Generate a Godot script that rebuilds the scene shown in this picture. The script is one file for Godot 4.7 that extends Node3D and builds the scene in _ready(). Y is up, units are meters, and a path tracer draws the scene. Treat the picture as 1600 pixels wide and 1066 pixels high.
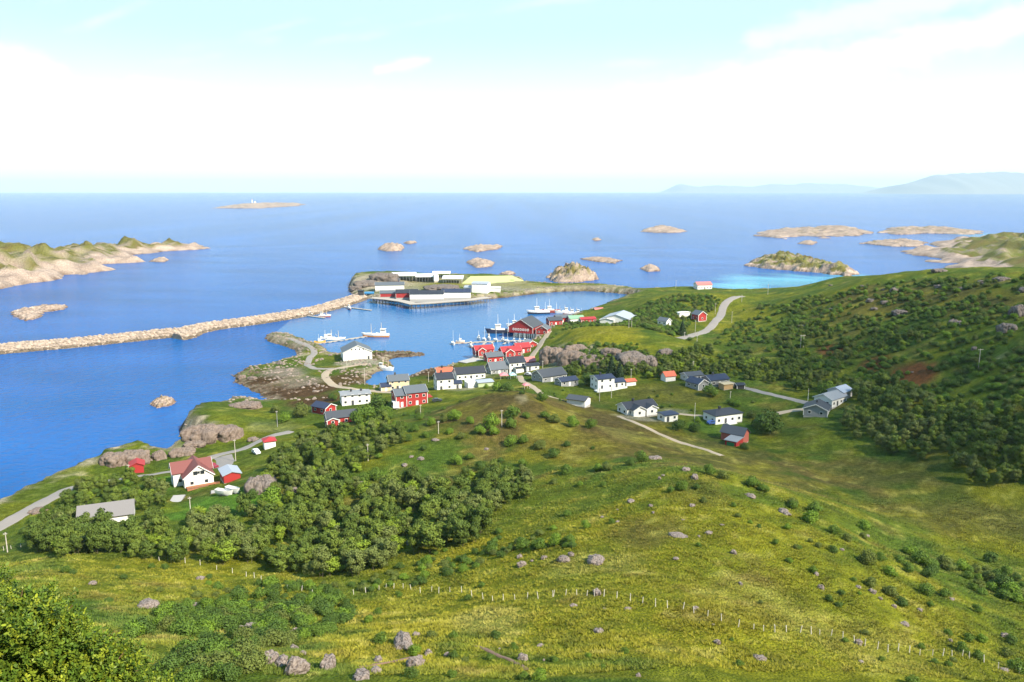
extends Node3D
# A fishing village on the coast, seen from the hillside above it. y is up, metres, sea level is y = 0, the camera looks along -z.

# surveyed heights: x, z, y
const SURVEY: Array[float] = [-138, -203.5, 7, -133.9, -221.1, 7, -115.2, -180.9, 14, -109.4, -201.6, 13, -139.8, -238.8, 6, -98.1, -209.2, 12, -98.2, -236.6, 9, -89.8, -241.1, 9, -88.8, -264, 9, -122, -253.2, 6, -90.3, -283.5, 8, -99.4, -282, 6.5, -104, -262.5, 6.5, -115.2, -273.5, 4.5, -112.7, -298.9, 3.5, -143.3, -274.8, 6, -134.5, -273.3, 6.5, -130.8, -264.9, 4, -131, -280.6, 4, -127, -317.6, 8.5, -122.8, -324.2, 8, -121.7, -344.8, 6, -123.6, -302.3, 9, -112.5, -321.5, 6, -109.9, -329.8, 5, -99.3, -321.9, 4.5, -87.4, -317.2, 4.5, -73.5, -292.9, 8, -101, -347.1, 3, -84.3, -271.4, 10, -60.8, -240.6, 16, -69.6, -216, 15, -65.8, -229, 16, -81.3, -189.8, 15, -86.9, -168.3, 20, -85.2, -140.5, 28, -70.8, -164, 19, -85, -122.1, 34, -55.5, -184.5, 14, -40.1, -186.6, 13, -41.6, -160, 18, -51, -146.8, 22, -57.9, -132.7, 27, -60.9, -116, 34, -50.2, -87.5, 46, -44.3, -100.5, 38, -29.7, -88.2, 43, -24.3, -110.4, 34, -135.4, -409.9, 1.2, -116.3, -390.1, 1, -102.7, -375.5, 1.5, -92.4, -371.7, 2.5, -127.9, -419.3, 2.5, -111.6, -409.7, 3, -97.6, -393.5, 3.5, -125.4, -435.1, 2.5, -112.5, -441.1, 3, -94.7, -409.7, 3, -114.2, -480.1, 2.5, -123, -484.1, 2.5, -141.3, -507.9, 3.2, -156.3, -524, 3.2, -91.6, -455.1, 3, -83.3, -461, 2.5, -91, -424.8, 3, -82.1, -397.5, 2.5, -85, -380.3, 3.5, -62.2, -375.8, 4, -70.1, -368.2, 5, -71.2, -482, 0.9, -61.4, -483, 0.7, -80.1, -328.3, 6, -69.8, -309.8, 7, -70.4, -343, 6.5, -57.9, -315.9, 9, -55.2, -370.4, 6, -42.8, -324, 10, -31.1, -311.3, 13, -31.3, -356.2, 9, -20.6, -383.9, 6.5, -34, -412.8, 4, -21.2, -428, 3, -14.5, -442, 2.8, -3.3, -405.7, 6, 10.1, -409.5, 6.5, 0, -456.3, 3.5, 12.1, -493, 4, 21.2, -519.6, 4, -15.7, -315.1, 16, -8.7, -301.4, 23, 0, -305.3, 22, -23.1, -277.7, 20, -36.4, -272.4, 18, -44.2, -264.3, 17, -53, -263.3, 15, 4.6, -279.1, 22, -9, -269, 22.5, 18.7, -281.2, 19, 29.2, -268.5, 18, 38.3, -254, 18, 14.2, -342.8, 13, 21.5, -371, 9, 27, -324.9, 12, 0, -248.8, 17.5, -20, -237.7, 17, -34.8, -229, 16, -44.9, -221, 15, 19.5, -232, 19, 11.3, -223.5, 18, -7.3, -215.8, 17, -25.8, -202.1, 15, -16.2, -189.2, 17, -6.6, -192.6, 19, -31.3, -182.3, 15, 8.1, -189.5, 22, -14, -162, 20, -2.6, -151.9, 25, 9.6, -139.1, 30, 17.9, -138.1, 30.5, 28.8, -168.8, 29, 20, -181, 25.5, 33.6, -199, 27, 40.8, -193.2, 30, 44.6, -188.5, 30.5, 33, -154.1, 31, 45.8, -162.9, 31.5, 42.8, -142, 32.5, 56.8, -166.4, 30, 58.2, -180.4, 29, -12.6, -144.3, 22, -2.3, -131.3, 29, 9.5, -121.4, 34, 20.3, -116.2, 35, 29.8, -113.3, 35, 39.1, -111.3, 34, 50, -113.6, 31, 61.7, -116.5, 27, 73.9, -119.3, 23.5, 84.5, -120.4, 21, 0, -85.6, 43, 11.5, -86.4, 42.5, 23.2, -87.1, 42, -11.9, -89.8, 42, -18.4, -82.6, 45, 36.7, -91.6, 39, 53.3, -99.9, 33, -14.4, -109.6, 34.5, -5.7, -107.9, 35.5, 57.3, -131.8, 30, 57.2, -148, 31, 70.3, -183.8, 26, 74.7, -157.8, 25, 72.5, -138.7, 25, 82.1, -137.9, 21.5, 94.1, -141.1, 17, 85.4, -192.6, 19, 93, -171.3, 17, 97.4, -155.4, 16, 107, -152.9, 13, 118.9, -173.7, 11, 114.1, -189.3, 10, 110.1, -215.2, 9.5, 99.1, -234, 10, 87.1, -245.6, 11, 124.9, -226.1, 9, 120.7, -260.6, 9, 98.8, -260.6, 9, 73.4, -256.7, 11.5, 80.3, -281.9, 9, 57.3, -262.4, 13, 47.9, -286.5, 12.5, 60.7, -303.3, 10, 83.9, -306.7, 9, 52.3, -314.3, 10, 40.8, -352.3, 10, 54.3, -364.9, 10.5, 74.6, -370, 10.5, 88.6, -357, 10, 105.7, -354.7, 10, 115.9, -332.3, 10, 121.2, -306.1, 10.5, 132.4, -318.5, 11, 72.1, -334.1, 9.5, 30.3, -367, 10, 112, -298, 9, 128.9, -280.2, 12, 18.3, -444.5, 6, 17.5, -475.1, 5.5, 24.1, -418.4, 8, 32.9, -399.3, 9.5, 47.9, -387, 10, 64.6, -392, 10.5, 29.2, -446, 15, 46.8, -439.9, 18, 67.9, -437.2, 18.5, 51.2, -482.9, 18, 31.8, -487.4, 14, 75, -484, 17, 54.7, -417, 16, 34.2, -416.1, 12, 67.3, -410.1, 15, 90.8, -463.2, 17.5, 80.2, -406.7, 14, 100.8, -409, 13.5, 87.3, -378, 10.5, 102.4, -375.9, 11, 31, -575.6, 3.2, 40.9, -584.2, 3.2, 50.5, -590.1, 3.2, 60.5, -599.1, 3.2, 31.9, -542.9, 6, 44.2, -541.7, 8, 55.7, -546.8, 8.5, 73.9, -549.8, 8, 89.9, -552.6, 13, 103.2, -606.1, 16, 121.7, -601.7, 22.5, 142, -605.4, 24, 157.7, -590.4, 23, 175.5, -602, 20.5, 123.5, -523, 15.5, 147.8, -551.1, 15.5, 124.3, -491.5, 14.5, 107.1, -549.5, 18, 104, -462.8, 14.5, 142.8, -500.5, 15, 163.1, -513.7, 17, 188.2, -580.5, 20.5, 123.7, -430.8, 12.5, 135.2, -411.4, 13, 152.2, -466, 17, 149.4, -404.3, 14.5, 144.9, -350.6, 14, 146.7, -304.2, 15, 129.4, -298.3, 11.5, 161.4, -429.2, 20, 188.2, -463, 29, 168.8, -373.6, 21, 205.6, -420.9, 32, 245.8, -435.3, 51, 261.5, -405.5, 56, 232.8, -481.2, 47, 264.3, -497.8, 52, 206.5, -511.1, 37.5, 187.5, -538.6, 28, 211.6, -371.4, 40, 209, -320, 43, 183, -316.8, 25, 174.5, -341.6, 22, 186.8, -283, 33, 156, -288.1, 17, 159.8, -254.7, 20, 160, -238.3, 21, 146.8, -218.6, 12, 141.8, -247.7, 13.5, -17.9, -739.1, 3, 31.7, -785, 4, 77.2, -796.8, 4.5, 111.1, -763.6, 6, 33.5, -829, 4, 87.4, -833.1, 4.2, -12.8, -789.1, 3.5, 13.1, -812, 4, -58.4, -721.2, 3, -91.8, -708.3, 3, -124.9, -734.5, 3, -151.6, -817.4, 8, -136.7, -848.3, 10, -129.8, -871, 9, -156.3, -806.4, 4, -103.2, -852.9, 4, -68.4, -769.7, 9, -81.8, -779, 6, -58.2, -800.5, 6, -41.3, -852.9, 4, 0, -871.7, 4, -115.7, -795.6, 4, 0, 0, 98.2, -40, -4, 97, 50, -4, 97, -12, -14, 86, 12, -16, 86, 40, -30, 74, -40, -30, 74, 0, -45, 66, -80, -40, 66, 90, -40, 66, -130, -60, 52, 150, -60, 50, -180, -100, 32, 200, -100, 38, -60, -70, 48, 60, -65, 50, -230, -150, 12, -280, -80, 30, -200, 10, 80, 200, 20, 90, 300, -60, 60, 260, -180, 30, 300, -260, 48, 340, -350, 58, 360, -450, 56, 400, -250, 70, 420, -560, 44, 330, -560, 42, 360, -700, 20, 260, -620, 34, 480, -400, 72, 230, -700, 8, 300, -640, 30]
# the coast line: x, z
const COAST: Array[float] = [-182, -185, -174.9, -202.5, -167.7, -219.7, -162.5, -238.3, -160.2, -255.2, -155.8, -264.9, -152.7, -273.9, -152.3, -281.4, -149.7, -289.3, -143.5, -291.6, -139, -293.1, -133.6, -288.6, -130.7, -288.6, -130.5, -292.3, -130.6, -298.4, -127.4, -302.4, -123.6, -305.6, -129, -308.9, -137.9, -320.2, -140.6, -329.3, -143, -341, -142.5, -349.2, -139.2, -354.6, -136.2, -360, -136.6, -371.5, -135.9, -377.5, -127.2, -378.8, -122.2, -372.7, -117.3, -366.9, -116.3, -372.7, -123.3, -381.2, -131.3, -391.4, -137.8, -399.4, -145.5, -410.6, -153.9, -426.9, -151.8, -433.2, -151.2, -447.9, -142, -447.9, -138.7, -458.3, -137, -465.5, -132.6, -469.1, -132.5, -480.5, -136.2, -494.4, -144.6, -507, -153.9, -517.9, -163, -527, -169.9, -541.3, -170.2, -551.2, -164.6, -553.7, -154, -546.2, -144.1, -534.1, -135.4, -520.2, -125.6, -511.3, -120.2, -500.6, -112.9, -484.4, -107.3, -478.6, -105, -488.4, -98.9, -502.7, -89.2, -494.4, -80.8, -492.4, -68.9, -494.4, -54.5, -488.4, -53.6, -480.5, -62.9, -478.6, -73, -472.9, -73.7, -461.9, -69.8, -451.3, -74, -438, -78.3, -431.6, -77.2, -419.3, -79.2, -413.5, -77.7, -404.9, -72.2, -396.7, -66.5, -398.1, -63.1, -406.3, -58.5, -412, -54.4, -425.4, -46.9, -438, -37, -449.6, -30.4, -461.9, -23.3, -472.9, -14, -488.4, -3.3, -500.6, 8.5, -517.9, 17.7, -541.3, 22.2, -566.7, 27.1, -594.6, 40.7, -625.3, 54.5, -638.5, 66.3, -652.1, 76.5, -662.8, 87.3, -685.1, 97.7, -709, 110.1, -734.6, 121.5, -762, 113.1, -776.4, 96, -791.4, 74.5, -801.7, 45.1, -796.5, 18.8, -776.4, 0, -757.2, -16.9, -743.5, -35.7, -734.6, -58.5, -721.6, -81, -713.2, -92, -709, -105.9, -725.8, -126.5, -743.5, -140.2, -752.6, -151.4, -766.7, -163, -796.5, -174, -851.6, -178.1, -883.4, -177.2, -904.9, -166.9, -921.1, -149, -925.9, -119.3, -926, -89.5, -926, -59.7, -926, -30.1, -933.3, 0, -918.9, 11.6, -900.6, 12.5, -861.8, 34.3, -849.6, 67.8, -840.8, 94.3, -834.9, 117.2, -806.4, 126.9, -785, 147.3, -792.6, 168.1, -800.5, 193.7, -800.1, 213.6, -778.1, 250, -770, 330, -760, 470, -720, 560, -600, 560, 60, -420, 60, -420, -60]
const COVERS: Array[Color] = [GREEN, LUSH, GOLD, STRAW, HEATH, RUST, ROCK, PALE_ROCK, WRACK, SAND, LAWN, GRAVEL]
# patches of cover: x, z, half widths along x and z, which cover, how much
const DRYNESS: Array[float] = [28.5, -131.8, 69.9, 48.3, 2, 0.6, 32.6, -105.9, 39.7, 16.5, 2, 0.5, -4, -112.8, 7.5, 10.1, 3, 0.6, 15.7, -140, 11.1, 8.2, 3, 0.4, 40.6, -122.6, 14.3, 10, 3, 0.4, 55.7, -114.8, 12.4, 11.7, 3, 0.35, 26.8, -156.7, 8.8, 10.8, 4, 0.6, 43.4, -176.2, 8.9, 8.4, 4, 0.3, -16.7, -105.4, 10.4, 16.6, 2, 0.6, -7.1, -165.3, 8.8, 8.9, 2, 0.5, 18.7, -280.9, 45.7, 53.7, 4, 1, 0, -283.1, 35.4, 41.1, 4, 0.95, 34, -253.2, 28.2, 19.5, 4, 0.5, 20.6, -245.7, 25.2, 15.8, 2, 0.35, 66.2, -245.8, 39.6, 47.2, 4, 0.65, 106.5, -282.5, 26.4, 13.3, 2, 0.4, 120.4, -217.3, 33, 19.7, 4, 0.3, 110.3, -246.3, 33.3, 19.5, 4, 0.6, 127.9, -207.7, 17.2, 16.6, 4, 0.35, 72.3, -349.3, 26.1, 18.9, 4, 0.5, 40.3, -267.6, 10.3, 13.1, 3, 0.4, 65.2, -267.7, 15.8, 12.1, 3, 0.4, 173.8, -337.3, 8.2, 13.8, 5, 1, 169.5, -361.6, 8.7, 10.5, 5, 0.9, 166, -405.1, 8.3, 9.7, 5, 1, 185.4, -321.5, 2.9, 5.4, 5, 0.4, 165.2, -333.1, 7, 10, 5, 0.6, 204.9, -459.5, 24.9, 37.6, 4, 0.8, 229.9, -405.2, 19.9, 62.2, 4, 0.75, 175.4, -429.8, 20.8, 31.5, 4, 0.4, -83.9, -209.6, 18.8, 15.2, 10, 1, -109.8, -240, 9, 11.4, 10, 0.9, 82.4, -298.8, 15.5, 10.2, 10, 0.6, -38.7, -310.1, 6.4, 13, 10, 0.4, -81.8, -157.8, 13.2, 14.8, 2, 0.6, -101.7, -209.3, 10.2, 9.1, 2, 0.4, -55.6, -169.4, 18.9, 15.2, 2, 0.4, -61.7, -142, 13.7, 15.7, 2, 0.5, -110.2, -385.9, 25.8, 21.4, 8, 1, -130.9, -406.3, 16.6, 16.4, 8, 1, -93, -361.2, 14.8, 11.8, 8, 1, -123.4, -421.8, 16.5, 15, 6, 1, -109.4, -401.4, 14.1, 9.7, 6, 0.7, -85, -408.5, 14, 17.5, 8, 0.9, -69.8, -422.8, 8.4, 24.4, 8, 1, -42.1, -425.4, 22, 23, 8, 1, -70.5, -476.9, 16.8, 8.8, 8, 1, -105.6, -427.4, 10.6, 13, 1, 0.8, -95.3, -420.3, 6.1, 8.9, 1, 0.7, -138.4, -496.6, 11.8, 23.4, 6, 0.8, -153.5, -521.5, 10.6, 12.4, 7, 0.9, -79.8, -462.4, 6.8, 17.2, 8, 0.7, -88.2, -446.7, 14.4, 8.9, 11, 1, -109.9, -496.6, 9.1, 20.6, 2, 0.7, -97.4, -315.2, 10.4, 8.9, 11, 0.35, -94.1, -322.3, 13.5, 9.7, 1, 0.5, -64.6, -725.7, 79.3, 13.5, 11, 1, -101.3, -837.3, 85.3, 77, 9, 0.75, -13.1, -812.8, 51, 43.8, 9, 0.8, 51.8, -801.1, 73.7, 18.4, 9, 0.8, -112.1, -770.6, 39.5, 36.2, 11, 0.6, 12.9, -797.5, 38.7, 27.6, 11, 0.8, 32.8, -811.8, 52.3, 25.7, 2, 0.5, -71.6, -805.9, 23.2, 50, 2, 0.9, -138.9, -820.1, 35.5, 43.8, 7, 1, 64.9, -803.1, 51, 10.7, 6, 0.6, 113.3, -778.6, 10.7, 10.9, 6, 0.7, 53.3, -466.5, 25, 58.2, 2, 0.95, 34.6, -422.1, 16.2, 13.4, 7, 0.8, 53.2, -404.3, 19.5, 11.1, 6, 0.7, 25, -434.3, 6.6, 16.4, 7, 0.9, 140.4, -577.4, 36, 95.4, 2, 0.4, 139.5, -488.7, 17.2, 34.2, 2, 0.6, 161.4, -536.6, 12.3, 21.2, 2, 0.6, 14.1, -428.9, 6.8, 15.4, 2, 0.5, -11.8, -356.5, 15, 14.9, 3, 0.4, -20, -345.5, 8.9, 10, 1, 0.5, 3.6, -290.7, 2.4, 8.1, 9, 0.6, -13.5, -408.5, 10.2, 9.5, 11, 0.6, -24.1, -364.3, 6.2, 9.2, 11, 0.7, 50.9, -305.2, 8.4, 5, 11, 0.8, 67.8, -319.7, 8.1, 2, 11, 0.7, 16.7, -406.3, 6.5, 7.3, 11, 0.6]
# name, label, height, greenness, cells, outline x, z
const ISLES: Array = [
	["island", "long green and rocky island at the far left of the picture", 44, 0.62, 110, [-559.3, -561.5, -533.7, -766.7, -535.6, -828.7, -523, -875.8, -508.8, -914.7, -525, -1003.6, -544.6, -1111.3, -546.2, -1163.1, -582.2, -1219.9, -585.2, -1269.5, -566.5, -1309.3, -547.1, -1366.5, -559.7, -1445.2, -577.5, -1459.2, -636.7, -1448.4, -692.5, -1397.1, -692, -1271.4, -731.1, -1140.3, -838.7, -1137.9, -997.7, -1018.3]],
	["skerry", "low pale skerry with two humps off the long island", 4, 0, 50, [-418.9, -659.2, -421.3, -673.8, -410.4, -673.8, -410.4, -689, -403.7, -700.9, -391.3, -692.9, -384.1, -673.8, -391, -659.2, -377.4, -628.5, -379.1, -612.7, -396.8, -628.5]],
	["skerry", "small flat rock beside the tip of the long island", 4, 0, 30, [-520.8, -1141.8, -530, -1196.6, -505.1, -1174.1, -495.2, -1131.5]],
	["rock_islet", "dark low rock in the water off the headland", 2.2, 0.1, 40, [-172.5, -366.9, -173.8, -377.5, -169, -378.8, -162.4, -372.7, -161.1, -364.6, -166.1, -360]],
	["island", "far low island with the lighthouse near the horizon", 17, 0, 70, [-1720.8, -4666.2, -1905.5, -5463.6, -1938.5, -6116.3, -1744.6, -6116.3, -1538.4, -5973.6, -1420.5, -5349.4, -1453.8, -4582.5]],
	["skerry", "pale domed skerry north of the drying racks", 9, 0, 40, [-232.3, -1381.5, -236.7, -1479.2, -217.9, -1496.9, -192.1, -1428.7, -189.5, -1351.7, -208.9, -1337.3]],
	["skerry", "tiny rock beside the pale domed skerry", 4, 0, 24, [-211, -1552.3, -204.8, -1601.7, -185.9, -1571.7, -193.8, -1514.9]],
	["skerry", "low broken skerry beyond the factory island", 5, 0, 40, [-87.2, -1396.9, -71, -1479.2, -44.5, -1462, -17.8, -1479.2, -24.3, -1381.5, -58.3, -1323.2]],
	["skerry", "bare low skerry straight behind the football pitch", 5, 0, 40, [-65.4, -1131.5, -51.8, -1174.1, -25.4, -1131.5, -27.4, -1063.8, -46.3, -1045.9]],
	["skerry", "small flat rock behind the causeway", 3, 0, 30, [-15.7, -972.2, 0, -995.6, 4.7, -972.2, -3.1, -949.8]],
	["rock_islet", "brown rocky islet joined to the causeway", 14, 0.35, 50, [41.9, -928.5, 54.1, -987.7, 70.3, -1028.6, 85.5, -1011.8, 96.4, -957.2, 98.8, -908, 70.7, -875.8, 47, -882.1]],
	["skerry", "low reef beside the brown islet", 2.5, 0, 40, [99.9, -1185.2, 122.3, -1219.9, 143.4, -1208.2, 160.6, -1163.1, 142.8, -1111.3, 119.2, -1141.8]],
	["skerry", "tiny bare rock far out in open water", 3, 0, 20, [167.4, -1676.4, 185.7, -1722.2, 185, -1654.3, 167.5, -1612]],
	["skerry", "small pale rock with white water west of the orange roof", 4, 0, 30, [166.8, -1037.2, 184.4, -1082.3, 193.4, -1054.8, 187.4, -1003.6, 169.9, -995.6]],
	["skerry", "lone pale islet in the open sea, left of the skerry group", 9, 0, 50, [318, -1994.2, 370.9, -2164.8, 428.5, -2241.4, 444.2, -2026.2, 400.9, -1933.2, 346.9, -1933.2]],
	["skerry", "long jagged skerry, largest of the far group", 13, 0.05, 80, [553.3, -1795.7, 646.2, -2026.2, 737.8, -2128.4, 845.2, -2164.8, 954.1, -2281.8, 855.8, -1933.2, 781.2, -1795.7, 741.5, -1821.7, 673.9, -1722.2, 668.8, -1821.7, 569.9, -1699]],
	["skerry", "small round rock below the far skerry group", 4, 0, 24, [546.9, -1533.4, 597.6, -1632.9, 600.6, -1571.7, 560.3, -1496.9]],
	["skerry", "long flat skerry at the far right of the group", 9, 0.15, 70, [898.7, -1963.3, 1026.3, -2164.8, 1123, -2202.5, 1193.1, -2202.5, 1168.7, -1994.2, 1061.9, -1848.3, 987.3, -1904.1, 884.9, -1848.3]],
	["skerry", "low pale skerry reaching from the headland", 6, 0.05, 60, [671.9, -1533.4, 743.7, -1632.9, 806.2, -1654.3, 816.7, -1571.7, 728.6, -1445.2, 690.2, -1462]],
	["island", "flat grassy island with pink shores before the right hill", 13, 0.6, 80, [316.6, -1082.3, 348.4, -1141.8, 394.7, -1185.2, 423.2, -1185.2, 428.5, -1111.3, 436.2, -1063.8, 422.7, -972.2, 398.7, -942.6, 378.7, -979.9, 350.1, -1011.8, 325.3, -1037.2]],
	["headland", "green rocky headland behind the right hill", 34, 0.75, 90, [628.6, -1244.2, 698.3, -1351.7, 792.8, -1479.2, 877.8, -1591.6, 977.5, -1676.4, 1043.8, -1632.9, 1117, -1552.3, 1216.8, -1381.5, 788.3, -888.4, 573.3, -888.4, 560.9, -995.6, 599.7, -1131.5]]]
const RANGES: Array = [
	["hazy table mountain on the horizon", 11746, 26125, -26000, [0, 330, 600, 640, 690, 640, 560, 480, 420, 520, 560, 450, 300, 380, 200, 0]],
	["faint low range along the horizon", 7395, 19936, -40000, [0, 420, 300, 360, 330, 300, 420, 390, 460, 430, 420, 330, 250, 300, 0]]]
const SHALLOWS: Array[float] = [308.2, -888.4, 78.8, 83.8, 0.6, 234.3, -828.7, 40.2, 47.1, 0.6, 402.5, -942.6, 38, 45.1, 0.5, 49.6, -766.7, 55.8, 35, 0.5, 1086.4, -1722.2, 82.5, 153.6, 0.4, -66.2, -422.3, 10.5, 12.4, 0.2, -19.7, -603.5, 29.5, 31.6, 0.2]
const HARBOUR: Array[float] = [-177.7, -662.8, -150.9, -730.2, -148, -762, -121.2, -748, -88.8, -730.2, -17.3, -762, 46.3, -817.7, 98.5, -812.3, 128, -791.4, 112.4, -730.2, 87.5, -673.8, 50.4, -618.9, 28.5, -583.2, 22.4, -548.7, 12.5, -509.1, -15.4, -469.1, -29.5, -447.9, -53.9, -407.7, -75, -394.1, -83.6, -422.3, -74.3, -451.3, -77.7, -472.9, -98.9, -502.7, -107.9, -469.1, -122.1, -496.5, -141.7, -524.7, -169.6, -561.5]
const STREAKS: Array[float] = [3.6, 4.9, 34.3, 10.2, 2, 0.6, 16.2, 9.7, 31.7, 12, 1.6, 0.4, 1.3, 3.6, 7.1, 4.3, 0.6, 0.5, -34, 7.7, -28.6, 7.1, 1.4, 0.6, -34.2, 5.3, -25.6, 5.8, 1.6, 0.6, -24.5, 6.6, -18.4, 5.3, 1, 0.6, -9.2, 8, -5.7, 8.7, 0.5, 0.6, -8.8, 6.1, -6.6, 5.3, 1, 0.6]
const WILLOW: Array = [-8.6, -12.8, [[0.83, 5.62, 1.48, 1.15], [1.71, 5.21, 1.35, 0.85], [2.17, 4.85, 1.42, 0.75], [0.77, 5.8, 0.94, 0.65], [-0.35, 5.55, 1.09, 1.3], [1.22, 4.35, 1.72, 1.4], [-0.31, 4.02, 1.58, 1.6], [2.22, 4.02, 1.58, 1], [1.29, 5.5, 0.99, 0.55]], -6, -13.6, [[0, 4.98, 1.68, 0.42], [0.34, 4.66, 1.54, 0.42], [-0.26, 4.68, 1.74, 0.5], [0.16, 4.31, 1.81, 0.6], [0.53, 4.16, 1.43, 0.4]]]
const WOODS: Array = [
	["birch in the wood below the grey shed", "birches of the lower wood", 0, 3.4, 0.8, 6.2, [-121.6, -183.5, -124.1, -198.3, -112.8, -196.7, -96.4, -192.5, -84.6, -198, -72.4, -202.1, -59.4, -198.5, -49.8, -193.8, -33.3, -160.1, -43.7, -157.6, -58.2, -168.5, -70.7, -163.8, -84.4, -163.2, -96.8, -160.2]],
	["birch in the hollow behind the fence", "birches of the hollow", 0, 3.5, 0.85, 6.4, [-59.4, -198.5, -59.7, -220.1, -50.4, -229.4, -36.2, -212.8, -28, -220.1, -14.3, -210.1, -5.5, -215.4, 0, -200.5, -3.3, -191.4, -8.1, -170.7, -17.4, -167.8, -27.7, -159.6, -34.3, -158.1, -49, -190.2]],
	["birch in the strip under the knoll", "birches under the knoll", 0, 3.4, 0.5, 5, [-26.6, -208.8, -15.1, -222.8, 0, -223.5, 9, -212.7, 6.6, -193.7, -6.6, -193.3, -16.6, -193.9]],
	["birch on the slope below the red houses", "birches below the village", 0, 3.6, 0.72, 5.2, [-79.1, -233.8, -78.9, -260.5, -74.3, -277.2, -69.1, -284.8, -53.9, -268.3, -49.4, -295.8, -34.1, -254.2, -46.5, -229.4, -59.7, -220.1, -61.6, -200.5, -71.8, -216.9]],
	["tree beside the grey roofed shed near the shore", "trees round the shed", 0, 3.6, 0.6, 4.6, [-129.4, -204.1, -134.6, -224.1, -136.9, -248.8, -129.7, -255.8, -110.2, -238.5, -96, -214.8, -103, -206.3, -115.6, -200.1]],
	["bush on the shore slope near the red boathouse", "shore bushes", 1, 3, 0.55, 2.2, [-136.8, -207.4, -140.7, -223, -140.1, -239.2, -139.2, -253.3, -131.4, -259.3, -116.2, -247.5, -112.5, -237, -123.8, -223.8, -125.8, -210.2, -121.6, -191.4]],
	["leafy bush in the near thicket", "bushes of the near thicket", 1, 2.4, 0.55, 2.7, [-52.7, -98.1, -56.6, -119.9, -55.8, -139.4, -49.2, -153.3, -35.6, -145.9, -27.3, -130, -27.5, -111.6, -31.4, -101.6, -32.4, -96.5, -28.1, -79, -38, -77.7]],
	["low bush on the grassy bench", "bushes of the grassy bench", 1, 3.2, 0.33, 1.7, [-92.6, -148.7, -81.8, -157.8, -65, -159.8, -43, -154.7, -31.5, -151.2, -36.8, -140.6, -53.5, -122.2, -65, -120.1]],
	["bush between wood and spur", "bushes at the wood edge", 1, 2.6, 0.48, 1.8, [-23.5, -170.6, -8.8, -171.2, -3, -176.4, 10, -167, 17.1, -153.4, 12.8, -148.8, 0, -155.7, -13.3, -154, -22.9, -146.4, -32.1, -141.5, -30.1, -157.6]],
	["birch in the wood at the foot of the right hill", "birches of the hill foot", 0, 3.8, 0.78, 6, [127.3, -299.2, 140, -311.7, 148.3, -338, 165.2, -333.1, 162.3, -287.1, 184.9, -249.5, 160.3, -212, 142.2, -226.6, 135, -250.4, 122.1, -274.6]],
	["tree in the belt behind the valley houses", "trees behind the valley houses", 0, 3.7, 0.85, 5, [81.6, -380.5, 103.5, -393, 124.8, -399.1, 140.1, -386.6, 149.4, -347.7, 138.3, -313.7, 142.5, -337.2, 127.3, -349.6, 114.2, -363.8, 97.9, -370.3]],
	["leafy tree at the foot of the rocky bluff", "trees under the bluff", 0, 3.6, 0.8, 5, [25.3, -383.2, 33.4, -405.4, 52.7, -400.6, 80.3, -407.1, 110.6, -435.5, 99.4, -376.5, 80.7, -375.9, 62.6, -379.4, 44.7, -387.5]],
	["shrub on the hill with the far road", "shrubs of the far hill", 1, 3.3, 0.85, 3, [96.1, -592.3, 120.6, -595.8, 152.4, -588.4, 150.4, -570.5, 135.7, -547.4, 107.9, -489.7, 102.5, -447.4, 80.9, -472.5, 83.3, -553]],
	["shrub between the road and the right hill", "shrubs beside the far road", 1, 4, 0.45, 2.9, [164, -578.3, 177.2, -546.2, 180.6, -483.1, 149, -422.7, 119, -413.9, 100.9, -409.5, 108.8, -442.7, 153.2, -522.9]],
	["shrub scattered over the right hill", "shrubs of the right hill", 1, 3.4, 0.5, 2.9, [173.2, -533.2, 192.7, -517.2, 213, -497.5, 242.4, -462.7, 280.1, -390.4, 187.1, -252.8, 167.4, -288, 165.2, -333.1, 143.3, -346.5, 136.9, -396.2]],
	["taller birch on the right hill slope", "birches of the right hill", 0, 5, 0.45, 4.6, [157, -457.8, 194.7, -452, 194.1, -365.2, 173.9, -365, 148.3, -359.4, 132.5, -382.9]],
	["bush on the right edge of the valley", "bushes of the valley edge", 1, 3.4, 0.55, 2.6, [91.2, -176.8, 102.8, -175, 112.7, -176.1, 135.9, -176.6, 117.7, -150.9, 100.8, -156.4, 91.8, -160.5]],
	["shrub growing over the rock face of the bluff", "shrubs of the bluff", 1, 2.8, 0.75, 2.6, [19.1, -465.4, 29.1, -444.2, 49.2, -429.6, 73.3, -426, 69, -399.1, 46.1, -400, 27, -410.7]],
	["shrub along the harbour side of the bluff", "shrubs above the harbour", 1, 3.6, 0.6, 2.4, [40.5, -585.2, 66.5, -583.1, 87.9, -539.7, 92.4, -515.6, 74.8, -482.5, 47, -480.6, 34.4, -526.4, 24.1, -475.9]],
	["bush beside the village houses", "village bushes", 1, 5, 0.18, 1.6, [-64, -320, -30.3, -304, -11.3, -339.6, 17.8, -358.1, 46.9, -354.5, 76.3, -354.5, 102.9, -344.7, 115.6, -323.3, 97.4, -307.4, 65.1, -300, 42.6, -320, 15.4, -308.6, -14.1, -283, -37.3, -279.5]]]
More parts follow.
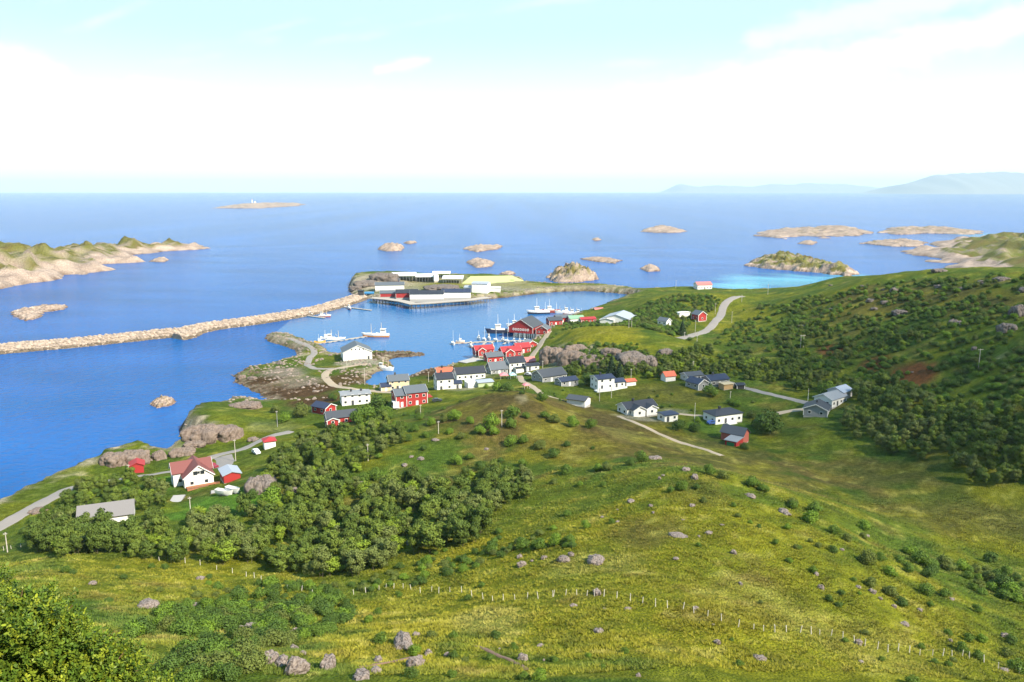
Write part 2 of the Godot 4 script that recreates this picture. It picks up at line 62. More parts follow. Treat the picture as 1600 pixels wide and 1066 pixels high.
const BUSHES: Array = [
	["round green bush on the grassy knoll", "bushes of the knoll", [-20.5, -271.5, 5.73, -14.5, -266, 3.43, -0.1, -268.6, 6.3, -0.4, -261.2, 4.6, 4.9, -269.5, 3.16, -10.7, -257, 4.23, -6.8, -260.8, 6.74, -6.1, -256.5, 4.23, -0.4, -250.1, 5.02, 3.7, -250.7, 3.55, 11.7, -271.4, 3.82, 15, -268.2, 5.04, 21.2, -266.6, 5.01, 27.4, -265.9, 4.69, 8.9, -245.5, 4.64, 12.9, -237.9, 4.5, 17.7, -247.1, 2.92, 25.9, -244.7, 1.62, -17.3, -234.6, 4.45, -13.4, -239.3, 3.4, -9.6, -230, 4.09, -3.5, -237.2, 2.81, 3.2, -232.6, 3.31, 15.7, -218.3, 3.63, -19.8, -220.2, 2.2, -28.5, -245, 2.6, -40.7, -226.2, 5.11, -33.5, -265.5, 3.43, -29.3, -258.4, 3.04, -35, -255.7, 3.61, -40.7, -259.2, 3.05, -28.5, -269.2, 3.79, -21.2, -259.6, 3.05, -17.1, -253.9, 3.59, 24.3, -214.2, 3.05, 26.9, -216.2, 2.57, 18.2, -201.7, 1.92, 11.6, -209.3, 2.49, 4.3, -217, 2.07, -33.9, -280.1, 3.94, -38.5, -270.4, 3.81, -45.1, -267.6, 3.78, -52.2, -274.9, 3.56, -41.7, -274.3, 3.22, -23.9, -270.9, 3.81, -42, -240.7, 2.85, -36.9, -215.4, 5.66, -44, -223.7, 4.26, -47.8, -218.5, 5.73]],
	["bush on the open spur grass", "bushes of the spur", [39.6, -176.2, 3.08, 43.4, -177.2, 1.96, 36.9, -175.5, 2.05, 49.3, -188.8, 3.4, 52, -186.2, 3.25, 58.7, -185, 4.31, 61.3, -183.9, 3.21, 65.7, -176.1, 2.83, 43.6, -170.6, 1.89, 36.5, -145.4, 1.29, 49.8, -168.6, 1.48, 48.8, -161.5, 1.51, 50.8, -159.5, 1.22, 52, -157.5, 1.39, 52.7, -148.9, 1.54, 59.1, -160.3, 1.88, 56.3, -147.7, 1.31, 52.5, -141.2, 1.17, 33.3, -213, 3.08, 37.6, -219.9, 4.14, 24.3, -214.2, 3.1, 26.6, -211.8, 3.07, 15.5, -217.4, 3.91, 11.6, -208.8, 2.55, 18.3, -202.7, 1.53, 23.6, -195.5, 1.82, 12.9, -175.6, 2.32, 21.8, -164.5, 1.74, 16.2, -163.8, 2.41, 10.1, -94.9, 1.04, 15, -95.9, 1.16, 30.4, -96.7, 1.35, 5.4, -92.6, 1.13, 11.1, -88.7, 1.08, 41.5, -122.6, 1.1, 32, -105.9, 0.77]],
	["bush on the spur's valley slope", "bushes of the spur slope", [66.2, -177.6, 3.11, 71.2, -176.3, 4.13, 66.6, -167, 3.92, 70.6, -163.7, 2.89, 85.1, -180.3, 3.71, 80.8, -171.5, 2.02, 72.4, -161, 2.37, 61.7, -154.1, 1.36, 62.6, -152, 1.61, 65.5, -151.3, 2.24, 56.9, -147.7, 1.57, 72.2, -150.9, 4.02, 77.4, -155.5, 2.53, 83.5, -159.6, 2.84, 93.9, -175.1, 3.62, 92.1, -166.6, 4.45, 100.1, -171.6, 4.07, 105, -172.8, 3.59, 76.2, -149, 3.1, 82.9, -154.6, 2.76, 88.7, -157.2, 3.27, 71.2, -138.1, 3.3, 67.3, -138.3, 2.72, 81.7, -145, 3.47, 71.8, -134.9, 2.67, 86.5, -146.7, 2.9, 79.4, -139, 1.67, 58.6, -131.1, 1.65, 55.2, -127.7, 1.61, 90.8, -142.8, 2.15, 80.2, -127.7, 2.13, 83.4, -129, 2.15, 75.4, -121.3, 2.39, 77.2, -119.7, 2, 67.5, -119.7, 1.45, 52.9, -141.2, 1.42, 56.2, -138, 1.89, 117.4, -182, 3.78, 103.7, -167.9, 2.5, 103.2, -162.8, 2.91, 110.6, -165.1, 4.93, 108.8, -160.6, 4.8, 110.5, -159.5, 4.3, 111.4, -169.6, 4.04, 82.3, -117.6, 3.23, 84.9, -124.4, 2.27, 90, -131.2, 2.38, 77, -128.4, 1.75, 57.4, -118.3, 1.61, 56.4, -126.6, 1.52, 63.9, -138.1, 1.32, 63, -133.4, 0.96, 51.4, -112.1, 1.22, 55.2, -108, 1.12, 55.3, -99.3, 2.13, 68.5, -113.2, 1.38, 66.4, -113.3, 1.38, 70.8, -116, 1.41]],
	["bush among the near boulders", "bushes of the near slope", [-18.2, -100.7, 2.22, -12.9, -95.5, 1.98, -8.2, -102.6, 1.55, -7.5, -93.5, 1.55, -24.1, -122.5, 1.68, -23.5, -128.1, 1.93, -22.3, -144.9, 1.58, -8.1, -134.7, 1.65, -2.4, -103.6, 1.71, 0.3, -97.8, 1.35, -2.8, -92.6, 1.28, -6, -92.1, 1.15, 5.1, -93, 1.03, -6.9, -82.2, 1.37, 3.2, -82.1, 2.06, 1.4, -83.1, 1.62, -11.3, -81.3, 1.81, -11.4, -103.6, 1.71, -5.8, -141.6, 1.54, -18.6, -163.8, 2.65, -4.4, -162.9, 3.07, -0.4, -160.2, 2.15, 2.1, -159.8, 3.44, 5.8, -155, 3.75, 9.1, -154.6, 3.33, 11.9, -153.2, 2.88]],
	["round garden tree beside the long white valley house", "garden bushes", [98.1, -294.6, 12.32]],
	["garden bush near the houses", "garden bushes", [98.1, -314, 4.71, 97, -330.9, 3.85, 94.8, -334, 3.88, 63, -289.9, 5.82, 69.3, -290.8, 4.86, 88.8, -345.7, 7.45, 82.6, -270.9, 3.64, 74, -306, 3.06, 35.7, -366.1, 7.87, -11.9, -358.5, 2.97, -2, -342.3, 6.23, -6.3, -344.7, 5.71, 3.7, -296.2, 2.7, 11.7, -293.9, 5.37, -57.4, -328.7, 9.29, -58, -309, 10.31, -51.5, -309.2, 7.73, -61.3, -305.9, 7.15, -42.2, -364.2, 6.03, -36.3, -300.8, 4.01, -83.2, -357.9, 4.75, -90.3, -328.5, 8.21, -103.2, -335, 5.02, -95.5, -322.3, 6.45, 135.7, -333.9, 8.31, 96.1, -302.8, 3.54, 48.6, -315.8, 5.26, -66.2, -207.2, 7.06, -73.4, -213.3, 3.63]]]
const ROCKS: Array = [
	["boulder", "pale lichen boulder in the near grass", "boulders: pale lichen boulder in the near grass", 0, [2, -147.9, 1.83, 0.8, 1.6, -153.8, 1.28, 0.7, 6.4, -148.1, 1.41, 0.7, 10.1, -143.3, 2.38, 0.6, 11.6, -145.8, 1.45, 0.7, -13.9, -105.4, 1.02, 0.8, -17, -91.7, 1.23, 0.6, -29.7, -98.8, 1.44, 0.6, -27, -93.6, 1.02, 0.6, -15.9, -84.1, 1.44, 0.7, -33.7, -112.5, 1.63, 0.6, -39.9, -113.9, 1.65, 0.6, 9.7, -116.4, 0.84, 0.6, 1.4, -93, 1.4, 0.7, -11.1, -95.9, 1.4, 0.5, -8.5, -94.5, 0.87, 0.8, 4, -149, 0.78, 0.6, -1.7, -97.4, 0.38, 0.6, 4.1, -93, 0.36, 0.9, 42.5, -142.4, 1.26, 0.8, 30.8, -139.3, 1.09, 0.5, 9.8, -143.8, 2.25, 0.5, 14, -121.3, 1.66, 0.65, 9.8, -116.4, 1.17, 0.4, 18.1, -114.5, 1.06, 0.4, 12.4, -104.2, 1.44, 0.5, 29.4, -104, 0.97, 0.85, 34.6, -100.5, 1.66, 0.45, 33.9, -101, 0.7, 0.9, 39.9, -128.7, 1.01, 0.5, 30.3, -109.9, 0.44, 0.5, 14.9, -84.9, 0.68, 0.8, 55.3, -131.8, 1.18, 0.9, 56.4, -136.9, 0.9, 0.8, 68.5, -127.3, 1.69, 0.4, 53.9, -112.9, 1.14, 0.9, 66.5, -135.8, 1.43, 0.6, 67.3, -134.2, 0.78, 0.7, 69.4, -133, 0.88, 0.8, 75.3, -135.2, 1, 0.7, 64, -136, 1, 0.6, 91, -134.2, 1.5, 0.8, 68.5, -154.2, 0.88, 0.6, 79.3, -116.2, 1.4, 0.4, 75.4, -124.9, 0.8, 0.9, 51.1, -105.7, 0.85, 0.4, -56.7, -130.8, 1.51, 0.45, -64.5, -152.6, 1.64, 0.5, -78.3, -137.6, 1.38, 0.6, -28.1, -87.5, 1.49, 0.7, -43.2, -115.9, 1.12, 0.6]],
	["boulder", "broad lichen covered rock in the slope", "boulders: broad lichen covered rock in the slope", 0, [-14.9, -99.3, 4.14, 0.5, -11.9, -88.8, 2.26, 0.85, -21.8, -85.6, 2.69, 0.8, -25, -83.7, 2.76, 0.9, -27.6, -86.5, 2.33, 0.6, -29.2, -87, 2.21, 0.8, -16.9, -80.8, 2.43, 0.4, 15.9, -141, 3.61, 0.45, -61.4, -123.4, 3.64, 0.4, -40.8, -113.9, 3.04, 0.5]],
	["boulder", "pale boulder beyond the near fence", "boulders: pale boulder beyond the near fence", 0, [-25.3, -181.5, 1.5, 0.7, 37.8, -150.9, 0.78, 0.5, 27.7, -175.2, 2.16, 0.35, 31.4, -170.3, 1.23, 0.4, 31.2, -165.8, 0.94, 0.5, 40.3, -168.1, 1.38, 0.5, 44.5, -184.3, 2.12, 0.7, 43.9, -191.3, 2.2, 0.5, 37.6, -188.2, 0.96, 0.6, 36.2, -185.6, 0.85, 1.1, 56.2, -177.5, 2.73, 0.35, 36.7, -160.5, 0.75, 0.4, 23.3, -165, 1.07, 0.4, 24.1, -171.6, 0.62, 0.8, 20.5, -170.4, 0.79, 0.6, 83.6, -175.4, 1.14, 0.5, -8.3, -247, 1.54, 0.6, -6.4, -232, 1.94, 0.5, -33.2, -234.6, 1.96, 0.5, -28.6, -238.7, 2.24, 0.4, -31.8, -240.3, 1.4, 0.5, -31.4, -212.9, 1.25, 0.6, -33.4, -205.1, 1.08, 0.5, -25.2, -181, 1.54, 0.8, -44.1, -221.1, 3.01, 0.5]],
	["boulder", "flat slab of pale rock in grass", "boulders: flat slab of pale rock in grass", 0, [3.9, -100.2, 1.09, 0.3, 33.7, -151.4, 3.75, 0.16, 40.2, -152.5, 1.66, 0.3, 42.2, -224.3, 4, 0.3, 28.8, -114.9, 1.28, 0.3, 14.5, -114.5, 0.67, 0.3, 44, -156.5, 0.89, 0.3, 61.9, -171.2, 3.09, 0.3, 62.1, -169.7, 2.19, 0.3, 87.5, -146.1, 1.35, 0.3, -25.5, -253.8, 2.63, 0.3]],
	["rock_outcrop", "grey outcrop between the right hill's shrubs", "outcrops of the right hill", 2, [255.4, -475.4, 7.16, 0.35, 210.5, -426.8, 7.23, 0.42, 218.1, -409.2, 4.27, 0.7, 207.7, -369.4, 4.83, 0.77, 207.9, -364.4, 3.57, 0.7, 224.6, -348.5, 6.82, 0.98, 210.4, -333, 6.9, 0.63, 223.5, -461.9, 5.99, 0.56, 208.1, -458.2, 5.96, 0.35, 237.6, -439.9, 5.7, 0.35, 249, -419.9, 5.44, 0.42, 256.4, -415.3, 7.16, 0.35, 248.3, -384.7, 4.99, 0.7, 204.5, -444.9, 3.86, 0.56, 211.8, -448.1, 4.86, 0.42, 196, -330.9, 2.76, 0.63, 173.9, -364, 1.6, 0.42, 174.1, -337.8, 1.49, 0.42, 163.4, -276.6, 4.93, 0.56, 183, -291.5, 3.22, 0.21, 457.4, -967.2, 5.21, 0.35, 223.2, -554.5, 3.59, 0.35, 217.2, -492.2, 3.19, 0.42, 220.8, -471, 2.65, 0.42, 239.3, -422.2, 3.1, 0.42, 192.2, -472.4, 4.51, 0.28, 169.7, -459, 4.4, 0.35]],
	["rock_outcrop", "craggy rock face of the bluff", "crags of the bluff", 1, [22.6, -429.5, 14.11, 0.75, 31.6, -413.6, 14.28, 0.62, 41.6, -405.1, 12.66, 0.5, 52.7, -414.4, 10.2, 0.5, 35.2, -428.9, 11.96, 0.5]],
	["rock_outcrop", "craggy rock face of the bluff", "crags of the bluff", 2, [61.3, -402.8, 14.57, 0.52, 69.9, -400.7, 9.89, 0.6, 81.6, -414.4, 7.48, 0.5, 122.8, -392.5, 7.11, 0.3]],
	["shore_rock", "big rounded rock of the headland with vertical cracks, water at its foot", "", 1, [-120.2, -296.7, 12.42, 0.5]],
	["shore_rock", "cracked grey rock face in the middle of the headland", "", 1, [-112.7, -300.5, 11.07, 0.5]],
	["shore_rock", "pale rounded rock on top of the headland by the water", "", 1, [-119.5, -344.9, 12.61, 0.26]],
	["shore_rock", "rounded shore rock beside the red boathouse", "", 1, [-141, -269.1, 9.07, 0.55]],
	["shore_rock", "yellowish domed rock behind the red boathouse", "", 1, [-135.2, -273.2, 9.2, 0.55]],
	["shore_rock", "upright brown rock in the shallows beside the boathouse", "", 1, [-129.1, -277.6, 5.6, 0.8]],
	["shore_rock", "low dark rock at the edge of the bay below the road", "", 1, [-122.3, -282.6, 8.08, 0.45]],
	["shore_rock", "rock knoll topped with grass behind the white house's garden", "", 2, [-72.9, -219.5, 7.82, 0.8]],
	["shore_rock", "grey rock beside the grassy rock knoll", "", 2, [-63.2, -216, 3.67, 0.7]],
	["shore_rock", "low rock on the shore at the far left", "", 1, [-140.7, -223, 5.7, 0.3]],
	["shore_rock", "slab beside the road under the headland", "", 1, [-100.6, -296.4, 4.97, 0.4]],
	["shore_rock", "pale concrete-like slab on the shore below the road", "", 1, [-120.8, -290.9, 7.32, 0.3]],
	["shore_rock", "pinkish rock hump at the seaward tip of the factory island", "", 2, [-148.6, -807.4, 22.17, 0.35]],
	["shore_rock", "highest pink rock at the back of the factory island", "", 2, [-132.3, -828.8, 26.74, 0.4]],
	["shore_rock", "low rock at the root of the breakwater", "", 2, [-156.6, -794.3, 11.55, 0.4]],
	["shore_rock", "grassy rock mound between the fish racks and the quay halls", "", 2, [-67.2, -756, 30.55, 0.18]],
	["shore_rock", "brown rock beside the causeway", "", 2, [60.9, -888.9, 21.51, 0.3]],
	["shore_rock", "brown rock at the edge of the tidal flat", "", 1, [-138.2, -413.4, 5.46, 0.4]],
	["shore_rock", "outermost brown rock of the tidal flat", "", 1, [-145.2, -416.9, 4.82, 0.5]],
	["shore_rock", "block of stone on the shore of the groyne bay", "", 2, [-132.6, -444.1, 3.65, 0.8]]]
const FENCES: Array = [
	["long line of pale wooden fence posts across the near slope", [-31.2, -144.9, -29.2, -146.8, -26.8, -148.3, -25.6, -149.3, -23.9, -148.8, -22, -148.8, -20.4, -148.8, -18.3, -146.9, -16.1, -147, -14.5, -145.5, -12.1, -143.2, -9.6, -140.4, -7.4, -135.7, -5.2, -132.4, -3.4, -129.6, -1.5, -126.3, 0.5, -124.9, 2.6, -124.5, 4.4, -123.1, 6.8, -122.7, 6.9, -122.7, 8.9, -122.2, 10.7, -121.3, 12.3, -120.8, 13.5, -120.4, 15, -119.9, 16.9, -118.4, 18.9, -117.4, 20.7, -116.4, 22.6, -115.4, 24.4, -114.9, 26.7, -114.4, 28.2, -113.4, 30.2, -112.9, 32.1, -111.9, 34.4, -110.8, 36.7, -110.7, 38.4, -111.2, 40.3, -111.6, 42.4, -112.5, 40.3, -111.6, 42.4, -112.5, 44.7, -112.9, 46.4, -112.8, 47.7, -112.8, 49.9, -113.7, 51.7, -113.6, 53.3, -113, 54.9, -112.9, 57.1, -113.3, 59, -113.7, 61.3, -115, 63.6, -115.9, 65.5, -116.3, 68.1, -117.2, 70.3, -118.1, 72.1, -118.5, 74, -118.9, 75.1, -118.8, 77.3, -118.3, 78.4, -116.3, 82, -116.6]],
	["broken line of posts along the edge of the lower wood", [-78, -164, -76.2, -165.9, -72.7, -164.8, -69.4, -164.8, -65.2, -163.2, -61.2, -161.7, -57.5, -159.7, -55.4, -158.7, -53.3, -156.7, -51.2, -154.8, -49.2, -152.8, -44.9, -147.5, -41.9, -146.4, -39.3, -144.5]],
	["three short posts at the left edge beside the pole", [-132.6, -189.6, -128.7, -188.2, -126.5, -187.8, -123.7, -187.4, -118.7, -183.1]]]
const POLES: Array = [
	[-123.6, -182, 5.2, 0, "pole at the left edge near the lower wood"],
	[-129.6, -256.3, 4.2, 0, "short pole beside the red boathouse"],
	[-87.4, -204, 5, 0, "pole in the garden below the white house"],
	[-97.1, -267, 7.9, 0, "pale pole beside the road under the headland"],
	[-96.5, -315.2, 6.8, 4, "dark pole on the gravel field left of the red houses"],
	[-45.2, -238.6, 5.6, 0, "pole among the bushes on the left of the knoll"],
	[-25.1, -261.1, 4.5, 0, "pole on the knoll below the red two-storey house"],
	[-3.5, -261.8, 6.1, 0, "pole between the dark bushes on the knoll"],
	[-74.9, -393.8, 8.7, 0, "pole on the shore of the inlet"],
	[-90.7, -426.9, 5.4, 0, "pole beside the hall's gravel yard"],
	[-42.4, -393.6, 5.4, 0, "pole behind the white house with the black roof"],
	[-35.1, -294.9, 4.6, 0, "street lamp pole in front of the red two-storey house"],
	[37.9, -334.2, 6, 0, "left one of two poles before the white house with navy roof"],
	[43.9, -340.7, 5.2, 0, "right one of two poles before the white house with navy roof"],
	[57.4, -373.8, 5.7, 0, "pole behind the small orange roofed garage"],
	[90, -386.2, 5.9, 0, "pole behind the grey houses in the valley"],
	[96.8, -342.2, 3.2, 0, "short pole beside the timber terrace"],
	[104.3, -440.8, 7.8, 0, "pole below the far road"],
	[110.4, -472.3, 8.7, 0, "pole beside the red shed near the far road"],
	[101.2, -459.2, 3.5, 0, "short pole at the bend of the far road"],
	[144.8, -517.7, 7.4, 0, "pole right of the far road"],
	[141.8, -549.4, 7.4, 0, "pole left of the far road"],
	[167.1, -574.2, 5.3, 0, "pole where the far road disappears"],
	[161, -778.5, 7.8, 0, "pole on the crest of the far hill"],
	[196.9, -608.5, 8.1, 0, "pole on the saddle against the sea"],
	[70.6, -474.1, 6, 0, "left one of two poles beside the big white harbour hall"],
	[73.4, -481.5, 6.1, 0, "right one of two poles beside the big white harbour hall"],
	[155.7, -419.4, 7.4, 2, "twin wooden pole on the lower right hill"],
	[188.4, -313.8, 8.3, 1, "pole with a crossarm on the right hill"],
	[72.8, -306, 7.9, 3, "white flagpole beside the long white valley house"],
	[127.7, -332.7, 5.7, 3, "white flagpole beside the grey and white houses"],
	[6.3, -451, 4.6, 0, "pole beside the white house above the cabins"],
	[16.2, -410.4, 4.2, 0, "pole in the yard of the dark grey house"]]
const SPRUCES: Array = [48.7, -380.4, 10.5, 52.3, -377.4, 8.5, 101.6, -467.4, 9]
const ROADS: Array = [
	["road", "grey coast road along the shore past the white house", 5.4, 0, 0, [-147.3, -199.2, -146.2, -210.7, -145.1, -216.3, -143.8, -225, -143, -233.6, -142.3, -243.2, -134.5, -248.3, -125.4, -255.9, -116.7, -263.4, -109.2, -276.2, -99.9, -283.5, -94.8, -298, -88.5, -306.6]],
	["road", "road junction and yard beside the white house", 6.5, 0, 0, [-104.6, -275.3, -100.7, -266.8, -98.1, -257.3]],
	["road", "curving gravel road round the inlet to the white hall", 4.4, 1, 0, [-43.4, -361.6, -54.4, -365, -64.7, -371.8, -75.1, -378.2, -83.5, -385.2, -91.2, -393.9, -97.7, -406.6, -100.4, -419.8, -98, -429.5, -92.2, -439.6, -82.1, -443.7]],
	["road", "road out along the stone groyne", 4, 0, 0, [-96.1, -432.5, -103.2, -429, -110.4, -432.5, -116.4, -442.1, -119.5, -460.4, -121.2, -478.2, -127.9, -494, -136.9, -506.8, -148.5, -522.1]],
	["road", "pale lane from the cabins up behind the bluff's end", 4.2, 1, 0, [4.1, -413.7, 6.5, -437.3, 11.2, -453.7, 15.1, -472.6, 17.9, -486.6, 21.5, -515.8, 25.4, -537.2]],
	["road", "gravel lane between the dark grey houses and the knoll", 3.6, 1, 0, [3.9, -396.1, 4.8, -384.5, 8.4, -363.6, 12.7, -340.3, 16.9, -328.7, 21.3, -320.6]],
	["road", "asphalt road curving over the far hill", 6, 0, 0, [97.2, -453.8, 107.4, -469.3, 117.6, -483.5, 127.9, -502.9, 138.6, -528.9, 147.4, -553, 152.1, -566.3, 158.6, -577.4, 168.8, -592.2, 175.2, -601.2]],
	["road", "narrow road behind the valley fields to the grey house", 3.6, 0, 0, [97.9, -370.3, 106.8, -358.6, 114.5, -349.9, 122.4, -339.3, 126.6, -330.1]],
	["road", "driveway of the grey and white houses", 3.4, 1, 0, [110.9, -321.3, 118.1, -322.9, 124.8, -323]],
	["path", "pale track from the black roofed house across the pasture", 2.4, 1, 0, [42.4, -304.5, 45.7, -295.8, 50.4, -287.2, 55.9, -278.5, 61.9, -273.3, 67.2, -266.6, 71.5, -257.6]],
	["path", "driveway between the white houses in the valley", 2.6, 1, 0, [67.2, -316.7, 73.5, -315.1, 78.4, -313.6]],
	["path", "reddish footpath between the boulders at the bottom edge", 0.8, 2, 0, [-4.8, -98.8, -2.1, -95, 0, -92.1, 1.9, -87.8]],
	["path", "bare footpath behind the big boulder at the bottom edge", 0.6, 2, 0, [-18.6, -87.4, -16.7, -89.8, -14.6, -91.7, -13.2, -93.6]]]
const MEADOW: Array = [-145.1, -186.9, -108.3, -169.7, -70.7, -163.8, -44.4, -160.1, -24.1, -175.1, -3.4, -202.4, 20.6, -245.7, 39, -231.7, 55, -217.3, 93.1, -245.1, 128.6, -245.5, 144.4, -211.7, 144, -185.8, 94.4, -117.9, 0, -83.1, -64.8, -80.8]
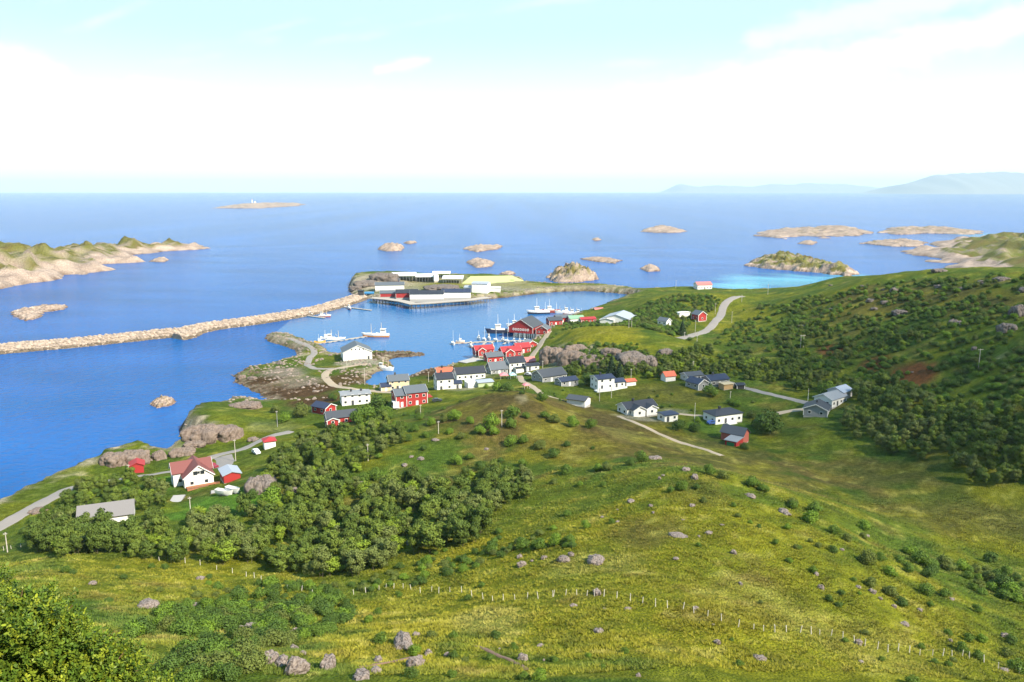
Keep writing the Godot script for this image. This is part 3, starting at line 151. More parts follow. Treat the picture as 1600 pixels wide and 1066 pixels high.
const HOUSES: Array = [
	["white_house_with_brick_roof", "white house with steep brick red roof and brown deck above the shore road", "house", -100.7, -241.6, 30, -1, [[0, 0, 0, 10.5, 8.6, 3.6, 38, "white", "roof_brick", "win"], [-1.2, -2.2, 90, 11.5, 6.4, 4.2, 38, "white", "roof_brick", "win"]]],
	["red_garage", "red garage with grey metal roof beside the brick roofed white house", "garage", -89.5, -240.4, 30, -1, [[0, 0, 0, 7, 5, 2.4, 18, "red", "roof_metal", "plain"]]],
	["red_boathouse", "small all red boathouse on the shore at the left", "boathouse", -130.2, -263.4, 25, -1, [[0, 0, 0, 5, 4.2, 2.7, 24, "red", "roof_red", "plain"]]],
	["kiosk", "tiny white building with red hipped roof beside the shore road", "shed", -87.9, -276.4, 25, -1, [[0, 0, 0, 3.9, 3.9, 2.8, 24, "white", "roof_red", "hip"]]],
	["grey_shed", "long weathered shed with grey board roof half hidden by trees", "shed", -108.7, -201.3, -68, -1, [[0, 0, 0, 13, 8, 2.6, 30, "white", "roof_board", "plain"]]],
	["red_cottage", "small red house with navy roof at the left end of the village", "house", -81.4, -332.8, 58, -1, [[0, 0, 0, 8, 6.2, 2.8, 25, "red", "roof_navy", "win"]]],
	["red_house", "red house with grey roof and white trim in front of the small red house", "house", -69.9, -313.7, -68, -1, [[0, 0, 0, 12, 7, 3, 28, "red", "roof_dark", "win"], [1.5, 4, 90, 6, 4.5, 2.4, 22, "red", "roof_dark", "win"]]],
	["white_flat_house", "white house with low pale grey roof and two chimneys", "house", -70.4, -346.1, -72, -1, [[0, 0, 0, 12.5, 8, 4.6, 8, "white", "roof_grey", "win chim chim2"]]],
	["beige_house", "beige house with dark roof by the inlet", "house", -55.7, -377.9, -72, -1, [[0, 0, 0, 9.5, 7, 4.8, 32, "beige", "roof_slate", "win chim"], [2, 6.5, 0, 4.5, 5, 2.6, 25, "beige", "roof_navy", "win"]]],
	["red_two_storey_house", "large red two storey house with slate roof and white sunroom", "house", -43.4, -331, -68, -1, [[0, -1.6, 0, 9, 8.4, 5.8, 27, "red", "roof_slate", "win"], [0, 4.9, 0, 5, 8, 5, 27, "red", "roof_slate", "win chim"]]],
	["white_village_house", "tall white house with black roof and navy roofed annex", "house", -32.3, -365.3, -72, -1, [[0, 0, 0, 7.8, 7.5, 5.6, 30, "white", "roof_black", "win chim"], [0.8, -6, 0, 4, 4.5, 2.8, 22, "white", "roof_navy", "win"]]],
	["orange_roof_house", "white house with orange roof behind the tall black roofed one", "house", -35.2, -402.2, -72, -1, [[0, 0, 0, 8, 7, 3.2, 32, "white", "roof_orange", "win chim"]]],
	["long_black_roof_house", "long white house with black roof and row of small windows", "house", -22, -398.4, -72, -1, [[0, 0, 0, 15, 8, 3.3, 32, "white", "roof_black", "win"]]],
	["white_garage", "white garage with pale rounded roof below the long black roofed house", "garage", -19.1, -371.9, 22, -1, [[0, 0, 0, 5.5, 6, 2.5, 14, "white", "roof_white", "plain tight"]]],
	["green_garage", "pale green shed with light metal roof beside the white garage", "garage", -13.5, -371.9, -70, -1, [[0, 0, 0, 7.5, 6, 2.5, 8, "pale_green", "roof_metal", "plain"]]],
	["grey_gable_house", "grey house with large glazed gable in the middle of the village", "house", -8.1, -411, -68, -1, [[0, 0, 0, 9, 8, 2.8, 38, "grey", "roof_slate", "win"]]],
	["white_porch_house", "tall white house with black roof and small porch roof", "house", 1.4, -415.1, -68, -1, [[0, 0, 0, 9, 8, 5.6, 30, "white", "roof_black", "win"], [5.2, -0.5, 0, 4.4, 2.4, 3, 12, "white", "roof_black", ""]]],
	["low_white_annex", "low white building with black roof beside the tall porch house", "outbuilding", 10.2, -412.7, -70, -1, [[0, 0, 0, 7, 5, 2.7, 18, "white", "roof_black", "win"]]],
	["red_root_cellar", "low shed with faded red roof under the bluff", "shed", 9.7, -438.9, -70, -1, [[0, 0, 0, 5.5, 5.5, 2, 32, "dull_red", "roof_pink", "plain"]]],
	["red_cabin", "red cabin with bright red roof at the outer end of the cabin quay", "cabin", -17.5, -473.7, -70, 2.6, [[0, 0, 0, 11.5, 6.2, 3.2, 34, "red", "roof_red", "win"], [2.4, 2.2, 90, 5, 4.5, 3.2, 34, "red", "roof_red", "win"]]],
	["red_cabin", "red cabin with dark roof nearest the village on the quay", "cabin", -10.8, -451.1, -68, 2.7, [[0, 0, 0, 9.5, 7, 3.6, 28, "red", "roof_slate", "win"]]],
	["red_cabin", "red cabin with red cross gables in the middle of the cabin row", "cabin", -1.1, -465.1, -70, 3.2, [[0, 0, 0, 12, 7, 3.4, 34, "red", "roof_red", "win"], [2.4, 2, 90, 6, 5, 3.4, 34, "red", "roof_red", "win"]]],
	["red_cabin", "red cabin with red roof at the lane end of the cabin row", "cabin", 5.9, -475.6, -70, 3.4, [[0, 0, 0, 9, 6.5, 3.4, 34, "red", "roof_red", "win"]]],
	["red_boat_shed", "small red shed with grey roof beside the lane and marina", "shed", 11.2, -488.7, 25, 3.6, [[0, 0, 0, 7, 6.5, 3, 30, "red", "roof_grey", "win"]]],
	["harbour_warehouse", "big red warehouse with dark roof and white ring letters on its gable", "warehouse", 9.8, -546.6, -24, 4, [[0, 0, 0, 19, 18, 4.2, 30, "red", "roof_dark", "piles"]]],
	["red_net_shed", "red shed with grey roof at the top of the pale lane", "shed", 21.5, -536.5, -20, 4, [[0, 0, 0, 8, 8, 3.6, 30, "red", "roof_slate", "win"]]],
	["harbour_store", "red harbour building with dark roof behind the warehouse", "warehouse", 31.2, -579.6, -75, 3, [[0, 0, 0, 10, 8, 3.6, 26, "red", "roof_dark", "win"]]],
	["harbour_store", "red and white harbour building with dark roof by the large boats", "warehouse", 38.5, -591.3, -75, 3, [[0, 0, 0, 12, 8, 3.8, 24, "red", "roof_slate", "win"]]],
	["harbour_store", "white harbour building with pale green roof", "warehouse", 47.4, -588.3, -75, 3, [[0, 0, 0, 11, 9, 3.6, 20, "white", "roof_green", "win"]]],
	["harbour_store", "low red harbour shed beside the green roof", "warehouse", 56, -587.1, -70, 3.2, [[0, 0, 0, 12, 6, 3, 20, "red", "roof_red", "win"]]],
	["white_harbour_hall", "big white hall with slate blue roof above the inner harbour", "warehouse", 76, -555.2, -22, 8, [[0, 0, 0, 22, 19, 4.6, 17, "white", "roof_metal", "plain"], [-6, 6, 0, 12, 10, 3.6, 12, "white", "roof_white", "plain"]]],
	["jetty_shed", "small red shed on the jetty of the inner harbour", "shed", 69.8, -636, -75, 3, [[0, 0, 0, 7, 5, 3, 24, "dull_red", "roof_pink", "win"]]],
	["dark_grey_house", "dark grey bungalow with wide dark roof under the bluff", "house", 18.3, -382.1, -58, -1, [[0, 0, 0, 14, 9.5, 2.9, 28, "grey", "roof_dark", "win"]]],
	["grey_annex", "grey annex with navy roof beside the dark grey bungalow", "outbuilding", 25.8, -367.1, -62, -1, [[0, 0, 0, 9, 6, 2.5, 22, "grey", "roof_navy", "win"]]],
	["white_house_with_navy_roof", "white two storey house with navy roof and long white deck in front", "house", 42, -360.1, -68, -1, [[0, 0, 0, 8.5, 7.5, 5.2, 16, "white", "roof_navy", "win chim"], [0, -7.4, 0, 6, 6, 2.8, 18, "white", "roof_navy", "win"]]],
	["small_garage", "tiny white garage with orange roof beside the navy roofed house", "garage", 55.1, -364.2, -70, -1, [[0, 0, 0, 5, 4.2, 2.2, 18, "white", "roof_orange", "plain"]]],
	["orange_roof_shed", "small white shed with orange roof standing alone in the field", "shed", 75.2, -373.3, -70, -1, [[0, 0, 0, 5.4, 4.6, 2.7, 36, "white", "roof_orange", "plain"]]],
	["grey_bungalow", "pale bungalow with dark roof at the back of the grey house group", "house", 86.6, -373.3, -70, -1, [[0, 0, 0, 8.5, 6, 2.6, 22, "pale_grey", "roof_dark", "win"]]],
	["grey_cottage", "grey cottage with gable to the field and orange side roof", "house", 85.7, -358.5, 35, -1, [[0, 0, 0, 7.5, 6.5, 2.8, 28, "grey", "roof_navy", "win"], [4.2, -1, 0, 4.5, 3.2, 2.4, 20, "grey", "roof_orange", "plain"]]],
	["black_roof_house", "grey house with black roof at the right of the grey house group", "house", 95.3, -363.6, -68, -1, [[0, 0, 0, 10, 7.5, 2.9, 24, "grey", "roof_navy", "win chim"]]],
	["timber_terrace", "pale timber terrace with flat roof beside the grey houses", "terrace", 98.5, -356.5, -68, -1, [[0, 0, 0, 5, 4, 2.3, 4, "timber", "roof_timber", "plain"]]],
	["small_outbuilding", "tiny dark shed with white frame at the field edge", "shed", 104.9, -357, -80, -1, [[0, 0, 0, 3.6, 3, 1.8, 22, "black", "roof_black", ""]]],
	["white_field_garage", "white garage with grey roof behind the brown knoll", "garage", 27.5, -317.9, 62, -1, [[0, 0, 0, 8, 6, 2.5, 20, "white", "roof_dark", "plain"]]],
	["white_bungalow", "white bungalow with black roof and two front gables", "house", 50.9, -313.8, -66, -1, [[0, 0, 0, 14, 7.5, 3, 26, "white", "roof_black", "win chim"], [3.4, 2.6, 90, 5.5, 5.5, 2.9, 26, "white", "roof_black", "win"], [3.4, -3.4, 90, 5, 5, 2.8, 26, "white", "roof_black", "win"]]],
	["flat_garage", "white garage with flat navy roof right of the two gabled bungalow", "garage", 61.8, -305, -66, -1, [[0, 0, 0, 6.2, 5, 2.7, 6, "white", "roof_navy", "plain win"]]],
	["long_white_house", "long white house with hipped black roof in the valley", "house", 84.8, -309, -67, -1, [[0, 0, 0, 13, 8, 3.6, 18, "white", "roof_black", "hip win chim"]]],
	["red_barn", "red barn with lean-to and green door below the long white house", "barn", 82.8, -284, 52, -1, [[0, 0, 0, 8.5, 5.6, 3.4, 36, "dull_red", "roof_dark", "plain"]]],
	["dark_gabled_house", "dark grey house with black roof and white window frames", "house", 124, -312.8, -28, -1, [[0, 0, 0, 9, 9, 3, 24, "grey", "roof_black", "win chim"]]],
	["white_terrace_house", "white house with grey roof and terrace behind the dark gabled house", "house", 133.6, -323.6, -50, -1, [[0, 0, 0, 12, 8, 3.2, 24, "white", "roof_grey", "win"]]],
	["blue_roof_house", "house with slate blue roof at the back of the valley farm", "outbuilding", 140.3, -330.5, -50, -1, [[0, 0, 0, 8, 7, 3.4, 24, "pale_grey", "roof_metal", "plain"]]],
	["orange_hill_house", "white house with orange roof on the far crest by the sea", "house", 187.6, -779, -80, -1, [[0, 0, 0, 15, 10, 4.2, 26, "white", "roof_pink", "win"]]],
	["red_hill_shed", "red shed with grey roof beside the far road", "shed", 123.5, -519.3, 25, -1, [[0, 0, 0, 7, 6.5, 4, 34, "red", "roof_slate", "win"]]],
	["white_hill_cottage", "small white cottage with slate roof below the far hill", "cottage", 97.6, -503, 40, -1, [[0, 0, 0, 7, 4.8, 3, 36, "white", "roof_slate", "win"]]],
	["white_water_tank_house", "small flat white building among the far shrubs", "shed", 115.6, -530.1, 20, -1, [[0, 0, 0, 3, 8, 2.6, 4, "white", "roof_white", "plain"]]],
	["boat_hall", "large white boat hall with slate roof on the spit", "hall", -91.8, -459.9, 17, -1, [[0, 0, 0, 15, 16.5, 5, 25, "white", "roof_slate", ""]]],
	["factory_shed", "red factory shed with dark roof at the left end of the factory quay", "factory", -113.4, -726.1, -83, 4.7, [[0, 0, 0, 15, 8, 3.2, 28, "red", "roof_slate", ""]]],
	["factory_shed", "red gabled factory shed with black roof beside the white halls", "factory", -95.8, -721.7, -83, 4.7, [[0, 0, 0, 20, 10, 4.2, 28, "red", "roof_black", ""]]],
	["factory_hall", "long white factory hall with slate roof behind the red sheds", "factory", -120.2, -778.5, -81, 4.8, [[0, 0, 0, 28, 11, 4.6, 24, "white", "roof_slate", ""]]],
	["factory_shed", "red shed with dark roof at the back of the factory island", "factory", -125.9, -825.6, -81, 4.4, [[0, 0, 0, 17, 9, 3.6, 26, "red", "roof_dark", ""]]],
	["factory_hall", "white quayside factory hall with black roof, left one of two", "factory", -76.8, -712.9, -86, 4.7, [[0, 0, 0, 30, 13, 4.6, 20, "white", "roof_black", ""]]],
	["factory_hall", "white quayside factory hall with black roof, right one of two", "factory", -50.8, -721.7, -88, 4.7, [[0, 0, 0, 26, 13, 5, 20, "white", "roof_navy", ""]]],
	["factory_block", "tall white factory block with grey roof", "factory", -29.3, -754.2, 80, 4.7, [[0, 0, 0, 15, 15, 9, 10, "white", "roof_metal", "plain"], [0, -11, 0, 9, 12, 5, 12, "pale_grey", "roof_metal", "plain"]]],
	["factory_store", "low white store right of the tall factory block", "factory", -16.1, -764.1, -90, 4.7, [[0, 0, 0, 10, 8, 3.6, 8, "white", "roof_white", "plain"]]],
	["black_quay_shed", "small black shed where the breakwater meets the factory quay", "shed", -140.6, -736, -85, 4.6, [[0, 0, 0, 5, 5, 4, 10, "black", "roof_black", "plain"]]],
	["white_tower_house", "small white tower beside the covered fish racks", "tower", -81.3, -847.3, 20, 6, [[0, 0, 0, 5, 5, 6, 30, "white", "roof_white", "plain"]]]]
const BOATS: Array = [
	[-94.3, -544.6, -90, 17.6, 1, "white", "orange", "white wooden fishing boat with orange bottom and two masts, alone in the harbour", ""],
	[-120.1, -530.1, 95, 12.5, 1, "white", "blue", "white fishing boat with blue bottom at the spit's floating dock", ""],
	[-127.8, -537.2, 90, 7.4, 0, "white", "white", "white cabin boat behind the blue bottomed one", ""],
	[-128.3, -520.9, 92, 7.2, 0, "yellow", "orange", "small yellow boat at the inner end of the spit's dock", ""],
	[-150.9, -633.2, 85, 9.3, 1, "white", "wrack_red", "white fishing boat at the end of the breakwater's first dock", ""],
	[-172.8, -650.2, 70, 5.7, 0, "white", "wrack_red", "small pale boat near the root of the breakwater's first dock", ""],
	[-165.3, -643.3, 70, 5, 0, "white", "white", "second small boat on the breakwater's first dock", ""],
	[-139.3, -675.5, 20, 8.6, 1, "white", "wrack_red", "white boat with red bottom at the breakwater's second dock", ""],
	[-125.8, -715.2, 80, 7, 0, "white", "white", "low white boat under the factory quay", ""],
	[-71.7, -439.9, 70, 9.6, 1, "white", "white", "white boat moored in the inlet beside the hall", ""],
	[-8.2, -559.8, -80, 18.6, 2, "navy", "navy", "big trawler with navy hull lying at the red warehouse", ""],
	[2.9, -587.1, -80, 12.6, 2, "white", "white", "white vessel behind the navy trawler", ""],
	[22.2, -650.2, -80, 17.8, 2, "white", "navy", "large white trawler with dark bottom in the inner harbour", ""],
	[32.6, -657.2, -80, 15.4, 2, "wrack_red", "wrack_red", "red hulled trawler beside the large white one", ""],
	[42, -653.7, -85, 11.5, 1, "white", "white", "white fishing boat right of the red trawler", ""],
	[46.8, -646.7, -85, 9.5, 1, "white", "wrack_red", "white boat with tall mast in the middle of the inner row", ""],
	[52, -646.7, -85, 8.8, 1, "white", "blue", "fishing boat before the green harbour roof", ""],
	[56.2, -639.9, -85, 6.2, 0, "white", "white", "small boat at the end of the inner row", ""],
	[-38.9, -516.4, 10, 7, 3, "white", "white", "sailing boat at the outer tip of the marina dock", ""],
	[-34.7, -523.2, 75, 5.7, 0, "white", "orange", "cabin boat next to the sailing boat", ""],
	[-26.6, -507.6, 10, 6, 1, "white", "orange", "boat with orange bottom on the near side of the marina dock", ""],
	[-22.7, -534.8, 15, 5.2, 0, "white", "white", "white cabin boat on the far side of the marina dock", ""],
	[-18.6, -530.1, 10, 7, 3, "white", "white", "yacht in the middle of the marina", ""],
	[-15.7, -534.8, 10, 6.3, 1, "white", "white", "white boat with two masts in the marina", ""],
	[-12.4, -503.3, 12, 6.4, 1, "yellow", "yellow", "boat with yellow bottom on the near side of the marina dock", ""],
	[-10.8, -527.8, 15, 7, 3, "white", "white", "yacht beside the navy trawler's stern", ""],
	[-6, -527.8, 15, 5, 0, "white", "white", "cabin boat between the marina yachts", ""],
	[-3, -523.2, 12, 7, 3, "white", "white", "yacht at the inner half of the marina", ""],
	[1.3, -523.2, 12, 5, 0, "white", "blue", "small boat with blue bottom in the marina", ""],
	[5.1, -520.9, 14, 5, 0, "white", "white", "small boat near the marina's landward end", ""],
	[8.6, -523.2, 12, 5, 0, "white", "orange", "last small boat at the landward end of the marina", ""]]
const BREAKWATERS: Array = [
	["long stone breakwater sheltering the harbour", [-413.1, -410.7, -357.9, -458.9, -322.6, -492.5, -286.1, -514.6, -248.5, -543.8, -231.6, -556.9, -221.7, -579.2, -197.3, -606.5, -169, -650.7, -151.5, -705.7, -143.7, -746.2], 4.5, 11, 2.6, 9000],
	["short old breakwater head overlapping the long one", [-229.5, -562.8, -226.6, -544.3, -229.7, -536.8], 3.5, 9, 3, 700]]
const DOCKS: Array = [
	["floating dock nearest the old breakwater head", [-191.3, -671.1, -172.4, -642.6, -149.2, -626], 2.6],
	["floating dock near the factory end of the breakwater", [-156.4, -714.5, -144.8, -686.3, -134.4, -678.6, -119.2, -667.4], 2.4],
	["floating dock reaching from the spit into the harbour", [-134.3, -515.9, -124, -522.6, -111.4, -534.3, -99.1, -546.5], 2.4],
	["marina dock below the red cabins", [-40.3, -518.1, -25.7, -522.6, -8.6, -527.2, 16.5, -529.6], 2.2],
	["first finger of the marina dock", [-25.7, -522.6, -28.2, -513.6], 1.2],
	["second finger of the marina dock", [-17.2, -524.9, -19.3, -513.6], 1.2],
	["third finger of the marina dock", [-2.2, -527.2, -5.9, -515.9], 1.2],
	["fourth finger of the marina dock", [5.2, -527.2, 1.3, -515.9], 1.2],
	["landing stage beside the white boat in the inlet", [-79.8, -440.2, -75.1, -438.6], 2]]
const QUAYS: Array = [
	["long timber quay on piles in front of the fish factory", [-129.4, -713.6, -114.2, -705, -99.9, -692.5, -87.5, -674.4, -72.6, -678.4, -55.8, -688.4, -34.1, -700.8, -18.6, -718], 4.6, 9, "planks"],
	["timber quay on piles under the red warehouse", [-3.6, -549.8, 16.7, -537.1, 21.5, -549.8], 3.9, 15, "planks"],
	["concrete quay with dark piles beside the red cabins", [-31.2, -452.1, -20.1, -443.4, -12.7, -440], 2.5, 14, "concrete"],
	["white topped jetty in the inner harbour", [63.3, -644.2, 77.1, -640.8], 2.8, 8, "concrete"]]
const RACKS: Array = [
	["white covered fish rack nearest the red factory sheds", -115.6, -852.9, 99, 26, 38, 5],
	["white covered fish rack in the middle", -92.8, -865.3, 95, 24, 36, 5],
	["white covered fish rack nearest the football pitch", -63, -848.4, 92, 22, 34, 5],
	["far white covered fish rack behind the others", -79, -891.3, 94, 20, 26, 5]]
const CARS: Array = [
	["dark car parked beside the red two storey house", -32, -329.2, 110, 0.03, 0.04, 0.04],
	["dark red car in the yard behind the brick roofed house", -102.1, -258.7, 60, 0.18, 0.02, 0.03],
	["blue car parked at the long white valley house", 79.3, -303.4, 110, 0.05, 0.1, 0.3],
	["silver car on the harbour lane", 8.5, -394.6, 60, 0.4, 0.4, 0.42],
	["white van like car on the coast road", -91.3, -271.7, 40, 0.7, 0.7, 0.7]]
const PITCH: Array = [-52.2, -829.7, -47.1, -899.2, 0, -906.1, 12.4, -853.7, -20.1, -829.7]
const LIGHTHOUSE: Array = [-1878.1, -5837.4]
const SMALL: Array = [
	["party_tent", "pink party tent in front of the grey gabled house", "tent", -4.2, -390.5, 10, 4.5, "pink"],
	["party_tent", "pale blue tent beside the pink one", "tent", 0.3, -389.5, 15, 3.5, "blue"],
	["boat_trailer", "white boat on a trailer in the garden below the white house", "boat trailer", -83.9, -219.6, 70, 5.5, ""],
	["boat_trailer", "second white boat on a trailer under the garden trees", "boat trailer", -81.3, -219.7, 60, 5, ""],
	["patio", "square paved patio on the lawn of the white house", "patio", -88, -226, 20, 4, ""],
	["patio", "pale concrete slab at the edge of the lawn", "patio", -99.8, -224.2, 100, 6, ""],
	["tank", "blue tank lying beside the black quay shed", "tank", -136.2, -754.8, 95, 9, ""],
	["party_tent", "tiny red roofed shelter beside the gravel lane", "shelter", 6.3, -348.7, 20, 3, "pink"]]
const CLOUD_HEIGHT := 1500.0
const CLOUD_SHADE: Array = [-25.2, -274.4, -14.3, -287.5, 19.4, -291.4, 46.7, -352.4, 82.9, -386.7, 129.1, -413.5, 161.6, -449.9, 200.9, -467.4, 231.2, -440, 251.5, -391.5, 420, -470, 430, -150, 137.6, -201.3, 125.7, -216.8, 108.4, -241.8, 86.3, -256.3, 56, -237.8, 34, -253.2, 4.4, -261.2]

const GRID := 5.0
const GX0 := -340.0
const GX1 := 500.0
const GZ0 := -960.0
const GZ1 := 40.0
var gw := 0
var gh := 0
var shore := PackedFloat32Array()    # signed distance to the coast on the coarse grid
var relief := PackedFloat32Array()   # interpolated survey heights on the coarse grid
var n_big := FastNoiseLite.new()
var n_mid := FastNoiseLite.new()
var n_fine := FastNoiseLite.new()
var n_patch := FastNoiseLite.new()
var n_ridge := FastNoiseLite.new()
var rng := RandomNumberGenerator.new()
var taken := {}
var mats := {}
var meshes := {}

# ---------------------------------------------------------------- names and labels
func numbered(called: String) -> String:
	var n: int = taken.get(called, 0)
	taken[called] = n + 1
	return called if n == 0 else "%s_%03d" % [called, n]

func tag(o: Node3D, label: String, category: String, group := "", kind := "") -> Node3D:
	if label: o.set_meta("label", label)
	if category: o.set_meta("category", category)
	if group: o.set_meta("group", group)
	if kind: o.set_meta("kind", kind)
	return o

func thing(called: String, label: String, category: String, where: Vector3, turn := 0.0, group := "") -> Node3D:
	var o := Node3D.new()
	o.name = numbered(called)
	add_child(o)
	o.position = where
	o.rotation.y = turn
	return tag(o, label, category, group)

func part(called: String, mesh: Mesh, mat: Material, parent: Node3D, at := Vector3.ZERO, turn := Vector3.ZERO, size := Vector3.ONE) -> MeshInstance3D:
	var m := MeshInstance3D.new()
	m.name = called
	m.mesh = mesh
	if mat: m.material_override = mat
	parent.add_child(m, true)
	m.position = at
	m.rotation = turn
	m.scale = size
	return m

func lone(called: String, mesh: Mesh, mat: Material, label: String, category: String, group := "", kind := "") -> MeshInstance3D:
	var m := MeshInstance3D.new()
	m.name = numbered(called)
	m.mesh = mesh
	if mat: m.material_override = mat
	add_child(m)
	tag(m, label, category, group, kind)
	return m

# which one of a group: its place across and along the group and its size against the others
func whereabouts(places: Array, sizes: Array) -> Array:
	var lo := Vector2(1e9, 1e9)
	var hi := -lo
	var mean := 0.0
	for i in places.size():
		var p := Vector2(places[i].x / -places[i].z, -places[i].z)
		lo = lo.min(p)
		hi = hi.max(p)
		mean += sizes[i] / places.size()
	var out := []
	for i in places.size():
		var u: float = (places[i].x / -places[i].z - lo.x) / maxf(hi.x - lo.x, 1e-6)
		var v: float = (-places[i].z - lo.y) / maxf(hi.y - lo.y, 1e-6)
		var size := "small" if sizes[i] < mean * 0.82 else ("large" if sizes[i] > mean * 1.2 else "middling")
		out.append([size, ["left end", "left part", "middle", "right part", "right end"][mini(int(u * 5.0), 4)], ["front", "centre", "back"][mini(int(v * 3.0), 2)]])
	return out

# ---------------------------------------------------------------- materials
func lin(r: float, g: float, b: float) -> Color:
	return Color(r, g, b).linear_to_srgb()

func noise_tex(seed_: int, freq: float, size: int, lo: Color, hi: Color, octaves := 5, cellular := false) -> NoiseTexture2D:
	var n := FastNoiseLite.new()
	n.seed = seed_
	n.frequency = freq
	n.noise_type = FastNoiseLite.TYPE_CELLULAR if cellular else FastNoiseLite.TYPE_SIMPLEX_SMOOTH
	n.fractal_octaves = octaves
	var t := NoiseTexture2D.new()
	t.width = size
	t.height = size
	t.seamless = true
	t.noise = n
	var g := Gradient.new()
	g.set_color(0, lo)
	g.set_color(1, hi)
	t.color_ramp = g
	return t

func bump_tex(seed_: int, freq: float, size: int, octaves := 5) -> NoiseTexture2D:
	var n := FastNoiseLite.new()
	n.seed = seed_
	n.frequency = freq
	n.fractal_octaves = octaves
	var t := NoiseTexture2D.new()
	t.width = size
	t.height = size
	t.seamless = true
	t.noise = n
	return t

var grain: Texture2D
var blotch: Texture2D
func paint(key: String, c: Color, rough := 0.8, wear := true) -> StandardMaterial3D:
	# c is a linear base colour
	if mats.has(key): return mats[key]
	var m := StandardMaterial3D.new()
	m.resource_name = key
	m.albedo_color = c.linear_to_srgb()
	m.roughness = rough
	if wear:
		m.albedo_texture = grain
		m.uv1_triplanar = true
		m.uv1_scale = Vector3(0.21, 0.21, 0.21)
	mats[key] = m
	return m

# ---------------------------------------------------------------- shape helpers
func st() -> SurfaceTool:
	var s := SurfaceTool.new()
	s.begin(Mesh.PRIMITIVE_TRIANGLES)
	s.set_smooth_group(-1)
	return s

func done(s: SurfaceTool) -> ArrayMesh:
	s.generate_normals()
	return s.commit()

func tri(s: SurfaceTool, a: Vector3, b: Vector3, c: Vector3) -> void:
	s.add_vertex(a)
	s.add_vertex(b)
	s.add_vertex(c)

func quad(s: SurfaceTool, a: Vector3, b: Vector3, c: Vector3, d: Vector3) -> void:
	# clockwise seen from the front
	tri(s, a, b, c)
	tri(s, a, c, d)

func box(s: SurfaceTool, c: Vector3, e: Vector3, b := Basis.IDENTITY) -> void:
	var h := e * 0.5
	var v: Array[Vector3] = []
	for k in 8:
		v.append(c + b * Vector3(h.x if k & 1 else -h.x, h.y if k & 2 else -h.y, h.z if k & 4 else -h.z))
	quad(s, v[0], v[2], v[3], v[1])
	quad(s, v[5], v[7], v[6], v[4])
	quad(s, v[4], v[6], v[2], v[0])
	quad(s, v[1], v[3], v[7], v[5])
	quad(s, v[2], v[6], v[7], v[3])
	quad(s, v[4], v[0], v[1], v[5])

func bar(s: SurfaceTool, a: Vector3, b: Vector3, w: float, h: float) -> void:
	var d := b - a
	if d.length() < 0.001: return
	var y := Vector3.UP if absf(d.normalized().y) < 0.95 else Vector3.RIGHT
	box(s, (a + b) * 0.5, Vector3(w, h, d.length()), Basis.looking_at(d.normalized(), y))

func tube(s: SurfaceTool, a: Vector3, b: Vector3, ra: float, rb: float, sides := 6) -> void:
	var d := (b - a).normalized()
	var y := Vector3.UP if absf(d.y) < 0.95 else Vector3.RIGHT
	var u := d.cross(y).normalized()
	var v := d.cross(u)
	for k in sides:
		var p := TAU * k / sides
		var q := TAU * (k + 1) / sides
		var n0 := u * cos(p) + v * sin(p)
		var n1 := u * cos(q) + v * sin(q)
		quad(s, a + n0 * ra, b + n0 * rb, b + n1 * rb, a + n1 * ra)
		tri(s, b, b + n1 * rb, b + n0 * rb)
		tri(s, a, a + n0 * ra, a + n1 * ra)

func box_mesh(e: Vector3) -> Mesh:
	var key := "box%.2f,%.2f,%.2f" % [e.x, e.y, e.z]
	if not meshes.has(key):
		var s := st()
		box(s, Vector3.ZERO, e)
		meshes[key] = done(s)
	return meshes[key]

func tube_mesh(h: float, ra: float, rb: float, sides := 7) -> Mesh:
	var key := "tube%.2f,%.2f,%.2f,%d" % [h, ra, rb, sides]
	if not meshes.has(key):
		var s := st()
		tube(s, Vector3.ZERO, Vector3(0, h, 0), ra, rb, sides)
		meshes[key] = done(s)
	return meshes[key]

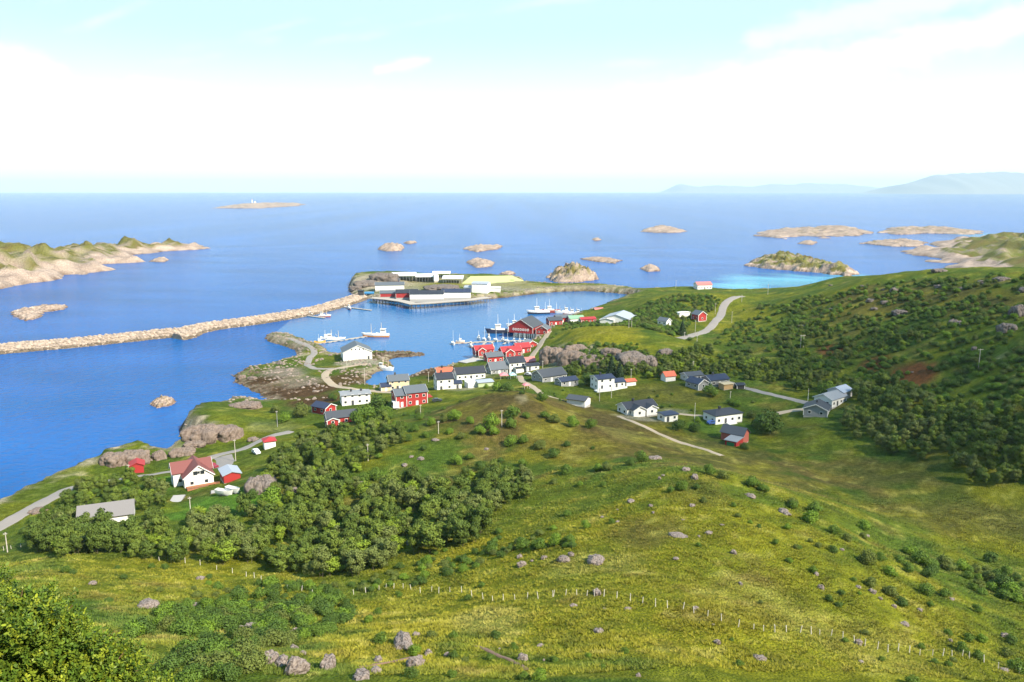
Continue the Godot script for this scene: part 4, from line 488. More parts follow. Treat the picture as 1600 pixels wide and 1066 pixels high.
# ---------------------------------------------------------------- the lie of the land
func survey() -> void:
	# multiquadric interpolation of the surveyed heights
	var n := SURVEY.size() / 3
	var px := PackedFloat64Array()
	var pz := PackedFloat64Array()
	for i in n:
		px.append(SURVEY[i * 3])
		pz.append(SURVEY[i * 3 + 1])
	var rows: Array[PackedFloat64Array] = []
	for i in n + 1:
		var r := PackedFloat64Array()
		r.resize(n + 2)
		if i < n:
			for j in n:
				var dx := px[i] - px[j]
				var dz := pz[i] - pz[j]
				r[j] = sqrt(dx * dx + dz * dz + 144.0) - (1.5 if i == j else 0.0)
			r[n] = 1.0
			r[n + 1] = SURVEY[i * 3 + 2]
		else:
			for j in n: r[j] = 1.0
		rows.append(r)
	var m := n + 1
	for k in m:
		var best := k
		for i in range(k + 1, m):
			if absf(rows[i][k]) > absf(rows[best][k]): best = i
		var swap := rows[k]
		rows[k] = rows[best]
		rows[best] = swap
		var rk := rows[k]
		var piv := rk[k]
		for i in range(k + 1, m):
			var ri := rows[i]
			var f := ri[k] / piv
			if f != 0.0:
				for j in range(k, m + 1): ri[j] -= f * rk[j]
			rows[i] = ri
	var w := PackedFloat64Array()
	w.resize(m)
	for k in range(m - 1, -1, -1):
		var v := rows[k][m]
		for j in range(k + 1, m): v -= rows[k][j] * w[j]
		w[k] = v / rows[k][k]
	gw = int((GX1 - GX0) / GRID) + 1
	gh = int((GZ1 - GZ0) / GRID) + 1
	relief.resize(gw * gh)
	shore.resize(gw * gh)
	var coast := PackedVector2Array()
	for i in COAST.size() / 2: coast.append(Vector2(COAST[i * 2], COAST[i * 2 + 1]))
	for j in gh:
		var z := GZ0 + j * GRID
		for i in gw:
			var x := GX0 + i * GRID
			shore[j * gw + i] = signed_distance(Vector2(x, z), coast)
			var v := w[n]
			if shore[j * gw + i] > -12.0:
				for k in n:
					var dx := x - px[k]
					var dz := z - pz[k]
					v += w[k] * sqrt(dx * dx + dz * dz + 144.0)
			relief[j * gw + i] = v

func signed_distance(p: Vector2, poly: PackedVector2Array) -> float:
	var best := 1e12
	var a := poly[poly.size() - 1]
	for b in poly:
		var d := b - a
		var t := clampf((p - a).dot(d) / (d.length_squared() + 1e-9), 0.0, 1.0)
		best = minf(best, p.distance_squared_to(a + d * t))
		a = b
	return sqrt(best) if Geometry2D.is_point_in_polygon(p, poly) else -sqrt(best)

func coarse(a: PackedFloat32Array, x: float, z: float) -> float:
	var u := clampf((x - GX0) / GRID, 0.0, gw - 1.001)
	var v := clampf((z - GZ0) / GRID, 0.0, gh - 1.001)
	var i := int(u)
	var j := int(v)
	var k := j * gw + i
	return lerpf(lerpf(a[k], a[k + 1], u - i), lerpf(a[k + gw], a[k + gw + 1], u - i), v - j)

func shaped(d: float, m: float) -> float:
	if d > 0.0:
		return maxf(m, 0.3 + minf(d * 0.12, 0.8)) * pow(clampf(d / 3.5, 0.0, 1.0), 0.6)
	return maxf(d * 0.35, -5.0)

func rough_height(x: float, z: float) -> float:
	var d := coarse(shore, x, z) + 2.2 * n_mid.get_noise_2d(x * 2.0, z * 2.0)
	var h := shaped(d, coarse(relief, x, z))
	var k := clampf(d / 12.0, 0.0, 1.0)
	h += k * (1.5 * n_big.get_noise_2d(x, z) + 0.5 * n_mid.get_noise_2d(x, z) + 0.16 * n_fine.get_noise_2d(x, z))
	if d > 0.0 and d < 14.0: h += 0.7 * absf(n_mid.get_noise_2d(x * 3.0, z * 3.0)) * minf(d, 3.0) / 3.0
	return h

# two nested height grids: the near slope finer than the rest
const NX0 := -172.0
const NX1 := 230.0
const NZ0 := -300.0
const NZ1 := -30.0
const NS := 1.5
const FX0 := -334.0
const FX1 := 494.0
const FZ0 := -954.0
const FZ1 := 36.0
const FS := 3.0
var near_h := PackedFloat32Array()
var far_h := PackedFloat32Array()
var nw := 0
var nh := 0
var fw := 0
var fh := 0

func grid_height(a: PackedFloat32Array, w: int, h: int, x0: float, z0: float, s: float, x: float, z: float) -> float:
	var u := clampf((x - x0) / s, 0.0, w - 1.001)
	var v := clampf((z - z0) / s, 0.0, h - 1.001)
	var i := int(u)
	var j := int(v)
	var fu := u - i
	var fv := v - j
	var k := j * w + i
	if fu + fv <= 1.0:
		return a[k] + (a[k + 1] - a[k]) * fu + (a[k + w] - a[k]) * fv
	return a[k + w + 1] + (a[k + w] - a[k + w + 1]) * (1.0 - fu) + (a[k + 1] - a[k + w + 1]) * (1.0 - fv)

func ground(x: float, z: float) -> float:
	# height of the ground mesh itself
	if x > NX0 and x < NX1 and z > NZ0 and z < NZ1:
		return grid_height(near_h, nw, nh, NX0, NZ0, NS, x, z)
	return grid_height(far_h, fw, fh, FX0, FZ0, FS, x, z)

func on(x: float, z: float, up := 0.0) -> Vector3:
	return Vector3(x, ground(x, z) + up, z)

# ---------------------------------------------------------------- what covers the ground
const GREEN := Color(0.105, 0.128, 0.014)
const LUSH := Color(0.072, 0.112, 0.016)
const GOLD := Color(0.205, 0.183, 0.013)
const STRAW := Color(0.27, 0.235, 0.06)
const HEATH := Color(0.115, 0.082, 0.028)
const RUST := Color(0.16, 0.06, 0.022)
const ROCK := Color(0.25, 0.195, 0.155)
const PALE_ROCK := Color(0.36, 0.285, 0.225)
const WRACK := Color(0.085, 0.045, 0.022)
const SAND := Color(0.36, 0.29, 0.19)
const LAWN := Color(0.085, 0.16, 0.018)
const GRAVEL := Color(0.30, 0.26, 0.21)

func cover(x: float, z: float, h: float, steep: float) -> Color:
	var d := coarse(shore, x, z)
	var a := n_patch.get_noise_2d(x, z)
	var b := n_mid.get_noise_2d(x + 300.0, z * 1.6)
	var c := n_fine.get_noise_2d(x * 0.7, z * 0.7 + 90.0)
	var e := n_big.get_noise_2d(x * 2.3 + 70.0, z * 2.3)
	var col := GREEN.lerp(LUSH, clampf(0.5 - 1.6 * a, 0.0, 1.0))
	var dry := DRYNESS
	var firm := 0.0
	for k in dry.size() / 6:
		var ux: float = (x - dry[k * 6]) / dry[k * 6 + 2]
		var uz: float = (z - dry[k * 6 + 1]) / dry[k * 6 + 3]
		var r := ux * ux + uz * uz
		if r < 2.2:
			var f: float = clampf((1.15 - r) * 1.5 + 1.1 * b + 0.5 * c + 0.5 * a, 0.0, 1.0) * dry[k * 6 + 5]
			if f > 0.0:
				col = col.lerp(COVERS[int(dry[k * 6 + 4])], f)
				if dry[k * 6 + 4] >= 5.0: firm = maxf(firm, f)
	# streaks of dry grass and moss
	var turf := col
	col = col.lerp(GOLD, clampf(0.9 * e + 0.5 * b + 0.10, 0.0, 0.55))
	col = col.lerp(HEATH, clampf(1.2 * b - 0.9 * a - 0.34, 0.0, 0.6))
	col = col.lerp(STRAW, clampf(2.2 * c + 1.2 * b - 1.0, 0.0, 0.45))
	col = col.lerp(turf, firm)
	# bare rock on steep ground, patchy
	var bare := clampf((steep - 0.85) * 3.0 + 1.6 * b + 0.8 * c - 0.25, 0.0, 1.0)
	if d > 0.0 and d < 26.0 and h < 12.0:
		bare = maxf(bare, clampf(1.0 - d / 6.0 + 1.5 * b + 0.6 * c, 0.0, 1.0))
	if bare > 0.0:
		col = col.lerp(ROCK.lerp(PALE_ROCK, clampf(0.5 + c + a, 0.0, 1.0)), bare)
	# tidal zone: dark wrack under the high water mark
	if h < 1.25 + 0.5 * b:
		col = col.lerp(WRACK.lerp(ROCK, clampf(0.25 + 1.2 * c, 0.0, 0.8)), clampf((1.25 + 0.5 * b - h) * 2.5, 0.0, 1.0))
	return col * (2.1 + 0.70 * c + 0.42 * b)

func make_land() -> void:
	nw = int((NX1 - NX0) / NS) + 1
	nh = int((NZ1 - NZ0) / NS) + 1
	fw = int((FX1 - FX0) / FS) + 1
	fh = int((FZ1 - FZ0) / FS) + 1
	far_h.resize(fw * fh)
	near_h.resize(nw * nh)
	for j in fh:
		for i in fw:
			far_h[j * fw + i] = rough_height(FX0 + i * FS, FZ0 + j * FS)
	for j in nh:
		for i in nw:
			var x := NX0 + i * NS
			var z := NZ0 + j * NS
			if i == 0 or j == 0 or i == nw - 1 or j == nh - 1:
				near_h[j * nw + i] = grid_height(far_h, fw, fh, FX0, FZ0, FS, x, z)
			else:
				near_h[j * nw + i] = rough_height(x, z)
	var soil := StandardMaterial3D.new()
	soil.resource_name = "turf"
	soil.vertex_color_use_as_albedo = true
	soil.roughness = 0.95
	soil.metallic_specular = 0.15
	soil.albedo_texture = noise_tex(11, 0.022, 1024, Color(0.50, 0.52, 0.48), Color(1.0, 1.0, 1.0), 6)
	soil.uv1_triplanar = true
	soil.uv1_world_triplanar = true
	soil.uv1_scale = Vector3(0.11, 0.11, 0.11)
	soil.detail_enabled = true
	soil.detail_blend_mode = BaseMaterial3D.BLEND_MODE_MUL
	soil.detail_albedo = noise_tex(12, 0.03, 512, Color(0.62, 0.66, 0.60), Color(1.0, 1.0, 1.0), 5)
	soil.detail_uv_layer = BaseMaterial3D.DETAIL_UV_2
	soil.uv2_triplanar = true
	soil.uv2_world_triplanar = true
	soil.uv2_scale = Vector3(0.031, 0.031, 0.031)
	soil.heightmap_enabled = true
	soil.heightmap_texture = bump_tex(13, 0.03, 512, 5)
	soil.heightmap_scale = 45.0
	var near := sheet(near_h, nw, nh, NX0, NZ0, NS, Rect2())
	var far := sheet(far_h, fw, fh, FX0, FZ0, FS, Rect2(NX0, NZ0, NX1 - NX0, NZ1 - NZ0))
	lone("ground", near, soil, "grassy slope, spur and valley below the viewpoint", "ground", "", "structure")
	lone("terrain", far, soil, "green coast with the village, bluffs and hills", "ground", "", "structure")

func sheet(a: PackedFloat32Array, w: int, h: int, x0: float, z0: float, s: float, hole: Rect2) -> ArrayMesh:
	var v := PackedVector3Array()
	var n := PackedVector3Array()
	var c := PackedColorArray()
	var ix := PackedInt32Array()
	v.resize(w * h)
	n.resize(w * h)
	c.resize(w * h)
	for j in h:
		var z := z0 + j * s
		for i in w:
			var k := j * w + i
			var x := x0 + i * s
			var gx := (a[k + (1 if i < w - 1 else 0)] - a[k - (1 if i > 0 else 0)]) / (s * (2.0 if i > 0 and i < w - 1 else 1.0))
			var gz := (a[k + (w if j < h - 1 else 0)] - a[k - (w if j > 0 else 0)]) / (s * (2.0 if j > 0 and j < h - 1 else 1.0))
			v[k] = Vector3(x, a[k], z)
			n[k] = Vector3(-gx, 1.0, -gz).normalized()
			if a[k] > -2.0 and not (hole.has_area() and hole.grow(-4.0).has_point(Vector2(x, z))):
				c[k] = cover(x, z, a[k], sqrt(gx * gx + gz * gz))
	for j in h - 1:
		for i in w - 1:
			var k := j * w + i
			if a[k] < -1.5 and a[k + 1] < -1.5 and a[k + w] < -1.5 and a[k + w + 1] < -1.5: continue
			if hole.has_area() and hole.has_point(Vector2(x0 + (i + 0.5) * s, z0 + (j + 0.5) * s)): continue
			ix.append_array([k, k + 1, k + w, k + 1, k + w + 1, k + w])
	var arr := []
	arr.resize(Mesh.ARRAY_MAX)
	arr[Mesh.ARRAY_VERTEX] = v
	arr[Mesh.ARRAY_NORMAL] = n
	arr[Mesh.ARRAY_COLOR] = c
	arr[Mesh.ARRAY_INDEX] = ix
	var m := ArrayMesh.new()
	m.add_surface_from_arrays(Mesh.PRIMITIVE_TRIANGLES, arr)
	return m

# ---------------------------------------------------------------- islands, skerries, far mountains
func islet(called: String, label: String, outline: PackedVector2Array, high: float, green: float, cells: int, seed_: float) -> void:
	var lo := outline[0]
	var hi := outline[0]
	for p in outline:
		lo = lo.min(p)
		hi = hi.max(p)
	var pad := (hi - lo) * 0.06
	lo -= pad
	hi += pad
	var s := maxf(hi.x - lo.x, hi.y - lo.y) / cells
	var w := int((hi.x - lo.x) / s) + 2
	var h := int((hi.y - lo.y) / s) + 2
	var wide := minf(hi.x - lo.x, hi.y - lo.y) * 0.5
	var v := PackedVector3Array()
	var c := PackedColorArray()
	var n := PackedVector3Array()
	var ix := PackedInt32Array()
	v.resize(w * h)
	c.resize(w * h)
	n.resize(w * h)
	var q := 40.0 / wide
	for j in h:
		for i in w:
			var p := lo + Vector2(i, j) * s
			var d := signed_distance(p, outline) + wide * 0.16 * n_mid.get_noise_2d(p.x * q * 1.5 + seed_, p.y * q * 1.5)
			var y := maxf(d * 0.5, -3.0)
			if d > 0.0:
				var t := clampf(d / (wide * 0.75), 0.0, 1.0)
				var lumps := 0.55 + 0.75 * n_big.get_noise_2d(p.x * q * 0.8 + seed_, p.y * q * 0.8) + 0.45 * absf(n_mid.get_noise_2d(p.x * q * 2.6, p.y * q * 2.6 + seed_))
				y = high * pow(t, 0.55) * clampf(lumps, 0.12, 1.4) + 0.4 * minf(d / 4.0, 1.0)
				y += high * (0.16 * n_fine.get_noise_2d(p.x * q * 0.9, p.y * q * 0.9 + seed_) + 0.38 * n_ridge.get_noise_2d(p.x * q, p.y * q + seed_) + 0.22 * n_mid.get_noise_2d(p.x * maxf(q, 0.5), p.y * maxf(q, 0.5) + seed_)) * minf(t * 3.0, 1.0)
			v[j * w + i] = Vector3(p.x, y, p.y)
			var e := n_mid.get_noise_2d(p.x * maxf(q, 0.6) + seed_, p.y * maxf(q, 0.6))
			var g := n_fine.get_noise_2d(p.x * maxf(q, 0.4) * 0.8, p.y * maxf(q, 0.4) * 0.8 + seed_)
			var col := ROCK.lerp(PALE_ROCK, clampf(0.6 + 1.2 * e, 0.0, 1.0)) * (1.0 + 0.4 * g)
			if green > 0.0 and d > wide * 0.12:
				col = col.lerp(GREEN.lerp(HEATH, clampf(0.3 + e, 0.0, 1.0)), clampf(green * 2.0 - 0.6 + 1.6 * e + 0.7 * g + d / wide * 0.6, 0.0, 1.0))
			if y < 0.9: col = WRACK.lerp(ROCK, clampf(0.5 + g, 0.0, 1.0))
			c[j * w + i] = col * 1.5
	for j in h:
		for i in w:
			var k := j * w + i
			var gx := (v[k + (1 if i < w - 1 else 0)].y - v[k - (1 if i > 0 else 0)].y) / (2.0 * s)
			var gz := (v[k + (w if j < h - 1 else 0)].y - v[k - (w if j > 0 else 0)].y) / (2.0 * s)
			n[k] = Vector3(-gx, 1.0, -gz).normalized()
			if i < w - 1 and j < h - 1 and maxf(maxf(v[k].y, v[k + 1].y), maxf(v[k + w].y, v[k + w + 1].y)) > -1.0:
				ix.append_array([k, k + 1, k + w, k + 1, k + w + 1, k + w])
	var arr := []
	arr.resize(Mesh.ARRAY_MAX)
	arr[Mesh.ARRAY_VERTEX] = v
	arr[Mesh.ARRAY_NORMAL] = n
	arr[Mesh.ARRAY_COLOR] = c
	arr[Mesh.ARRAY_INDEX] = ix
	var m := ArrayMesh.new()
	m.add_surface_from_arrays(Mesh.PRIMITIVE_TRIANGLES, arr)
	lone(called, m, mats["stone_ground"], label, "island", "islands and skerries off the coast", "structure")

func make_islands() -> void:
	var m := StandardMaterial3D.new()
	m.resource_name = "stone_ground"
	m.vertex_color_use_as_albedo = true
	m.roughness = 0.9
	m.metallic_specular = 0.2
	m.albedo_texture = noise_tex(21, 0.03, 512, Color(0.6, 0.58, 0.56), Color(1, 1, 1), 6)
	m.uv1_triplanar = true
	m.uv1_world_triplanar = true
	m.uv1_scale = Vector3(0.03, 0.03, 0.03)
	m.heightmap_enabled = true
	m.heightmap_texture = bump_tex(22, 0.03, 512, 6)
	m.heightmap_scale = 120.0
	mats["stone_ground"] = m
	var k := 0
	for a in ISLES:
		var poly := PackedVector2Array()
		for i in a[5].size() / 2: poly.append(Vector2(a[5][i * 2], a[5][i * 2 + 1]))
		islet(a[0], a[1], poly, a[2], a[3], int(a[4] * 1.5), 37.0 * k)
		k += 1

func make_mountains() -> void:
	# a far range: a long ridge with gullies, one per table row: x of both ends, z, heights along the crest
	var m := paint("far_rock", Color(0.17, 0.17, 0.15), 0.95, false)
	for r in RANGES:
		var crest: Array = r[4]
		var cols := 160
		var rows := 14
		var s := SurfaceTool.new()
		s.begin(Mesh.PRIMITIVE_TRIANGLES)
		s.set_smooth_group(0)
		var pts: Array[Vector3] = []
		for j in rows + 1:
			var t := float(j) / rows
			for i in cols + 1:
				var u := float(i) / cols
				var f := u * (crest.size() - 1)
				var a := int(minf(f, crest.size() - 2))
				var g := f - a
				var top: float = lerpf(crest[a], crest[a + 1], g * g * (3.0 - 2.0 * g))
				var x: float = lerpf(r[1], r[2], u)
				var gully := n_ridge.get_noise_2d(x * 0.03, t * 9.0 + r[3])
				var y := top * (1.0 + 0.06 * n_ridge.get_noise_2d(x * 0.05, r[3])) * pow(1.0 - absf(t - 0.5) * 2.0, 0.62) * (1.0 + 0.22 * gully * (1.0 - (1.0 - absf(t - 0.5) * 2.0)))
				pts.append(Vector3(x, y - 6.0, r[3] + (0.5 - t) * 5200.0))
		for j in rows:
			for i in cols:
				var k := j * (cols + 1) + i
				quad(s, pts[k], pts[k + cols + 1], pts[k + cols + 2], pts[k + 1])
		s.generate_normals()
		lone("mountain", s.commit(), m, r[0], "mountain", "", "structure")

# ---------------------------------------------------------------- sea
func make_sea() -> void:
	var m := StandardMaterial3D.new()
	m.resource_name = "sea_water"
	m.vertex_color_use_as_albedo = true
	m.roughness = 0.16
	m.metallic_specular = 0.11
	m.normal_enabled = true
	var n := bump_tex(31, 0.012, 1024, 6)
	n.as_normal_map = true
	n.bump_strength = 9.0
	m.normal_texture = n
	m.normal_scale = 1.2
	m.uv1_triplanar = true
	m.uv1_world_triplanar = true
	m.uv1_scale = Vector3(1.0 / 95.0, 1.0 / 60.0, 1.0 / 42.0)
	var v := PackedVector3Array()
	var c := PackedColorArray()
	var nn := PackedVector3Array()
	var ix := PackedInt32Array()
	# fine cells round the coast, wide ones out to the horizon
	var xs := PackedFloat32Array([-60000, -30000, -12000, -5000, -2500, -1500])
	for i in 150: xs.append(-1100.0 + i * 16.0)
	xs.append_array([1500, 2500, 5000, 12000, 30000, 60000])
	var zs := PackedFloat32Array([3000, 500])
	for i in 96: zs.append(0.0 - i * 16.0)
	zs.append_array([-1700, -2200, -3200, -5000, -9000, -16000, -28000, -46000])
	var deep := Color(0.008, 0.078, 0.245)
	for z in zs:
		for x in xs:
			v.append(Vector3(x, 0, z))
			nn.append(Vector3.UP)
			var col := deep
			for k in SHALLOWS.size() / 5:
				var ux: float = (x - SHALLOWS[k * 5]) / SHALLOWS[k * 5 + 2]
				var uz: float = (z - SHALLOWS[k * 5 + 1]) / SHALLOWS[k * 5 + 3]
				var f := clampf(1.2 - ux * ux - uz * uz + 0.9 * n_mid.get_noise_2d(x * 0.4, z * 0.4), 0.0, 1.0)
				col = col.lerp(Color(0.10, 0.36, 0.42), f * SHALLOWS[k * 5 + 4])
			c.append(col * (1.0 + 0.30 * n_big.get_noise_2d(x * 0.25, z * 0.6)))
	var w := xs.size()
	for j in zs.size() - 1:
		for i in w - 1:
			var k := j * w + i
			ix.append_array([k, k + w, k + 1, k + 1, k + w, k + w + 1])
	var arr := []
	arr.resize(Mesh.ARRAY_MAX)
	arr[Mesh.ARRAY_VERTEX] = v
	arr[Mesh.ARRAY_NORMAL] = nn
	arr[Mesh.ARRAY_COLOR] = c
	arr[Mesh.ARRAY_INDEX] = ix
	var sea := ArrayMesh.new()
	sea.add_surface_from_arrays(Mesh.PRIMITIVE_TRIANGLES, arr)
	lone("sea", sea, m, "blue open sea with small waves", "sea", "", "structure")
	# the sheltered water of the harbour is smoother
	var calm := m.duplicate() as StandardMaterial3D
	calm.resource_name = "harbour_water"
	calm.normal_scale = 0.22
	calm.roughness = 0.05
	calm.metallic_specular = 0.17
	calm.vertex_color_use_as_albedo = false
	calm.albedo_color = lin(0.012, 0.095, 0.245)
	var poly := PackedVector2Array()
	for i in HARBOUR.size() / 2: poly.append(Vector2(HARBOUR[i * 2], HARBOUR[i * 2 + 1]))
	var t := Geometry2D.triangulate_polygon(poly)
	var s := st()
	for i in range(0, t.size(), 3):
		var p := poly[t[i]]
		var q := poly[t[i + 1]]
		var r := poly[t[i + 2]]
		if (q - p).cross(r - p) < 0.0:
			var o := q
			q = r
			r = o
		tri(s, Vector3(p.x, 0.02, p.y), Vector3(q.x, 0.02, q.y), Vector3(r.x, 0.02, r.y))
	lone("harbour_water", done(s), calm, "calm blue water inside the harbour", "water", "", "structure")

# ---------------------------------------------------------------- sky
func sky_picture() -> ImageTexture:
	var w := 2048
	var h := 1024
	var wisps := FastNoiseLite.new()
	wisps.seed = 5
	wisps.frequency = 0.9
	wisps.fractal_octaves = 5
	var a := PackedFloat32Array()
	a.resize(w * h * 3)
	var zenith := Color(0.13, 0.31, 0.58)
	var band := Color(0.285, 0.40, 0.415)
	var low := Color(0.56, 0.585, 0.59)
	var cloud := Color(0.56, 0.57, 0.575)
	for y in h:
		var el := PI * (0.5 - (y + 0.5) / h)
		var up := sin(el)
		var base := low.lerp(band, smoothstep(0.04, 0.19, up)).lerp(zenith, smoothstep(0.19, 0.95, up))
		if up < 0.0: base = low
		for x in w:
			var col := base
			if up > 0.0 and up < 0.75:
				var az := wrapf(TAU * (x + 0.5) / w, -PI, PI)
				var d := Vector3(sin(az) * cos(el), up, -cos(az) * cos(el))
				# thin high cloud on a level far overhead, drawn out along one wind
				var p := Vector2(d.x, d.z) / (up + 0.06)
				var along := p.x * 0.82 + p.y * 0.57
				var across := -p.x * 0.57 + p.y * 0.82
				var f := wisps.get_noise_2d(along * 0.33, across * 1.4) + 0.35 * wisps.get_noise_2d(along * 1.5 + 9.0, across * 4.0)
				var amount := smoothstep(0.30, 0.9, f) * 0.45
				for k in STREAKS.size() / 6:
					# one drawn-out cloud each: azimuth and elevation of both ends in degrees, half width, thickness
					var p0 := Vector2(STREAKS[k * 6], STREAKS[k * 6 + 1])
					var p1 := Vector2(STREAKS[k * 6 + 2], STREAKS[k * 6 + 3])
					var q := Vector2(rad_to_deg(az), rad_to_deg(el))
					if q.y > p1.y + 6.0 or absf(q.x - (p0.x + p1.x) * 0.5) > absf(p1.x - p0.x) * 0.5 + 6.0: continue
					var t := clampf((q - p0).dot(p1 - p0) / (p1 - p0).length_squared(), 0.0, 1.0)
					var dist := q.distance_to(p0.lerp(p1, t)) / (STREAKS[k * 6 + 4] * (0.45 + 0.55 * sin(PI * (0.12 + 0.8 * t))))
					var fray := 0.40 * wisps.get_noise_2d(q.x * 0.28 + 3.0 * k, q.y * 1.1) + 0.25 * wisps.get_noise_2d(q.x * 1.1, q.y * 3.2 + k)
					amount = maxf(amount, smoothstep(1.0, 0.1, dist + fray) * STREAKS[k * 6 + 5])
				col = base.lerp(cloud, clampf(amount, 0.0, 1.0))
			var o := (y * w + x) * 3
			a[o] = col.r
			a[o + 1] = col.g
			a[o + 2] = col.b
	return ImageTexture.create_from_image(Image.create_from_data(w, h, false, Image.FORMAT_RGBF, a.to_byte_array()))

func make_view() -> void:
	var cam := Camera3D.new()
	cam.name = "camera"
	cam.position = Vector3(0, 100, 0)
	cam.rotation_degrees = Vector3(-10.70, 0, 0)
	cam.fov = 46.39
	cam.near = 0.1
	cam.far = 90000.0
	cam.current = true
	add_child(cam)
	var env := Environment.new()
	env.background_mode = Environment.BG_SKY
	var pano := PanoramaSkyMaterial.new()
	pano.panorama = sky_picture()
	env.sky = Sky.new()
	env.sky.sky_material = pano
	env.tonemap_mode = Environment.TONE_MAPPER_LINEAR
	env.tonemap_exposure = 2.5
	env.fog_enabled = true
	env.fog_density = 0.000035
	env.fog_light_color = Color(0.82, 0.93, 1.0)
	env.sdfgi_enabled = true
	env.ssao_enabled = true
	env.ssil_enabled = true
	var we := WorldEnvironment.new()
	we.name = "environment"
	we.environment = env
	add_child(we)
	var sun := DirectionalLight3D.new()
	sun.name = "sun"
	sun.light_energy = 1.5
	sun.light_color = Color(1.0, 0.955, 0.88)
	sun.light_angular_distance = 0.5
	sun.shadow_enabled = true
	add_child(sun)
	sun.look_at_from_position(Vector3(72, 78, 60), Vector3.ZERO)

func set_noise() -> void:
	n_big.seed = 1
	n_big.frequency = 0.018
	n_big.fractal_octaves = 3
	n_mid.seed = 2
	n_mid.frequency = 0.045
	n_mid.fractal_octaves = 3
	n_fine.seed = 3
	n_fine.frequency = 0.22
	n_fine.fractal_octaves = 2
	n_patch.seed = 4
	n_patch.frequency = 0.011
	n_patch.fractal_octaves = 4
	n_ridge.seed = 6
	n_ridge.frequency = 0.05
	n_ridge.fractal_type = FastNoiseLite.FRACTAL_RIDGED
	n_ridge.fractal_octaves = 4
	rng.seed = 20

func _ready() -> void:
	set_noise()
	make_view()
	grain = noise_tex(41, 0.05, 512, Color(0.78, 0.77, 0.75), Color(1, 1, 1), 6)
	survey()
	make_land()
	make_sea()
	make_islands()
	make_mountains()
	make_plants()
	make_roads()
	make_rocks()
	make_houses()
	make_harbour()
	make_boats()
	make_yards()
	make_woods()
	spruce(on(SPRUCES[0], SPRUCES[1]), SPRUCES[2], "dark spruce among the trees behind the white house with navy roof")
	spruce(on(SPRUCES[3], SPRUCES[4]), SPRUCES[5], "second dark spruce close behind the navy roofed house")
	spruce(on(SPRUCES[6], SPRUCES[7]), SPRUCES[8], "pointed spruce beside the far road's red shed")
	make_fences()
	make_poles()
	make_grass()
	near_tree(on(WILLOW[0], WILLOW[1]), WILLOW[2], "big leafy willow with reddish stems in the near corner", 5, 30000, 0.044)
	near_tree(on(WILLOW[3], WILLOW[4]), WILLOW[5], "smaller willow beside the big one at the bottom edge", 6, 9000, 0.036)
	make_cloud()


# ---------------------------------------------------------------- leaves, trees, bushes
func leaf(v: PackedVector3Array, n: PackedVector3Array, c: PackedColorArray, at: Vector3, out: Vector3, size: float, r: RandomNumberGenerator, tone: float) -> void:
	# one spray of leaves: a bent rhomb of four triangles' worth of leaf surface
	var d := Vector3(r.randfn(), r.randfn() * 0.8 + 0.25, r.randfn()).normalized()
	var f := (out * 0.9 + Vector3(r.randfn(), r.randfn(), r.randfn()) * 0.75).normalized()
	var u := d.cross(f)
	if u.length() < 0.05: u = Vector3.RIGHT
	u = u.normalized()
	d = f.cross(u)
	var a := at + d * size
	var b := at - d * size * 0.8
	var p := at + u * size * 0.55 - f * size * 0.18
	var q := at - u * size * 0.55 - f * size * 0.18
	v.append_array([a, p, b, a, b, q])
	var nn := (f + out * 0.8).normalized()
	var k := tone * r.randf_range(0.8, 1.2)
	var col := Color(k, k * r.randf_range(0.96, 1.04), k * 0.95)
	for i in 6:
		n.append(nn)
		c.append(col)

func crown_mesh(seed_: int, lobes: Array, count: int, size: float) -> ArrayMesh:
	# lobes: centre, radii; sprays of leaves through the outer part of every lobe
	var r := RandomNumberGenerator.new()
	r.seed = seed_
	var v := PackedVector3Array()
	var n := PackedVector3Array()
	var c := PackedColorArray()
	var total := 0.0
	for l in lobes: total += l[1].x * l[1].y + l[1].z * l[1].y
	var mid := Vector3.ZERO
	for l in lobes: mid += l[0] / lobes.size()
	for l in lobes:
		var k := int(count * (l[1].x * l[1].y + l[1].z * l[1].y) / total)
		var tone := r.randf_range(0.85, 1.15)
		for i in k:
			var d := Vector3(r.randfn(), r.randfn(), r.randfn()).normalized()
			var lump := 0.86 + 0.30 * n_mid.get_noise_3d(d.x * 40.0 + seed_ * 7.0, d.y * 40.0, d.z * 40.0)
			var p: Vector3 = l[0] + d * l[1] * (lump * pow(r.randf(), 0.28))
			if p.y < 0.05: continue
			leaf(v, n, c, p, ((p - mid).normalized() + d).normalized(), size * r.randf_range(0.6, 1.25), r, tone)
	var arr := []
	arr.resize(Mesh.ARRAY_MAX)
	arr[Mesh.ARRAY_VERTEX] = v
	arr[Mesh.ARRAY_NORMAL] = n
	arr[Mesh.ARRAY_COLOR] = c
	var m := ArrayMesh.new()
	m.add_surface_from_arrays(Mesh.PRIMITIVE_TRIANGLES, arr)
	return m

func leaf_paint(key: String, c: Color) -> StandardMaterial3D:
	if mats.has(key): return mats[key]
	var m := StandardMaterial3D.new()
	m.resource_name = key
	m.albedo_color = c.linear_to_srgb()
	m.vertex_color_use_as_albedo = true
	m.roughness = 0.65
	m.metallic_specular = 0.25
	m.backlight_enabled = true
	m.backlight = Color(0.42, 0.5, 0.2)
	mats[key] = m
	return m

